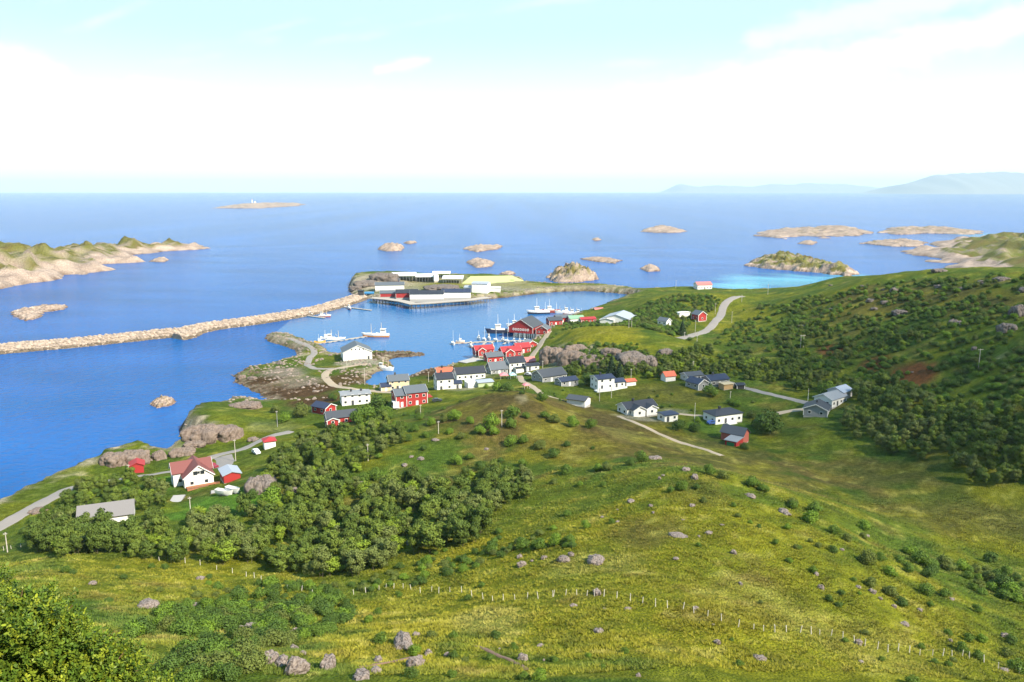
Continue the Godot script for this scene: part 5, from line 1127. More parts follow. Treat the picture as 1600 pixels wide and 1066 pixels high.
func trunk_mesh(seed_: int, high: float, stems: int, spread: float, thick: float) -> ArrayMesh:
	var r := RandomNumberGenerator.new()
	r.seed = seed_
	var s := st()
	for k in stems:
		var a := TAU * k / stems + r.randf() * 0.8
		var foot := Vector3(cos(a), 0, sin(a)) * thick * (1.2 if stems > 1 else 0.0)
		var at := foot - Vector3(0, 0.5, 0)
		var dir := Vector3(cos(a) * spread, 1.0, sin(a) * spread)
		var rad := thick
		for i in 4:
			var to := at + dir * (high * 0.25) + Vector3(r.randfn(), 0, r.randfn()) * high * 0.02
			tube(s, at, to, rad, rad * 0.72, 5)
			if i > 0:
				var b := r.randf() * TAU
				tube(s, at, at + Vector3(cos(b), 0.7, sin(b)) * high * 0.22, rad * 0.5, rad * 0.15, 4)
			at = to
			rad *= 0.72
	return done(s)

var birches := []     # crown, trunk
var shrubs := []
var leaf_mats := []
var shrub_mats := []
func make_plants() -> void:
	var r := RandomNumberGenerator.new()
	r.seed = 77
	for k in 6:
		var lobes := []
		for i in 9:
			var a := TAU * i / 9.0 * 2.4 + r.randf()
			var y := lerpf(0.30, 0.88, i / 8.0)
			var w := sin(PI * clampf(y * 0.95, 0.0, 1.0)) * 0.24 + 0.03
			lobes.append([Vector3(cos(a) * w * r.randf_range(0.5, 1.1), y, sin(a) * w * r.randf_range(0.5, 1.1)), Vector3(0.21, 0.17, 0.21) * r.randf_range(0.75, 1.15)])
		birches.append([crown_mesh(100 + k, lobes, 2000, 0.040), trunk_mesh(200 + k, 0.8, 2 if k % 2 else 1, 0.16, 0.016)])
	for k in 5:
		var lobes := []
		for i in 7:
			var a := TAU * i / 7.0 + r.randf()
			lobes.append([Vector3(cos(a) * 0.26, r.randf_range(0.26, 0.5), sin(a) * 0.26) * r.randf_range(0.75, 1.1), Vector3(0.27, 0.26, 0.27) * r.randf_range(0.75, 1.1)])
		lobes.append([Vector3(0, 0.55, 0), Vector3(0.3, 0.27, 0.3)])
		shrubs.append([crown_mesh(300 + k, lobes, 1700, 0.044), trunk_mesh(400 + k, 0.5, 4, 0.5, 0.014)])
	leaf_mats = [leaf_paint("birch_leaves_dark", Color(0.085, 0.125, 0.022)), leaf_paint("birch_leaves", Color(0.118, 0.160, 0.025)), leaf_paint("birch_leaves_grey", Color(0.130, 0.160, 0.042)), leaf_paint("birch_leaves_bright", Color(0.17, 0.235, 0.022))]
	shrub_mats = [leaf_paint("bush_leaves", Color(0.092, 0.152, 0.021)), leaf_paint("bush_leaves_dark", Color(0.068, 0.115, 0.021)), leaf_paint("bush_leaves_olive", Color(0.112, 0.140, 0.030)), leaf_paint("bush_leaves_bright", Color(0.13, 0.21, 0.022))]

func in_any(p: Vector2, polys: Array) -> bool:
	for q in polys:
		if Geometry2D.is_point_in_polygon(p, q): return true
	return false

var keep_out: Array[Rect2] = []     # roads, yards and buildings
var clear_spots: Array[Vector3] = []    # x, z, radius
func free_of_things(x: float, z: float, pad: float) -> bool:
	for c in clear_spots:
		if (x - c.x) * (x - c.x) + (z - c.y) * (z - c.y) < (c.z + pad) * (c.z + pad): return false
	return true

func polygon(a: Array) -> PackedVector2Array:
	var q := PackedVector2Array()
	for i in a.size() / 2: q.append(Vector2(a[i * 2], a[i * 2 + 1]))
	return q

func plant(kind: int, called: String, label: String, group: String, category: String, p: Vector3, high: float, wide: float, form: int, mat: Material, r: RandomNumberGenerator) -> void:
	var set: Array = birches[form] if kind == 0 else shrubs[form]
	var o := thing(called, label, category, p, r.randf() * TAU, group)
	o.scale = Vector3(wide, high, wide)
	part("trunk" if kind == 0 else "stem", set[1], mats["bark"], o)
	part("crown", set[0], mat, o)

func mass(called: String, label: String, category: String, mesh: Mesh, mat: Material, all: Array) -> void:
	if all.is_empty(): return
	var mm := MultiMesh.new()
	mm.transform_format = MultiMesh.TRANSFORM_3D
	mm.use_colors = true
	mm.mesh = mesh
	mm.instance_count = all.size()
	for i in all.size():
		mm.set_instance_transform(i, all[i][0])
		mm.set_instance_color(i, all[i][1])
	var o := MultiMeshInstance3D.new()
	o.name = numbered(called)
	o.multimesh = mm
	o.material_override = mat
	add_child(o)
	tag(o, label, category, "", "stuff")

func make_woods() -> void:
	paint("bark", Color(0.16, 0.12, 0.09), 0.9)
	var r := RandomNumberGenerator.new()
	r.seed = 91
	var all := []     # [distance, kind, pos, high, wide, form, mat, label, group]
	var k := 0
	for w in WOODS:
		var poly := polygon(w[6])
		var lo := poly[0]
		var hi := poly[0]
		for p in poly:
			lo = lo.min(p)
			hi = hi.max(p)
		var step: float = w[3]
		var nx := int((hi.x - lo.x) / step) + 1
		var nz := int((hi.y - lo.y) / step) + 1
		for j in nz:
			for i in nx:
				var x := lo.x + (i + r.randf_range(0.05, 0.95)) * step
				var z := lo.y + (j + r.randf_range(0.05, 0.95)) * step
				var chance := r.randf()
				var size := r.randf_range(0.72, 1.2)
				var pick := r.randf()
				var gap := n_mid.get_noise_2d(x * 0.9 + 500.0, z * 0.9) + 0.5 * n_fine.get_noise_2d(x * 0.6, z * 0.6)
				if not Geometry2D.is_point_in_polygon(Vector2(x, z), poly): continue
				if chance > w[4] + gap * 0.9: continue
				if not free_of_things(x, z, 1.0): continue
				var y := ground(x, z)
				if y < 1.5: continue
				var shift := n_patch.get_noise_2d(x * 3.0, z * 3.0)
				var tone := 0 if pick + shift < 0.30 else (1 if pick + shift < 0.64 else (2 if pick < 0.84 else 3))
				var high: float = w[5] * size
				var wide := high * (r.randf_range(0.75, 1.05) if w[2] == 0 else r.randf_range(1.0, 1.5))
				if pick > 0.7 and w[2] == 0: high *= 0.72
				all.append([Vector2(x, z).length(), w[2], Vector3(x, y - 0.1, z), high, wide, k % (6 if w[2] == 0 else 5), tone, w[0], w[1]])
				k += 1
	for b in BUSHES:
		for i in range(0, b[2].size(), 3):
			var x: float = b[2][i]
			var z: float = b[2][i + 1]
			var wide: float = b[2][i + 2]
			all.append([Vector2(x, z).length() - 1000.0, 1, Vector3(x, ground(x, z) - 0.1, z), wide * r.randf_range(0.85, 1.1), wide * 1.05, k % 5, [0, 0, 1, 3, 2][int(r.randf() * 4.99)], b[0], b[1]])
			k += 1
	all.sort_custom(func(a, b): return a[0] < b[0])
	var by_group := {}
	for a in all:
		if not by_group.has(a[8]): by_group[a[8]] = []
		by_group[a[8]].append(a)
	for g in by_group:
		var members: Array = by_group[g]
		var say := whereabouts(members.map(func(a): return a[2]), members.map(func(a): return a[3]))
		for i in members.size():
			members[i][7] = "%s %s, %s of the group, %s" % [say[i][0], members[i][7], say[i][1], say[i][2]]
	var counts := [0, 0]
	var rest := {}
	for a in all:
		counts[a[1]] += 1
		var mat: Material = (leaf_mats if a[1] == 0 else shrub_mats)[a[6]]
		if counts[a[1]] <= 300:
			plant(a[1], "birch_tree" if a[1] == 0 else "bush", a[7], a[8], "tree" if a[1] == 0 else "bush", a[2], a[3], a[4], a[5], mat, r)
		else:
			var key: int = a[1] * 10 + a[5] % 3
			if not rest.has(key): rest[key] = []
			var t := Transform3D(Basis(Vector3.UP, r.randf() * TAU).scaled(Vector3(a[4], a[3], a[4])), a[2])
			var tint: Color = (mat as StandardMaterial3D).albedo_color.srgb_to_linear() * r.randf_range(0.85, 1.15)
			rest[key].append([t, tint])
	var white := leaf_paint("leaf_mass", Color(1, 1, 1))
	for key in rest:
		var is_tree: bool = key < 10
		mass("wood" if is_tree else "undergrowth", "far birch wood seen as one mass" if is_tree else "far shrubs seen as one mass on the slopes", "wood" if is_tree else "shrubs", (birches if is_tree else shrubs)[key % 10][0], white, rest[key])
	print("plants ", counts)

func spruce(p: Vector3, high: float, label: String) -> void:
	var key := "spruce"
	if not meshes.has(key):
		var r := RandomNumberGenerator.new()
		r.seed = 8
		var v := PackedVector3Array()
		var n := PackedVector3Array()
		var c := PackedColorArray()
		for i in 1300:
			var y := 1.0 - pow(r.randf(), 0.7) * 0.95
			var w := (1.02 - y) * 0.34 * r.randf_range(0.35, 1.08)
			var a := r.randf() * TAU
			var out := Vector3(cos(a), 0.3, sin(a))
			leaf(v, n, c, Vector3(cos(a) * w, y - w * 0.25, sin(a) * w), out.normalized(), 0.045 * r.randf_range(0.7, 1.2), r, 1.0)
		var arr := []
		arr.resize(Mesh.ARRAY_MAX)
		arr[Mesh.ARRAY_VERTEX] = v
		arr[Mesh.ARRAY_NORMAL] = n
		arr[Mesh.ARRAY_COLOR] = c
		var m := ArrayMesh.new()
		m.add_surface_from_arrays(Mesh.PRIMITIVE_TRIANGLES, arr)
		meshes[key] = m
		meshes["spruce_trunk"] = trunk_mesh(9, 0.95, 1, 0.0, 0.02)
	var o := thing("spruce_tree", label, "tree", p, p.x, "spruces below the bluff")
	o.scale = Vector3.ONE * high
	part("trunk", meshes["spruce_trunk"], mats["bark"], o)
	part("crown", meshes[key], leaf_paint("spruce_needles", Color(0.028, 0.052, 0.022)), o)

# ---------------------------------------------------------------- the tree beside the viewpoint
func near_tree(p: Vector3, lobes: Array, label: String, seed_: int, sprays: int, leaf_size: float) -> void:
	# lobes: x, y, z, radius of each mass of leaves, measured from the foot
	var r := RandomNumberGenerator.new()
	r.seed = seed_
	var o := thing("willow_tree", label, "tree", p)
	var s := st()
	var total := 0.0
	for l in lobes:
		total += l[3] * l[3]
		var to := Vector3(l[0], l[1], l[2])
		for k in 4:
			var foot := Vector3(r.randfn() * 0.25, -0.4, r.randfn() * 0.25)
			var tip: Vector3 = to + Vector3(r.randfn(), absf(r.randfn()) + 0.3, r.randfn()) * l[3] * 0.4
			var at := foot
			var rad := 0.075
			for i in 7:
				var t := (i + 1) / 7.0
				var next := foot.lerp(tip, t) + Vector3(r.randfn(), 0.0, r.randfn()) * 0.07 + Vector3(0, sin(t * PI) * 0.25, 0)
				tube(s, at, next, rad, rad * 0.8, 6)
				rad *= 0.8
				if i > 2:
					for q in 3:
						var out: Vector3 = next + Vector3(r.randfn(), r.randfn() * 0.5 + 0.5, r.randfn()).normalized() * l[3] * r.randf_range(0.3, 0.7)
						tube(s, next, out, rad * 0.5, 0.005, 4)
				at = next
	part("branches", done(s), paint("reddish_bark", Color(0.13, 0.06, 0.035), 0.85), o)
	# a spray: a short shoot with about nine pointed leaves
	var vv := PackedVector3Array()
	var nn := PackedVector3Array()
	var cc := PackedColorArray()
	for k in 11:
		var y := 0.1 + 0.9 * k / 10.0
		var a := k * 2.4
		var d := Vector3(cos(a), 0.55 + 0.5 * y, sin(a)).normalized()
		var base := Vector3(0, y * 0.16, 0)
		var u := d.cross(Vector3.UP).normalized()
		var f := u.cross(d).normalized()
		var l := leaf_size * r.randf_range(0.8, 1.15)
		var tip := base + d * l * 1.5 - Vector3(0, l * 0.15, 0)
		var m1 := base + d * l * 0.45
		var m2 := base + d * l * 1.0
		var w := l * 0.36
		var p1 := m1 + u * w - f * l * 0.05
		var q1 := m1 - u * w - f * l * 0.05
		var p2 := m2 + u * w * 0.85 - f * l * 0.05
		var q2 := m2 - u * w * 0.85 - f * l * 0.05
		vv.append_array([base, q1, p1, p1, q1, p2, q1, q2, p2, p2, q2, tip])
		var tone := r.randf_range(0.75, 1.2)
		for i in 12:
			nn.append(f)
			cc.append(Color(tone, tone, tone))
	var arr := []
	arr.resize(Mesh.ARRAY_MAX)
	arr[Mesh.ARRAY_VERTEX] = vv
	arr[Mesh.ARRAY_NORMAL] = nn
	arr[Mesh.ARRAY_COLOR] = cc
	var spray := ArrayMesh.new()
	spray.add_surface_from_arrays(Mesh.PRIMITIVE_TRIANGLES, arr)
	var mm := MultiMesh.new()
	mm.transform_format = MultiMesh.TRANSFORM_3D
	mm.use_colors = true
	mm.mesh = spray
	mm.instance_count = sprays
	for i in sprays:
		var pick := r.randf() * total
		var l: Array = lobes[0]
		for c in lobes:
			pick -= c[3] * c[3]
			l = c
			if pick <= 0.0: break
		var d := Vector3(r.randfn(), r.randfn(), r.randfn()).normalized()
		var lump := 0.80 + 0.55 * n_mid.get_noise_3d(d.x * 34.0 + l[0] * 30.0, d.y * 34.0, d.z * 34.0)
		var at: Vector3 = Vector3(l[0], l[1], l[2]) + d * (l[3] * lump * pow(r.randf(), 0.30) + absf(r.randfn()) * 0.06)
		var b := Basis.from_euler(Vector3(r.randfn() * 0.55, r.randf() * TAU, r.randfn() * 0.55)).scaled(Vector3.ONE * r.randf_range(0.75, 1.3))
		mm.set_instance_transform(i, Transform3D(b, at))
		# young shoots are yellower than old leaves
		var young := r.randf()
		var col := Color(0.075, 0.125, 0.014).lerp(Color(0.24, 0.27, 0.02), young * young * young) * r.randf_range(0.8, 1.2)
		mm.set_instance_color(i, col)
	var leaves := MultiMeshInstance3D.new()
	leaves.name = "leaves"
	leaves.multimesh = mm
	var lm := leaf_paint("willow_leaves", Color(1, 1, 1))
	lm.roughness = 0.45
	leaves.material_override = lm
	leaves.set_meta("kind", "stuff")
	o.add_child(leaves)

# ---------------------------------------------------------------- grass
func make_grass() -> void:
	var r := RandomNumberGenerator.new()
	r.seed = 55
	var forms := []
	for f in 3:
		var v := PackedVector3Array()
		var n := PackedVector3Array()
		for k in 9:
			var a := r.randf() * TAU
			var base := Vector3(cos(a), 0, sin(a)) * 0.16 * r.randf()
			var lean := Vector3(cos(a) * 0.5 + r.randfn() * 0.2, 1.0, sin(a) * 0.5 + r.randfn() * 0.2) * r.randf_range(0.20, 0.42)
			var u := Vector3(-sin(a), 0, cos(a)) * 0.045
			v.append_array([base - u, base + lean, base + u])
			var g := u.cross(lean).normalized()
			for i in 3: n.append(g)
		var arr := []
		arr.resize(Mesh.ARRAY_MAX)
		arr[Mesh.ARRAY_VERTEX] = v
		arr[Mesh.ARRAY_NORMAL] = n
		var m := ArrayMesh.new()
		m.add_surface_from_arrays(Mesh.PRIMITIVE_TRIANGLES, arr)
		forms.append(m)
	var blade := leaf_paint("grass_blades", Color(1, 1, 1))
	var lists := [[], [], []]
	var poly := polygon(MEADOW)
	var tries := 0
	while tries < 290000:
		tries += 1
		# denser towards the viewpoint, where single tufts can be told apart
		var t := r.randf()
		var depth := 46.0 + 181.0 * t * t
		var x := r.randf_range(-0.84, 0.84) * depth
		var pick := r.randf()
		var size := r.randf_range(0.6, 1.25)
		var turn := r.randf() * TAU
		if not Geometry2D.is_point_in_polygon(Vector2(x, -depth), poly): continue
		var clump := n_fine.get_noise_2d(x * 1.3, depth * 1.3) + n_mid.get_noise_2d(x * 1.5, depth * 1.5)
		if clump < r.randf_range(-0.55, 0.35): continue
		var y := ground(x, -depth)
		if y < 2.0: continue
		var c := cover(x, -depth, y, 0.2) * 0.50
		c = c.lerp(STRAW * 0.8, clampf(pick * 1.6 - 1.3, 0.0, 0.3)) * r.randf_range(0.8, 1.25)
		lists[int(pick * 2.99)].append([Transform3D(Basis(Vector3.UP, turn).scaled(Vector3(size * 1.3, size * (0.75 + 0.5 * maxf(clump, 0.0)), size * 1.3)), Vector3(x, y - 0.02, -depth)), c])
	for f in 3:
		mass("grass", "rough tufted grass on the near slopes", "grass", forms[f], blade, lists[f])

# ---------------------------------------------------------------- rocks
func rock_mesh(seed_: int, fine: int, craggy: float) -> ArrayMesh:
	var n := FastNoiseLite.new()
	n.seed = seed_
	n.frequency = 0.75
	n.fractal_octaves = 4
	var cell := FastNoiseLite.new()
	cell.seed = seed_ + 50
	cell.noise_type = FastNoiseLite.TYPE_CELLULAR
	cell.frequency = 1.1
	cell.cellular_return_type = FastNoiseLite.RETURN_DISTANCE2_SUB
	var rows := fine
	var cols := fine * 2
	var pts: Array[Vector3] = []
	for j in rows + 1:
		for i in cols:
			var th := PI * j / rows
			var ph := TAU * i / cols
			var d := Vector3(sin(th) * cos(ph), cos(th), sin(th) * sin(ph))
			# a block squared off a little, then broken by joints
			var sq := d / pow(pow(absf(d.x), 4.0) + pow(absf(d.y), 4.0) + pow(absf(d.z), 4.0), 0.25)
			var p := d.lerp(sq, 0.55 if fine < 40 else 0.8)
			var k := 1.0 + 0.38 * n.get_noise_3dv(d * 1.4) - craggy * (0.32 - minf(0.32, 0.5 + 0.5 * cell.get_noise_3dv(d * Vector3(1.0, 0.35, 1.0))))
			if fine > 40:
				# a big face: smooth rock parted by narrow upright cracks and a few ledges
				var gap := 0.5 + 0.5 * cell.get_noise_3dv(d * Vector3(1.25, 0.30, 1.25))
				k = 1.0 + 0.24 * n.get_noise_3dv(d * 1.2) + 0.045 * n.get_noise_3dv(d * Vector3(4.0, 2.0, 4.0)) - 0.20 * (1.0 - smoothstep(0.0, 0.12, gap))
			pts.append(p * k * 0.5)
	var s := SurfaceTool.new()
	s.begin(Mesh.PRIMITIVE_TRIANGLES)
	s.set_smooth_group(0 if fine > 40 else -1)
	for j in rows:
		for i in cols:
			var a := j * cols + i
			var b := j * cols + (i + 1) % cols
			if j > 0: tri(s, pts[a], pts[b], pts[b + cols])
			if j < rows - 1: tri(s, pts[a], pts[b + cols], pts[a + cols])
	return done(s)

func stone_paint(key: String, c: Color, spot: Color, scale_: float) -> StandardMaterial3D:
	var m := StandardMaterial3D.new()
	m.resource_name = key
	m.albedo_color = c.linear_to_srgb()
	var t := noise_tex(hash(key) % 1000, 0.025, 512, spot, Color(1, 1, 1), 6)
	var g := Gradient.new()
	g.offsets = PackedFloat32Array([0.0, 0.36, 0.46, 0.62, 1.0])
	g.colors = PackedColorArray([spot, spot.lerp(Color.WHITE, 0.35), Color(0.84, 0.82, 0.8), Color(0.96, 0.95, 0.93), Color(1, 1, 0.97)])
	t.color_ramp = g
	m.albedo_texture = t
	m.uv1_triplanar = true
	m.uv1_world_triplanar = true
	m.uv1_scale = Vector3(scale_, scale_ * (0.35 if scale_ < 0.1 else 1.0), scale_)
	m.roughness = 0.92
	m.metallic_specular = 0.25
	mats[key] = m
	return m

func make_rocks() -> void:
	stone_paint("lichen_stone", Color(0.235, 0.20, 0.18), Color(0.42, 0.38, 0.36), 0.22)
	stone_paint("pink_stone", Color(0.195, 0.155, 0.13), Color(0.62, 0.58, 0.56), 0.075)
	stone_paint("grey_stone", Color(0.18, 0.155, 0.14), Color(0.50, 0.48, 0.47), 0.09)
	var small := []
	for k in 5: small.append(rock_mesh(600 + k, 11, 0.7))
	var large := []
	for k in 3: large.append(rock_mesh(620 + k, 46, 0.75))
	var r := RandomNumberGenerator.new()
	r.seed = 12
	for a in ROCKS:
		# name, label, group, stone, then x, z, width, height over width of each
		var places := []
		var sizes := []
		for i in range(0, a[4].size(), 4):
			places.append(Vector3(a[4][i], 0, a[4][i + 1]))
			sizes.append(a[4][i + 2])
		var say := whereabouts(places, sizes)
		for i in range(0, a[4].size(), 4):
			var w: float = a[4][i + 2]
			var f: float = a[4][i + 3]
			var big := w > 6.0
			var m: Mesh = large[int(r.randf() * 2.99)] if big else small[int(r.randf() * 4.99)]
			var o := lone(a[0], m, mats[["lichen_stone", "pink_stone", "grey_stone"][a[3]]], a[1] if say.size() == 1 else "%s %s, %s of the group, %s" % [say[i / 4][0], a[1], say[i / 4][1], say[i / 4][2]], "rock", a[2])
			o.scale = Vector3(w * 1.1, w * f * 1.25, w * r.randf_range(0.7, 1.0))
			o.rotation.y = r.randf() * TAU if not big else r.randf_range(-0.4, 0.4)
			o.position = on(a[4][i], a[4][i + 1], w * f * (0.20 if a[0] == "boulder" else (0.02 if a[0] == "rock_outcrop" else 0.03)))
			if a[0] == "boulder": clear_spots.append(Vector3(a[4][i], a[4][i + 1], w * 0.5))

func scatter_stones(called: String, label: String, parent: Node3D, spots: Array, mat: Material) -> void:
	# stones too small to pick apart: one part
	var mm := MultiMesh.new()
	mm.transform_format = MultiMesh.TRANSFORM_3D
	mm.use_colors = true
	if not meshes.has("riprap"): meshes["riprap"] = rock_mesh(650, 6, 0.5)
	mm.mesh = meshes["riprap"]
	mm.instance_count = spots.size()
	var r := RandomNumberGenerator.new()
	r.seed = 31
	for i in spots.size():
		var w: float = spots[i][1]
		var b := Basis.from_euler(Vector3(r.randfn() * 0.4, r.randf() * TAU, r.randfn() * 0.4)).scaled(Vector3(w * 1.3, w * 0.9, w))
		mm.set_instance_transform(i, Transform3D(b, spots[i][0]))
		var k := r.randf_range(0.65, 1.25)
		var c: Color = spots[i][2]
		mm.set_instance_color(i, c * k)
	var o := MultiMeshInstance3D.new()
	o.name = called
	o.multimesh = mm
	o.material_override = mat
	o.set_meta("kind", "stuff")
	if label: o.set_meta("label", label)
	parent.add_child(o, true)

# ---------------------------------------------------------------- roads, fences, poles
func along(a: Array, step: float) -> PackedVector2Array:
	var c := Curve2D.new()
	var n := a.size() / 2
	for i in n:
		var p := Vector2(a[i * 2], a[i * 2 + 1])
		var prev := Vector2(a[maxi(i - 1, 0) * 2], a[maxi(i - 1, 0) * 2 + 1])
		var next := Vector2(a[mini(i + 1, n - 1) * 2], a[mini(i + 1, n - 1) * 2 + 1])
		var t := (next - prev) / 6.0
		c.add_point(p, -t, t)
	c.bake_interval = step
	return c.get_baked_points()

func make_roads() -> void:
	var tar := paint("asphalt", Color(0.25, 0.225, 0.20), 0.9)
	var dirt := paint("gravel_track", Color(0.36, 0.29, 0.20), 0.95)
	var soil := paint("trodden_soil", Color(0.19, 0.115, 0.075), 0.95)
	var k := 0
	for a in ROADS:
		# name, label, width, 0 asphalt 1 gravel, lift, x, z ...
		var p := along(a[5], 1.6)
		var s := SurfaceTool.new()
		s.begin(Mesh.PRIMITIVE_TRIANGLES)
		s.set_smooth_group(0)
		var rows := []
		for i in p.size():
			var t := (p[mini(i + 1, p.size() - 1)] - p[maxi(i - 1, 0)]).normalized()
			var q := Vector2(-t.y, t.x)
			var w: float = a[2] * (1.0 + 0.10 * n_fine.get_noise_2d(p[i].x, p[i].y))
			var row := []
			for e in 7:
				var v: Vector2 = p[i] + q * w * (e / 6.0 - 0.5)
				row.append(on(v.x, v.y, (0.14 if e > 0 and e < 6 else -0.08) + 0.012 * (k % 5)))
			rows.append(row)
			if i % 2 == 0: clear_spots.append(Vector3(p[i].x, p[i].y, w * 0.5))
		for i in rows.size() - 1:
			for e in 6: quad(s, rows[i][e], rows[i][e + 1], rows[i + 1][e + 1], rows[i + 1][e])
		s.generate_normals()
		lone(a[0], s.commit(), [tar, dirt, soil][a[3]], a[1], "road", "", "structure")
		k += 1

func make_fences() -> void:
	var wood := paint("weathered_post", Color(0.62, 0.58, 0.50), 0.85)
	var wire := paint("fence_wire", Color(0.12, 0.12, 0.11), 0.6, false)
	var r := RandomNumberGenerator.new()
	r.seed = 3
	for f in FENCES:
		var p: Array = f[1]
		var o := thing("post_fence", f[0], "fence", on(p[0], p[1]))
		var tops: Array[Vector3] = []
		for i in p.size() / 2:
			var at := on(p[i * 2], p[i * 2 + 1]) - o.position
			var h := r.randf_range(1.15, 1.5)
			var lean := Vector3(r.randfn() * 0.07, 0, r.randfn() * 0.07)
			part("post", tube_mesh(1.3, 0.075, 0.06, 6), wood, o, at - Vector3(0, 0.15, 0), lean, Vector3(1, h / 1.3, 1))
			tops.append(at + Vector3(0, h * 0.8, 0))
		for i in tops.size() - 1:
			if tops[i].distance_to(tops[i + 1]) > 14.0: continue
			var s := st()
			tube(s, tops[i], tops[i + 1], 0.003, 0.003, 3)
			part("wire", done(s), wire, o)

func make_poles() -> void:
	var wood := paint("pole_wood", Color(0.50, 0.46, 0.40), 0.85)
	var grey := paint("pole_iron", Color(0.22, 0.22, 0.22), 0.6, false)
	var white := paint("flagpole_white", Color(0.8, 0.8, 0.8), 0.4, false)
	for a in POLES:
		# x, z, height, kind, label: 0 plain, 1 crossarm, 2 pair of poles, 3 flagpole, 4 dark
		var o := thing("flagpole" if a[3] == 3 else "utility_pole", a[4], "flagpole" if a[3] == 3 else "utility pole", on(a[0], a[1]), 0.3, "poles" if a[3] != 3 else "flagpoles")
		var h: float = a[2]
		if a[3] == 3:
			part("shaft", tube_mesh(1.0, 0.07, 0.035), white, o, Vector3(0, -0.3, 0), Vector3.ZERO, Vector3(1, h, 1))
			part("knob", tube_mesh(0.12, 0.07, 0.05), white, o, Vector3(0, h - 0.3, 0))
			var pen := st()
			tri(pen, Vector3(0.05, h - 0.5, 0), Vector3(0.22, h - 2.6, 0.05), Vector3(0.05, h - 0.95, 0))
			tri(pen, Vector3(0.05, h - 0.95, 0), Vector3(0.22, h - 2.6, 0.05), Vector3(0.05, h - 0.5, 0.01))
			part("pennant", done(pen), paint("pennant_red", Color(0.5, 0.05, 0.05), 0.8, false), o)
			continue
		if a[3] == 2:
			for sx in [-0.9, 0.9]: part("shaft", tube_mesh(1.0, 0.16, 0.11), wood, o, Vector3(sx, -0.4, 0), Vector3.ZERO, Vector3(1, h, 1))
			part("crossarm", box_mesh(Vector3(3.6, 0.18, 0.14)), wood, o, Vector3(0, h - 0.9, 0.16))
			for sx in [-1.6, 0.0, 1.6]: part("insulator", tube_mesh(0.35, 0.07, 0.05), grey, o, Vector3(sx, h - 0.8, 0.16))
			continue
		part("shaft", tube_mesh(1.0, 0.15, 0.10), grey if a[3] == 4 else wood, o, Vector3(0, -0.4, 0), Vector3.ZERO, Vector3(1, h + 0.4, 1))
		var arm := 2.6 if a[3] == 1 else 0.9
		part("crossarm", box_mesh(Vector3(arm, 0.14, 0.12)), wood, o, Vector3(0, h - 0.35, 0.14))
		for sx in [-0.42, 0.42]: part("insulator", tube_mesh(0.28, 0.06, 0.04, 5), grey, o, Vector3(sx * arm, h - 0.28, 0.14))

# ---------------------------------------------------------------- houses
const PAINTS := {
	"white": Color(0.78, 0.78, 0.76), "cream": Color(0.72, 0.66, 0.52), "beige": Color(0.66, 0.52, 0.34), "red": Color(0.35, 0.018, 0.016), "dull_red": Color(0.46, 0.12, 0.09),
	"grey": Color(0.26, 0.27, 0.28), "pale_grey": Color(0.52, 0.53, 0.54), "timber": Color(0.50, 0.33, 0.16), "green": Color(0.02, 0.20, 0.07), "pale_green": Color(0.40, 0.48, 0.28), "black": Color(0.03, 0.03, 0.035),
	"roof_black": Color(0.022, 0.024, 0.032), "roof_navy": Color(0.022, 0.03, 0.065), "roof_dark": Color(0.055, 0.06, 0.068), "roof_slate": Color(0.10, 0.115, 0.13), "roof_grey": Color(0.25, 0.26, 0.27), "roof_metal": Color(0.34, 0.38, 0.44),
	"roof_red": Color(0.36, 0.022, 0.022), "roof_brick": Color(0.185, 0.052, 0.04), "roof_orange": Color(0.58, 0.12, 0.05), "roof_pink": Color(0.55, 0.17, 0.15), "roof_green": Color(0.22, 0.40, 0.24), "roof_white": Color(0.80, 0.80, 0.78), "roof_board": Color(0.21, 0.195, 0.185), "roof_timber": Color(0.60, 0.46, 0.26),
	"deck_brown": Color(0.34, 0.14, 0.065), "concrete": Color(0.40, 0.38, 0.35), "planks": Color(0.42, 0.37, 0.31), "pile": Color(0.20, 0.17, 0.14), "orange": Color(0.72, 0.24, 0.05), "blue": Color(0.03, 0.20, 0.42), "navy": Color(0.02, 0.025, 0.06), "yellow": Color(0.72, 0.42, 0.06), "wrack_red": Color(0.36, 0.07, 0.05)}

func pm(key: String) -> Material:
	var rough := 0.75
	if key.begins_with("roof"): rough = 0.62
	return paint(key, PAINTS[key], rough)

func glass() -> StandardMaterial3D:
	if not mats.has("window_glass"):
		var g := StandardMaterial3D.new()
		g.resource_name = "window_glass"
		g.albedo_color = lin(0.02, 0.025, 0.03)
		g.roughness = 0.08
		g.metallic_specular = 0.6
		mats["window_glass"] = g
	return mats["window_glass"]

func window(parent: Node3D, at: Vector3, turn: float, w: float, h: float) -> void:
	var f := part("window", box_mesh(Vector3(w, h, 0.10)), pm("white"), parent, at, Vector3(0, turn, 0))
	part("pane", box_mesh(Vector3(w - 0.26, h - 0.26, 0.04)), glass(), f, Vector3(0, 0, 0.05))

func gable_walls(l: float, w: float, h: float, rise: float, deep: float, hip: bool) -> ArrayMesh:
	var s := st()
	var a := w * 0.5
	var b := l * 0.5
	for e in [-1.0, 1.0]:
		var p := [Vector3(-a * e, -deep, b * e), Vector3(-a * e, h, b * e), Vector3(0, h + rise, b * e), Vector3(a * e, h, b * e), Vector3(a * e, -deep, b * e)]
		if hip: p[2] = Vector3(0, h, b * e)
		tri(s, p[0], p[1], p[2])
		tri(s, p[0], p[2], p[4])
		tri(s, p[2], p[3], p[4])
		quad(s, Vector3(a * e, -deep, b * e), Vector3(a * e, h, b * e), Vector3(a * e, h, -b * e), Vector3(a * e, -deep, -b * e))
	return done(s)

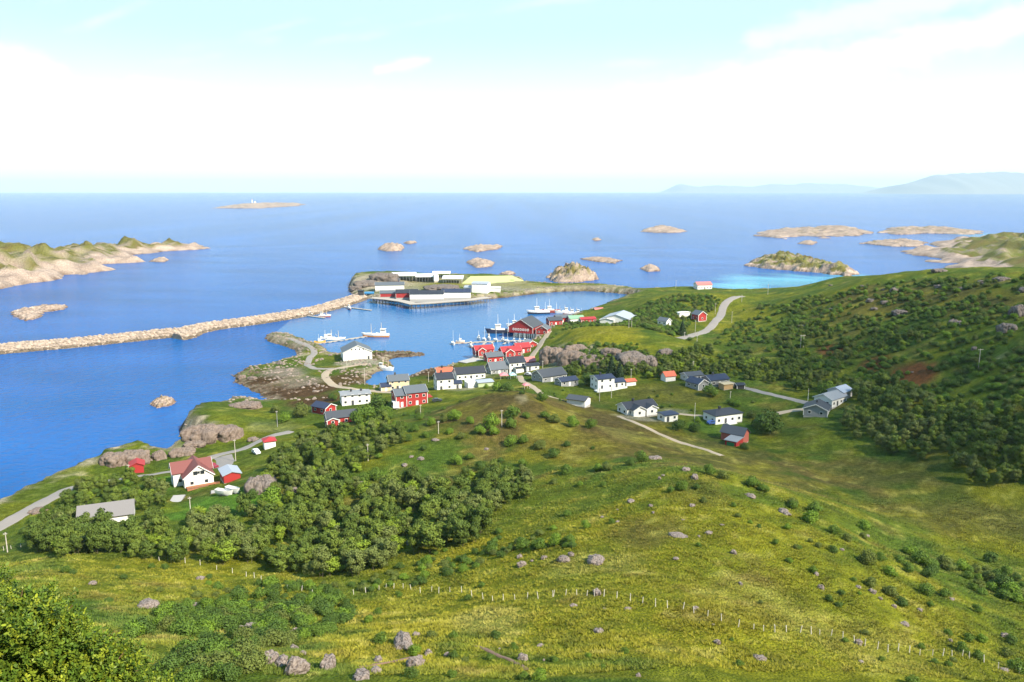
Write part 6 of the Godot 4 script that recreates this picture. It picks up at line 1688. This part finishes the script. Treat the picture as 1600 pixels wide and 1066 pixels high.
func roof_mesh(l: float, w: float, h: float, rise: float, hip: bool, over: float) -> ArrayMesh:
	var s := st()
	var a := w * 0.5
	var b := l * 0.5 + over
	var drop := rise / a * over
	var th := 0.20
	if hip:
		var r := maxf(l * 0.5 - a * 0.8, 0.05)
		var c := [Vector3(-a - over, h - drop, -b), Vector3(a + over, h - drop, -b), Vector3(a + over, h - drop, b), Vector3(-a - over, h - drop, b)]
		var t := Vector3(0, th, 0)
		var r0 := Vector3(0, h + rise, -r) + t
		var r1 := Vector3(0, h + rise, r) + t
		for i in 4: quad(s, c[i] + t, c[i], c[(i + 1) % 4], c[(i + 1) % 4] + t)
		quad(s, c[3], c[2], c[1], c[0])
		tri(s, c[0] + t, c[1] + t, r0)
		tri(s, c[2] + t, c[3] + t, r1)
		quad(s, c[1] + t, c[2] + t, r1, r0)
		quad(s, c[3] + t, c[0] + t, r0, r1)
		return done(s)
	for e in [-1.0, 1.0]:
		var slope := Vector2(a + over, rise + drop)
		var len_ := slope.length()
		var ang := atan2(rise, a)
		var mid := Vector3(e * (a + over) * 0.5, h + (rise - drop) * 0.5 + th * 0.55, 0)
		box(s, mid, Vector3(len_ + 0.06, th, b * 2.0), Basis(Vector3(0, 0, 1), -e * ang))
	return done(s)

func block(o: Node3D, at: Vector3, turn: float, d: Array) -> Node3D:
	# d: length, width, wall height, pitch, wall colour, roof colour, options
	var l: float = d[0]
	var w: float = d[1]
	var h: float = d[2]
	var pitch: float = d[3]
	var opt: String = d[6]
	var hip := opt.contains("hip")
	var rise := tan(deg_to_rad(pitch)) * w * 0.5
	var wall := part("wall", gable_walls(l, w, h, rise, 0.1, hip), pm(d[4]), o, at, Vector3(0, turn, 0))
	if not opt.contains("piles"): part("foundation", box_mesh(Vector3(w - 0.1, 2.6, l - 0.1)), pm("concrete"), wall, Vector3(0, -1.4, 0))
	var over := 0.12 if opt.contains("tight") else 0.45
	var roof := part("roof", roof_mesh(l, w, h, rise, hip, over), pm(d[5]), o, at, Vector3(0, turn, 0))
	if not hip and not opt.contains("plain"):
		for e in [-1.0, 1.0]:
			for f in [-1.0, 1.0]:
				var s := st()
				bar(s, Vector3(f * (w * 0.5 + over), h - rise / (w * 0.5) * over, e * (l * 0.5 + over + 0.03)), Vector3(0, h + rise, e * (l * 0.5 + over + 0.03)), 0.07, 0.30)
				part("barge_board", done(s), pm("white"), roof)
				if d[4] != "white": part("corner_board", box_mesh(Vector3(0.22, h - 0.05, 0.22)), pm("white"), wall, Vector3(f * (w * 0.5 + 0.012), h * 0.5, e * (l * 0.5 + 0.012)))
	if opt.contains("chim"):
		part("chimney", box_mesh(Vector3(0.8, 1.7, 0.8)), pm("roof_black" if d[4] == "white" else "roof_dark"), roof, Vector3(0, h + rise + 0.35, l * 0.14))
		if opt.contains("chim2"): part("chimney", box_mesh(Vector3(0.8, 1.6, 0.8)), pm("roof_black"), roof, Vector3(0, h + rise + 0.3, -l * 0.22))
	if opt.contains("win"):
		var floors := 2 if h > 4.4 else 1
		var nl := maxi(1, int(l / 3.0))
		var ng := maxi(1, int(w / 3.4))
		for f in floors:
			var y := 1.55 + f * 2.7
			for e in [-1.0, 1.0]:
				for i in nl:
					if f == 0 and i == nl / 2 and e > 0.0:
						part("door", box_mesh(Vector3(1.1, 2.1, 0.10)), pm("white" if d[4] != "white" else "roof_dark"), wall, Vector3(w * 0.5 * e, 1.1, (i + 0.5) / nl * l - l * 0.5), Vector3(0, PI / 2 * e, 0))
						continue
					window(wall, Vector3((w * 0.5 + 0.01) * e, y, (i + 0.5) / nl * l - l * 0.5), PI / 2 * e, 1.25, 1.25)
				for i in ng:
					window(wall, Vector3((i + 0.5) / ng * w - w * 0.5, y, (l * 0.5 + 0.01) * e), 0.0 if e > 0 else PI, 1.25, 1.25)
		if rise > 2.2 and not hip:
			for e in [-1.0, 1.0]:
				window(wall, Vector3(0, h + rise * 0.32, (l * 0.5 + 0.01) * e), 0.0 if e > 0 else PI, 1.0, 1.1)
	return wall

func level(x: float, z: float, l: float, w: float, turn: float) -> float:
	var top := -99.0
	var low := 99.0
	for e in [-0.5, 0.5]:
		for f in [-0.5, 0.5]:
			var p := Vector3(f * w, 0, e * l).rotated(Vector3.UP, turn)
			var y := ground(x + p.x, z + p.z)
			top = maxf(top, y)
			low = minf(low, y)
	return lerpf(low, top, 0.65)

func make_houses() -> void:
	for a in HOUSES:
		# name, label, category, x, z, turn, height of floor (or -1 for the ground), blocks of [offset x, offset z, turn, ...]
		var turn := deg_to_rad(a[5])
		var m: Array = a[7][0]
		var y: float = level(a[3], a[4], m[3], m[4], turn) if a[6] < 0 else a[6]
		var o := thing(a[0], a[1], a[2], Vector3(a[3], y, a[4]), turn)
		for b in a[7]:
			block(o, Vector3(b[0], 0, b[1]), deg_to_rad(b[2]), b.slice(3))
			var p := Vector3(b[0], 0, b[1]).rotated(Vector3.UP, turn)
			clear_spots.append(Vector3(a[3] + p.x, a[4] + p.z, maxf(b[3], b[4]) * 0.5 + 0.8))
		extras(a[0], o, m)

func deck(o: Node3D, at: Vector3, e: Vector3, wood: String, rail: String) -> void:
	var d := part("deck", box_mesh(e), pm(wood), o, at)
	if rail == "": return
	var s := st()
	for k in int(e.x / 1.2) + 1:
		var x := -e.x * 0.5 + 0.1 + k * (e.x - 0.2) / int(e.x / 1.2)
		box(s, Vector3(x, e.y * 0.5 + 0.45, e.z * 0.5 - 0.06), Vector3(0.09, 0.9, 0.09))
	box(s, Vector3(0, e.y * 0.5 + 0.92, e.z * 0.5 - 0.06), Vector3(e.x, 0.08, 0.12))
	box(s, Vector3(0, e.y * 0.5 + 0.55, e.z * 0.5 - 0.06), Vector3(e.x, 0.22, 0.05))
	part("railing", done(s), pm(rail), d)

func extras(called: String, o: Node3D, m: Array) -> void:
	var l: float = m[3]
	var w: float = m[4]
	var h: float = m[5]
	match called:
		"white_house_with_brick_roof":
			deck(o, Vector3(0.8, 0.25, l * 0.5 + 1.6), Vector3(w + 1.0, 0.9, 3.2), "deck_brown", "deck_brown")
			for x in [-1.0, 1.1]: window(o, Vector3(x, 4.6, l * 0.5 + 0.03), 0.0, 1.5, 1.5)
		"red_two_storey_house":
			part("sunroom", box_mesh(Vector3(3.0, 2.6, 2.6)), pm("white"), o, Vector3(w * 0.5 - 1.2, 1.2, l * 0.5 + 3.0))
			for x in [-0.9, 0.0, 0.9]: part("pane", box_mesh(Vector3(0.7, 1.5, 0.06)), glass(), o, Vector3(w * 0.5 - 1.2 + x, 1.4, l * 0.5 + 4.32))
			deck(o, Vector3(0.5, 2.8, -l * 0.5 - 3.0), Vector3(w * 0.6, 0.25, 2.6), "red", "white")
		"boat_hall":
			for x in [-3.3, -1.1, 1.1, 3.3]: window(o, Vector3(x, 6.6, l * 0.5 + 0.03), 0.0, 1.0, 1.1)
			var g := part("boat_door", box_mesh(Vector3(5.6, 4.2, 0.12)), pm("white"), o, Vector3(0.2, 2.1, l * 0.5 + 0.04))
			for k in 4: part("door_groove", box_mesh(Vector3(5.4, 0.10, 0.05)), pm("roof_grey"), g, Vector3(0, -1.5 + k * 0.95, 0.06))
			part("door", box_mesh(Vector3(1.1, 2.2, 0.1)), pm("roof_dark"), o, Vector3(6.2, 1.2, l * 0.5 + 0.04))
		"harbour_warehouse":
			# a row of white ring shaped letters along the gable, too far off to read
			for k in 7:
				var t := TorusMesh.new()
				t.inner_radius = 0.42
				t.outer_radius = 0.80
				t.rings = 14
				t.ring_segments = 6
				part("letter", t, pm("white"), o, Vector3(-5.4 + k * 1.8, 2.3, l * 0.5 + 0.08), Vector3(PI / 2, 0, 0), Vector3(0.9, 0.3, 1.15))
		"white_house_with_navy_roof":
			deck(o, Vector3(w * 0.5 + 1.6, 0.2, -1.5), Vector3(3.4, 0.5, l + 7.0), "white", "")
			part("railing", box_mesh(Vector3(0.12, 1.1, l + 7.0)), pm("white"), o, Vector3(w * 0.5 + 3.2, 0.9, -1.5))
		"red_barn":
			var lean := part("lean_to", box_mesh(Vector3(6.6, 3.4, 4.2)), pm("red"), o, Vector3(-5.9, 1.0, 2.2))
			part("roof", box_mesh(Vector3(7.4, 0.2, 5.0)), pm("roof_grey"), lean, Vector3(0, 1.82, 0), Vector3(0, 0, 0.05))
			part("door", box_mesh(Vector3(2.8, 2.5, 0.1)), pm("green"), lean, Vector3(-3.31, -0.2, 0.0), Vector3(0, -PI / 2, 0))
		"timber_terrace":
			pass
		"long_white_house":
			deck(o, Vector3(w * 0.5 + 1.0, 0.1, -0.5), Vector3(2.0, 0.4, 4.0), "white", "")

# ---------------------------------------------------------------- boats
func hull_mesh(l: float, beam: float, top: float, bottom: float, from_: float, to: float) -> ArrayMesh:
	# a band of the hull between two relative heights (0 keel line, 1 rail)
	var s := SurfaceTool.new()
	s.begin(Mesh.PRIMITIVE_TRIANGLES)
	s.set_smooth_group(-1)
	var n := 12
	var rings := []
	for i in n + 1:
		var t := float(i) / n      # stern to bow
		var wide := beam * 0.5 * (0.80 + 0.2 * sin(minf(t * 2.0, 1.0) * PI * 0.5)) * pow(clampf((1.0 - t) / 0.42, 0.0, 1.0), 0.62)
		var rail := top * (1.0 + 0.55 * t * t * t + 0.12 * (1.0 - t) * (1.0 - t))
		var ring := []
		for j in 4:
			var f := lerpf(from_, to, j / 3.0)
			var y := lerpf(bottom, rail, f)
			var k := lerpf(0.62, 1.0, pow(f, 0.55))
			var z := (t - 0.5) * l + 0.10 * l * f * t * t
			ring.append(Vector3(wide * k, y, z))
		rings.append(ring)
	for i in n:
		for j in 3:
			for e in [-1.0, 1.0]:
				var m := Vector3(e, 1, 1)
				var a: Vector3 = rings[i][j] * m
				var b: Vector3 = rings[i][j + 1] * m
				var c: Vector3 = rings[i + 1][j + 1] * m
				var d: Vector3 = rings[i + 1][j] * m
				if e > 0: quad(s, a, b, c, d)
				else: quad(s, d, c, b, a)
	var r: Array = rings[0]
	for j in 3: quad(s, r[j] * Vector3(-1, 1, 1), r[j + 1] * Vector3(-1, 1, 1), r[j + 1], r[j])
	if to >= 1.0:
		for i in n:      # deck a little below the rail
			var a: Vector3 = rings[i][2] * Vector3(0.97, 1, 1)
			var d: Vector3 = rings[i + 1][2] * Vector3(0.97, 1, 1)
			quad(s, a, a * Vector3(-1, 1, 1), d * Vector3(-1, 1, 1), d)
	return done(s)

func boat(called: String, label: String, at: Vector3, turn: float, l: float, kind: int, hull: String, keel: String, group: String) -> void:
	# kind 0 small open cabin boat, 1 fishing boat with two masts, 2 trawler with a high bridge, 3 sailing yacht
	var o := thing(called, label, "boat", at, turn, group)
	var beam := l * (0.34 if l < 9.0 else 0.28)
	var top := 0.9 + l * 0.06 if kind != 2 else l * 0.13
	var key := "hull%.1f,%d" % [l, kind]
	if not meshes.has(key):
		meshes[key] = hull_mesh(l, beam, top, -0.4, 0.56, 1.0)
		meshes[key + "k"] = hull_mesh(l, beam, top, -0.4, 0.0, 0.56)
	part("hull", meshes[key], pm(hull), o)
	part("keel", meshes[key + "k"], pm(keel), o)
	var w := beam * 0.55
	var spar := pm("white") if kind != 1 else paint("mast_wood", Color(0.55, 0.42, 0.26), 0.6, false)
	if kind == 0:
		var c := part("wheelhouse", box_mesh(Vector3(w, 1.7, l * 0.26)), pm("white"), o, Vector3(0, top + 0.75, l * 0.02))
		part("window", box_mesh(Vector3(w * 0.86, 0.55, l * 0.27)), glass(), c, Vector3(0, 0.35, 0))
		part("cabin_roof", box_mesh(Vector3(w * 1.12, 0.12, l * 0.32)), pm("white"), c, Vector3(0, 0.9, 0))
		part("foredeck", box_mesh(Vector3(w * 0.9, 0.6, l * 0.22)), pm("white"), o, Vector3(0, top + 0.3, l * 0.24))
		part("mast", tube_mesh(3.4, 0.09, 0.06), spar, o, Vector3(0, top + 1.5, -l * 0.06))
	elif kind == 3:
		part("cabin", box_mesh(Vector3(w * 0.8, 0.6, l * 0.36)), pm("white"), o, Vector3(0, top + 0.3, l * 0.03))
		part("mast", tube_mesh(l * 1.2, 0.11, 0.07), spar, o, Vector3(0, top, l * 0.06))
		part("boom", tube_mesh(l * 0.4, 0.05, 0.05), spar, o, Vector3(0, top + 1.3, l * 0.05), Vector3(-PI / 2, 0, 0))
	else:
		var big := kind == 2
		var bz := -l * 0.27 if not big else l * 0.10
		var c := part("wheelhouse", box_mesh(Vector3(w, l * 0.15 + 1.0, l * 0.2)), pm("white"), o, Vector3(0, top + 0.6 + l * 0.07, bz))
		part("window", box_mesh(Vector3(w * 1.01, 0.65, l * 0.17)), glass(), c, Vector3(0, l * 0.05 + 0.2, 0.0))
		part("window", box_mesh(Vector3(w * 0.86, 0.65, l * 0.203)), glass(), c, Vector3(0, l * 0.05 + 0.2, 0.0))
		part("cabin_roof", box_mesh(Vector3(w * 1.1, 0.16, l * 0.24)), pm("white"), c, Vector3(0, l * 0.075 + 0.55, 0))
		part("deckhouse", box_mesh(Vector3(w * 0.9, 1.1, l * 0.20)), pm("white"), o, Vector3(0, top + 0.35, bz + l * (-0.16 if big else 0.19)))
		part("whaleback", box_mesh(Vector3(w * 0.8, 0.7, l * 0.16)), pm("white"), o, Vector3(0, top + 0.45, l * 0.30))
		part("mast", tube_mesh(l * (0.36 if big else 0.46), 0.20, 0.10), spar, o, Vector3(0, top + (l * 0.17 + 1.4 if big else 0.2), bz + (0.0 if big else 1.2)))
		part("mast", tube_mesh(l * 0.42, 0.17, 0.09), spar, o, Vector3(0, top, l * (0.20 if not big else -0.30)))
		var s := st()
		tube(s, Vector3(0, top + 1.0, l * 0.2), Vector3(0, top + l * 0.25, l * 0.02), 0.06, 0.05, 5)
		if big: tube(s, Vector3(-w * 0.7, top + l * 0.2, -l * 0.3), Vector3(w * 0.7, top + l * 0.2, -l * 0.3), 0.08, 0.08, 5)
		part("boom", done(s), spar, o)

func make_boats() -> void:
	for a in BOATS:
		boat("fishing_boat" if a[4] in [1, 2] else ("sailing_boat" if a[4] == 3 else "motor_boat"), a[7], Vector3(a[0], 0.05, a[1]), deg_to_rad(a[2]), a[3], a[4], a[5], a[6], a[8])

# ---------------------------------------------------------------- docks, quays and breakwaters
func floating_dock(label: String, p: Array, w: float) -> void:
	var o := thing("floating_dock", label, "dock", Vector3(p[0], 0, p[1]))
	for i in p.size() / 2 - 1:
		var a := Vector3(p[i * 2], 0.45, p[i * 2 + 1]) - o.position
		var b := Vector3(p[i * 2 + 2], 0.45, p[i * 2 + 3]) - o.position
		var n := maxi(1, int(a.distance_to(b) / 6.0))
		for k in n:
			var q := a.lerp(b, float(k) / n)
			var r := a.lerp(b, (k + 0.97) / n)
			var s := st()
			bar(s, q, r, w, 0.28)
			var d := part("dock_section", done(s), pm("planks"), o)
			var f := st()
			bar(f, q.lerp(r, 0.15) - Vector3(0, 0.42, 0), q.lerp(r, 0.4) - Vector3(0, 0.42, 0), w * 0.9, 0.55)
			bar(f, q.lerp(r, 0.6) - Vector3(0, 0.42, 0), q.lerp(r, 0.85) - Vector3(0, 0.42, 0), w * 0.9, 0.55)
			part("float", done(f), pm("concrete"), d)

func quay(label: String, p: Array, top: float, deep: float, key: String) -> void:
	# a deck on piles; the front edge runs along p, the deck reaches back by deep
	var o := thing("pile_quay", label, "quay", Vector3(p[0], 0, p[1]))
	var n := p.size() / 2
	for i in n - 1:
		var a := Vector3(p[i * 2], top, p[i * 2 + 1]) - o.position
		var b := Vector3(p[i * 2 + 2], top, p[i * 2 + 3]) - o.position
		var t := (b - a).normalized()
		var q := Vector3(t.z, 0, -t.x) * deep     # away from the water
		var s := st()
		box(s, (a + b) * 0.5 + q * 0.5 - Vector3(0, 0.22 + 0.004 * i, 0), Vector3(deep, 0.42, a.distance_to(b) + 0.6), Basis.looking_at(t, Vector3.UP))
		part("deck", done(s), pm(key), o)
		part("fender_beam", box_mesh(Vector3(0.4, 0.5, 1.0)), pm("pile"), o, (a + b) * 0.5 - q / deep * 0.22 - Vector3(0, 0.35, 0), Basis.looking_at(t, Vector3.UP).get_euler(), Vector3(1, 1, a.distance_to(b)))
		var m := maxi(1, int(a.distance_to(b) / 3.4))
		for k in m:
			for row in [0.06, 0.45]:
				part("pile", tube_mesh(1.0, 0.26, 0.22), pm("pile"), o, a.lerp(b, (k + 0.5) / m) + q * row - Vector3(0, top + 1.2, 0), Vector3.ZERO, Vector3(1, top + 0.9, 1))

func breakwater(called: String, label: String, p: Array, high: float, half: float, crown: float, count: int) -> void:
	var pts := along(p, 5.0)
	var o := thing(called, label, "breakwater", Vector3(pts[0].x, 0, pts[0].y))
	var s := SurfaceTool.new()
	s.begin(Mesh.PRIMITIVE_TRIANGLES)
	s.set_smooth_group(-1)
	var rows := []
	for i in pts.size():
		var t := (pts[mini(i + 1, pts.size() - 1)] - pts[maxi(i - 1, 0)]).normalized()
		var q := Vector2(-t.y, t.x)
		var row := []
		for e in [[-half, -1.5], [-crown, high * 0.96], [crown, high], [half, -1.5]]:
			var v: Vector2 = pts[i] + q * e[0]
			row.append(Vector3(v.x, e[1], v.y) - o.position)
		rows.append(row)
	for i in rows.size() - 1:
		for e in 3: quad(s, rows[i][e], rows[i][e + 1], rows[i + 1][e + 1], rows[i + 1][e])
	var ends := [rows[0], rows[rows.size() - 1]]
	for k in 2:
		var e: Array = ends[k]
		if k == 0: quad(s, e[0], e[3], e[2], e[1])
		else: quad(s, e[0], e[1], e[2], e[3])
	part("core", done(s), paint("rubble_fill", Color(0.32, 0.255, 0.19), 0.95), o)
	var r := RandomNumberGenerator.new()
	r.seed = 17
	var spots := []
	for k in count:
		var i := int(r.randf() * (pts.size() - 1.01))
		var c := pts[i].lerp(pts[i + 1], r.randf())
		var t := (pts[i + 1] - pts[i]).normalized()
		var q := Vector2(-t.y, t.x)
		var f := r.randf_range(-1.0, 1.0)
		var off := f * half
		var y := high
		if absf(off) > crown: y = lerpf(high, -1.5, (absf(off) - crown) / (half - crown))
		elif r.randf() > 0.18: continue
		if y < -0.6: continue
		var v := c + q * off
		var col := Color(0.30, 0.235, 0.18) if y > 1.2 else Color(0.12, 0.09, 0.06)
		spots.append([Vector3(v.x, y + 0.1, v.y) - o.position, r.randf_range(0.9, 2.1), col])
	scatter_stones("stones", "", o, spots, mats["riprap_stone"])

func make_harbour() -> void:
	var m := StandardMaterial3D.new()
	m.resource_name = "riprap_stone"
	m.vertex_color_use_as_albedo = true
	m.roughness = 0.95
	mats["riprap_stone"] = m
	for a in BREAKWATERS: breakwater("breakwater", a[0], a[1], a[2], a[3], a[4], a[5])
	# loose stones and boulders along the shore
	var r := RandomNumberGenerator.new()
	r.seed = 71
	var spots := []
	var n := COAST.size() / 2
	for i in range(2, n - 9):
		var a := Vector2(COAST[i * 2], COAST[i * 2 + 1])
		var b := Vector2(COAST[i * 2 + 2], COAST[i * 2 + 3])
		var t := (b - a).normalized()
		var q := Vector2(t.y, -t.x)
		var flat := i >= 28 and i <= 40 or i >= 60 and i <= 72
		for k in int(a.distance_to(b) * (3.0 if flat else 1.1)):
			var off := r.randf_range(-2.0, 30.0 if flat else 9.0)
			var p := a.lerp(b, r.randf()) - q * off
			var y := ground(p.x, p.y)
			if y < -0.7 or y > 4.5: continue
			var w := r.randf_range(0.5, 1.5) * (1.4 if r.randf() < 0.12 else 1.0)
			spots.append([Vector3(p.x, y, p.y), w, Color(0.19, 0.15, 0.12) if y > (2.0 if flat else 1.1) else Color(0.10, 0.07, 0.045)])
	var o := Node3D.new()
	o.name = "shore_stones"
	add_child(o)
	tag(o, "loose stones strewn along the tide line", "stones", "", "stuff")
	scatter_stones("stones", "", o, spots, mats["riprap_stone"])
	for a in DOCKS: floating_dock(a[0], a[1], a[2])
	for a in QUAYS: quay(a[0], a[1], a[2], a[3], a[4])

# ---------------------------------------------------------------- factory yard, cars and small things
func canopy(label: String, at: Vector3, turn: float, l: float, w: float, h: float) -> void:
	# fish drying rack under a white cover
	var o := thing("drying_rack", label, "drying rack", at, turn, "covered fish racks behind the factory")
	part("cover", roof_mesh(l, w, h, 0.7, false, 0.2), pm("roof_white"), o)
	for i in 8:
		var z := (i + 0.5) / 8.0 * l - l * 0.5
		for x in [-0.48, -0.16, 0.16, 0.48]: part("post", tube_mesh(1.0, 0.10, 0.08, 5), pm("pale_grey"), o, Vector3(x * w, -0.3, z), Vector3.ZERO, Vector3(1, h + 0.4, 1))
		part("rail", box_mesh(Vector3(1.0, 0.1, 0.1)), pm("pale_grey"), o, Vector3(0, h * 0.6, z), Vector3.ZERO, Vector3(w, 1, 1))

func car(label: String, at: Vector3, turn: float, col: Color, key: String) -> void:
	var o := thing("parked_car", label, "car", at, turn)
	var s := st()
	# side outline swept across the car
	var line := [Vector2(-2.1, 0.35), Vector2(-2.15, 0.85), Vector2(-1.9, 1.0), Vector2(-1.35, 1.45), Vector2(0.35, 1.45), Vector2(1.0, 0.98), Vector2(2.0, 0.85), Vector2(2.1, 0.35)]
	for i in line.size():
		var a: Vector2 = line[i]
		var b: Vector2 = line[(i + 1) % line.size()]
		quad(s, Vector3(-0.86, a.y, a.x), Vector3(-0.86, b.y, b.x), Vector3(0.86, b.y, b.x), Vector3(0.86, a.y, a.x))
	for i in range(1, line.size() - 1):
		tri(s, Vector3(0.86, line[0].y, line[0].x), Vector3(0.86, line[i].y, line[i].x), Vector3(0.86, line[i + 1].y, line[i + 1].x))
		tri(s, Vector3(-0.86, line[0].y, line[0].x), Vector3(-0.86, line[i + 1].y, line[i + 1].x), Vector3(-0.86, line[i].y, line[i].x))
	var p := paint(key, col, 0.25, false)
	part("body", done(s), p, o)
	part("window", box_mesh(Vector3(1.76, 0.36, 1.7)), glass(), o, Vector3(0, 1.2, -0.5))
	for x in [-0.8, 0.8]:
		for z in [-1.3, 1.3]: part("wheel", tube_mesh(0.2, 0.33, 0.33, 12), paint("tyre", Color(0.02, 0.02, 0.02), 0.9, false), o, Vector3(x + 0.1, 0.33, z), Vector3(0, 0, PI / 2))

func make_yards() -> void:
	for a in RACKS: canopy(a[0], on(a[1], a[2]), deg_to_rad(a[3]), a[4], a[5], a[6])
	for a in CARS: car(a[0], on(a[1], a[2], 0.14), deg_to_rad(a[3]), Color(a[4], a[5], a[6]), "car_paint_%d" % CARS.find(a))
	# football pitch
	var p := polygon(PITCH)
	var s := st()
	var mid := Vector2.ZERO
	for q in p: mid += q / p.size()
	var top := 0.0
	for q in p: top = maxf(top, maxf(ground(q.x, q.y), ground((q.x + mid.x) * 0.5, (q.y + mid.y) * 0.5)))
	top = minf(top, 5.2) + 0.15
	for i in p.size():
		var a := p[i]
		var b := p[(i + 1) % p.size()]
		tri(s, Vector3(mid.x, top, mid.y), Vector3(a.x, top, a.y), Vector3(b.x, top, b.y))
		quad(s, Vector3(a.x, top, a.y), Vector3(b.x, top, b.y), Vector3(b.x, top - 3.0, b.y), Vector3(a.x, top - 3.0, a.y))
	lone("pitch", done(s), paint("pale_turf", Color(0.52, 0.56, 0.22), 0.95), "pale football pitch at the back of the factory island", "pitch", "", "structure")
	# lighthouse far out
	var o := thing("lighthouse", "tiny lighthouse on the far island near the horizon", "lighthouse", Vector3(LIGHTHOUSE[0], 14.0, LIGHTHOUSE[1]))
	part("tower", tube_mesh(22.0, 4.5, 3.2, 12), pm("white"), o)
	part("lantern", tube_mesh(5.0, 2.6, 2.4, 10), pm("red"), o, Vector3(0, 22, 0))
	part("keeper_house", gable_walls(16, 10, 7, 4, 1.0, false), pm("white"), o, Vector3(22, 0, 4))
	# tents, covered trailers and a bin among the houses
	for a in SMALL:
		var t := thing(a[0], a[1], a[2], on(a[3], a[4]), deg_to_rad(a[5]))
		match a[0]:
			"party_tent":
				part("canopy", roof_mesh(a[6], a[6] * 0.9, 1.9, 0.9, true, 0.1), paint("tent_%s" % a[7], Color(0.72, 0.24, 0.26) if a[7] == "pink" else Color(0.45, 0.72, 0.78), 0.8), t)
				for x in [-0.42, 0.42]:
					for z in [-0.47, 0.47]: part("pole", tube_mesh(2.0, 0.05, 0.05, 5), pm("white"), t, Vector3(x * a[6], 0, z * a[6]))
			"boat_trailer":
				part("hull", hull_mesh(a[6], 1.9, 0.9, -0.3, 0.0, 1.0), pm("white"), t, Vector3(0, 0.75, 0))
				part("frame", box_mesh(Vector3(1.2, 0.12, 3.6)), pm("roof_grey"), t, Vector3(0, 0.42, 0))
				for x in [-0.75, 0.75]: part("wheel", tube_mesh(0.18, 0.3, 0.3, 10), paint("tyre", Color(0.02, 0.02, 0.02), 0.9, false), t, Vector3(x + 0.09, 0.3, -0.4), Vector3(0, 0, PI / 2))
			"patio":
				part("slab", box_mesh(Vector3(a[6], 0.4, a[6] * 0.55)), pm("concrete"), t, Vector3(0, 0.05, 0))
				part("edging", box_mesh(Vector3(a[6] + 0.3, 0.3, a[6] * 0.55 + 0.3)), pm("roof_board"), t, Vector3(0, 0.0, 0))
			"tank":
				var s2 := st()
				tube(s2, Vector3(0, 0, -a[6] * 0.5), Vector3(0, 0, a[6] * 0.5), 1.4, 1.4, 12)
				part("shell", done(s2), pm("blue"), t, Vector3(0, 1.5, 0))
				for z in [-0.3, 0.3]: part("cradle", box_mesh(Vector3(2.2, 0.9, 0.4)), pm("concrete"), t, Vector3(0, 0.4, z * a[6]))

func make_cloud() -> void:
	# a broken cloud between the sun and the valley; its shade lies over the valley floor and the right hill
	var r := RandomNumberGenerator.new()
	r.seed = 404
	var to_sun := Vector3(72, 78, 60).normalized()
	var up := CLOUD_HEIGHT / to_sun.y
	var spots := []
	var poly := polygon(CLOUD_SHADE)
	var lo := poly[0]
	var hi := poly[0]
	for p in poly:
		lo = lo.min(p)
		hi = hi.max(p)
	for k in 2900:
		var p := Vector2(r.randf_range(lo.x, hi.x), r.randf_range(lo.y, hi.y))
		var edge := signed_distance(p, poly)
		if edge < 12.0 * n_mid.get_noise_2d(p.x * 0.5, p.y * 0.5) or r.randf() > clampf(edge / 28.0 + 0.25, 0.0, 1.0): continue
		var w := r.randf_range(3.0, 7.5)
		spots.append([Transform3D(Basis(Vector3.UP, r.randf() * TAU).scaled(Vector3(w * 1.3, w * 0.7, w)), Vector3(p.x, 12.0, p.y) + to_sun * up + Vector3(0, r.randf_range(-60.0, 60.0), 0)), Color(1, 1, 1)])
	var b := SphereMesh.new()
	b.radius = 0.5
	b.height = 1.0
	b.radial_segments = 8
	b.rings = 5
	var m := paint("cloud_white", Color(0.85, 0.85, 0.86), 1.0, false)
	mass("cloud", "thin broken cloud high behind the viewpoint", "cloud", b, m, spots)
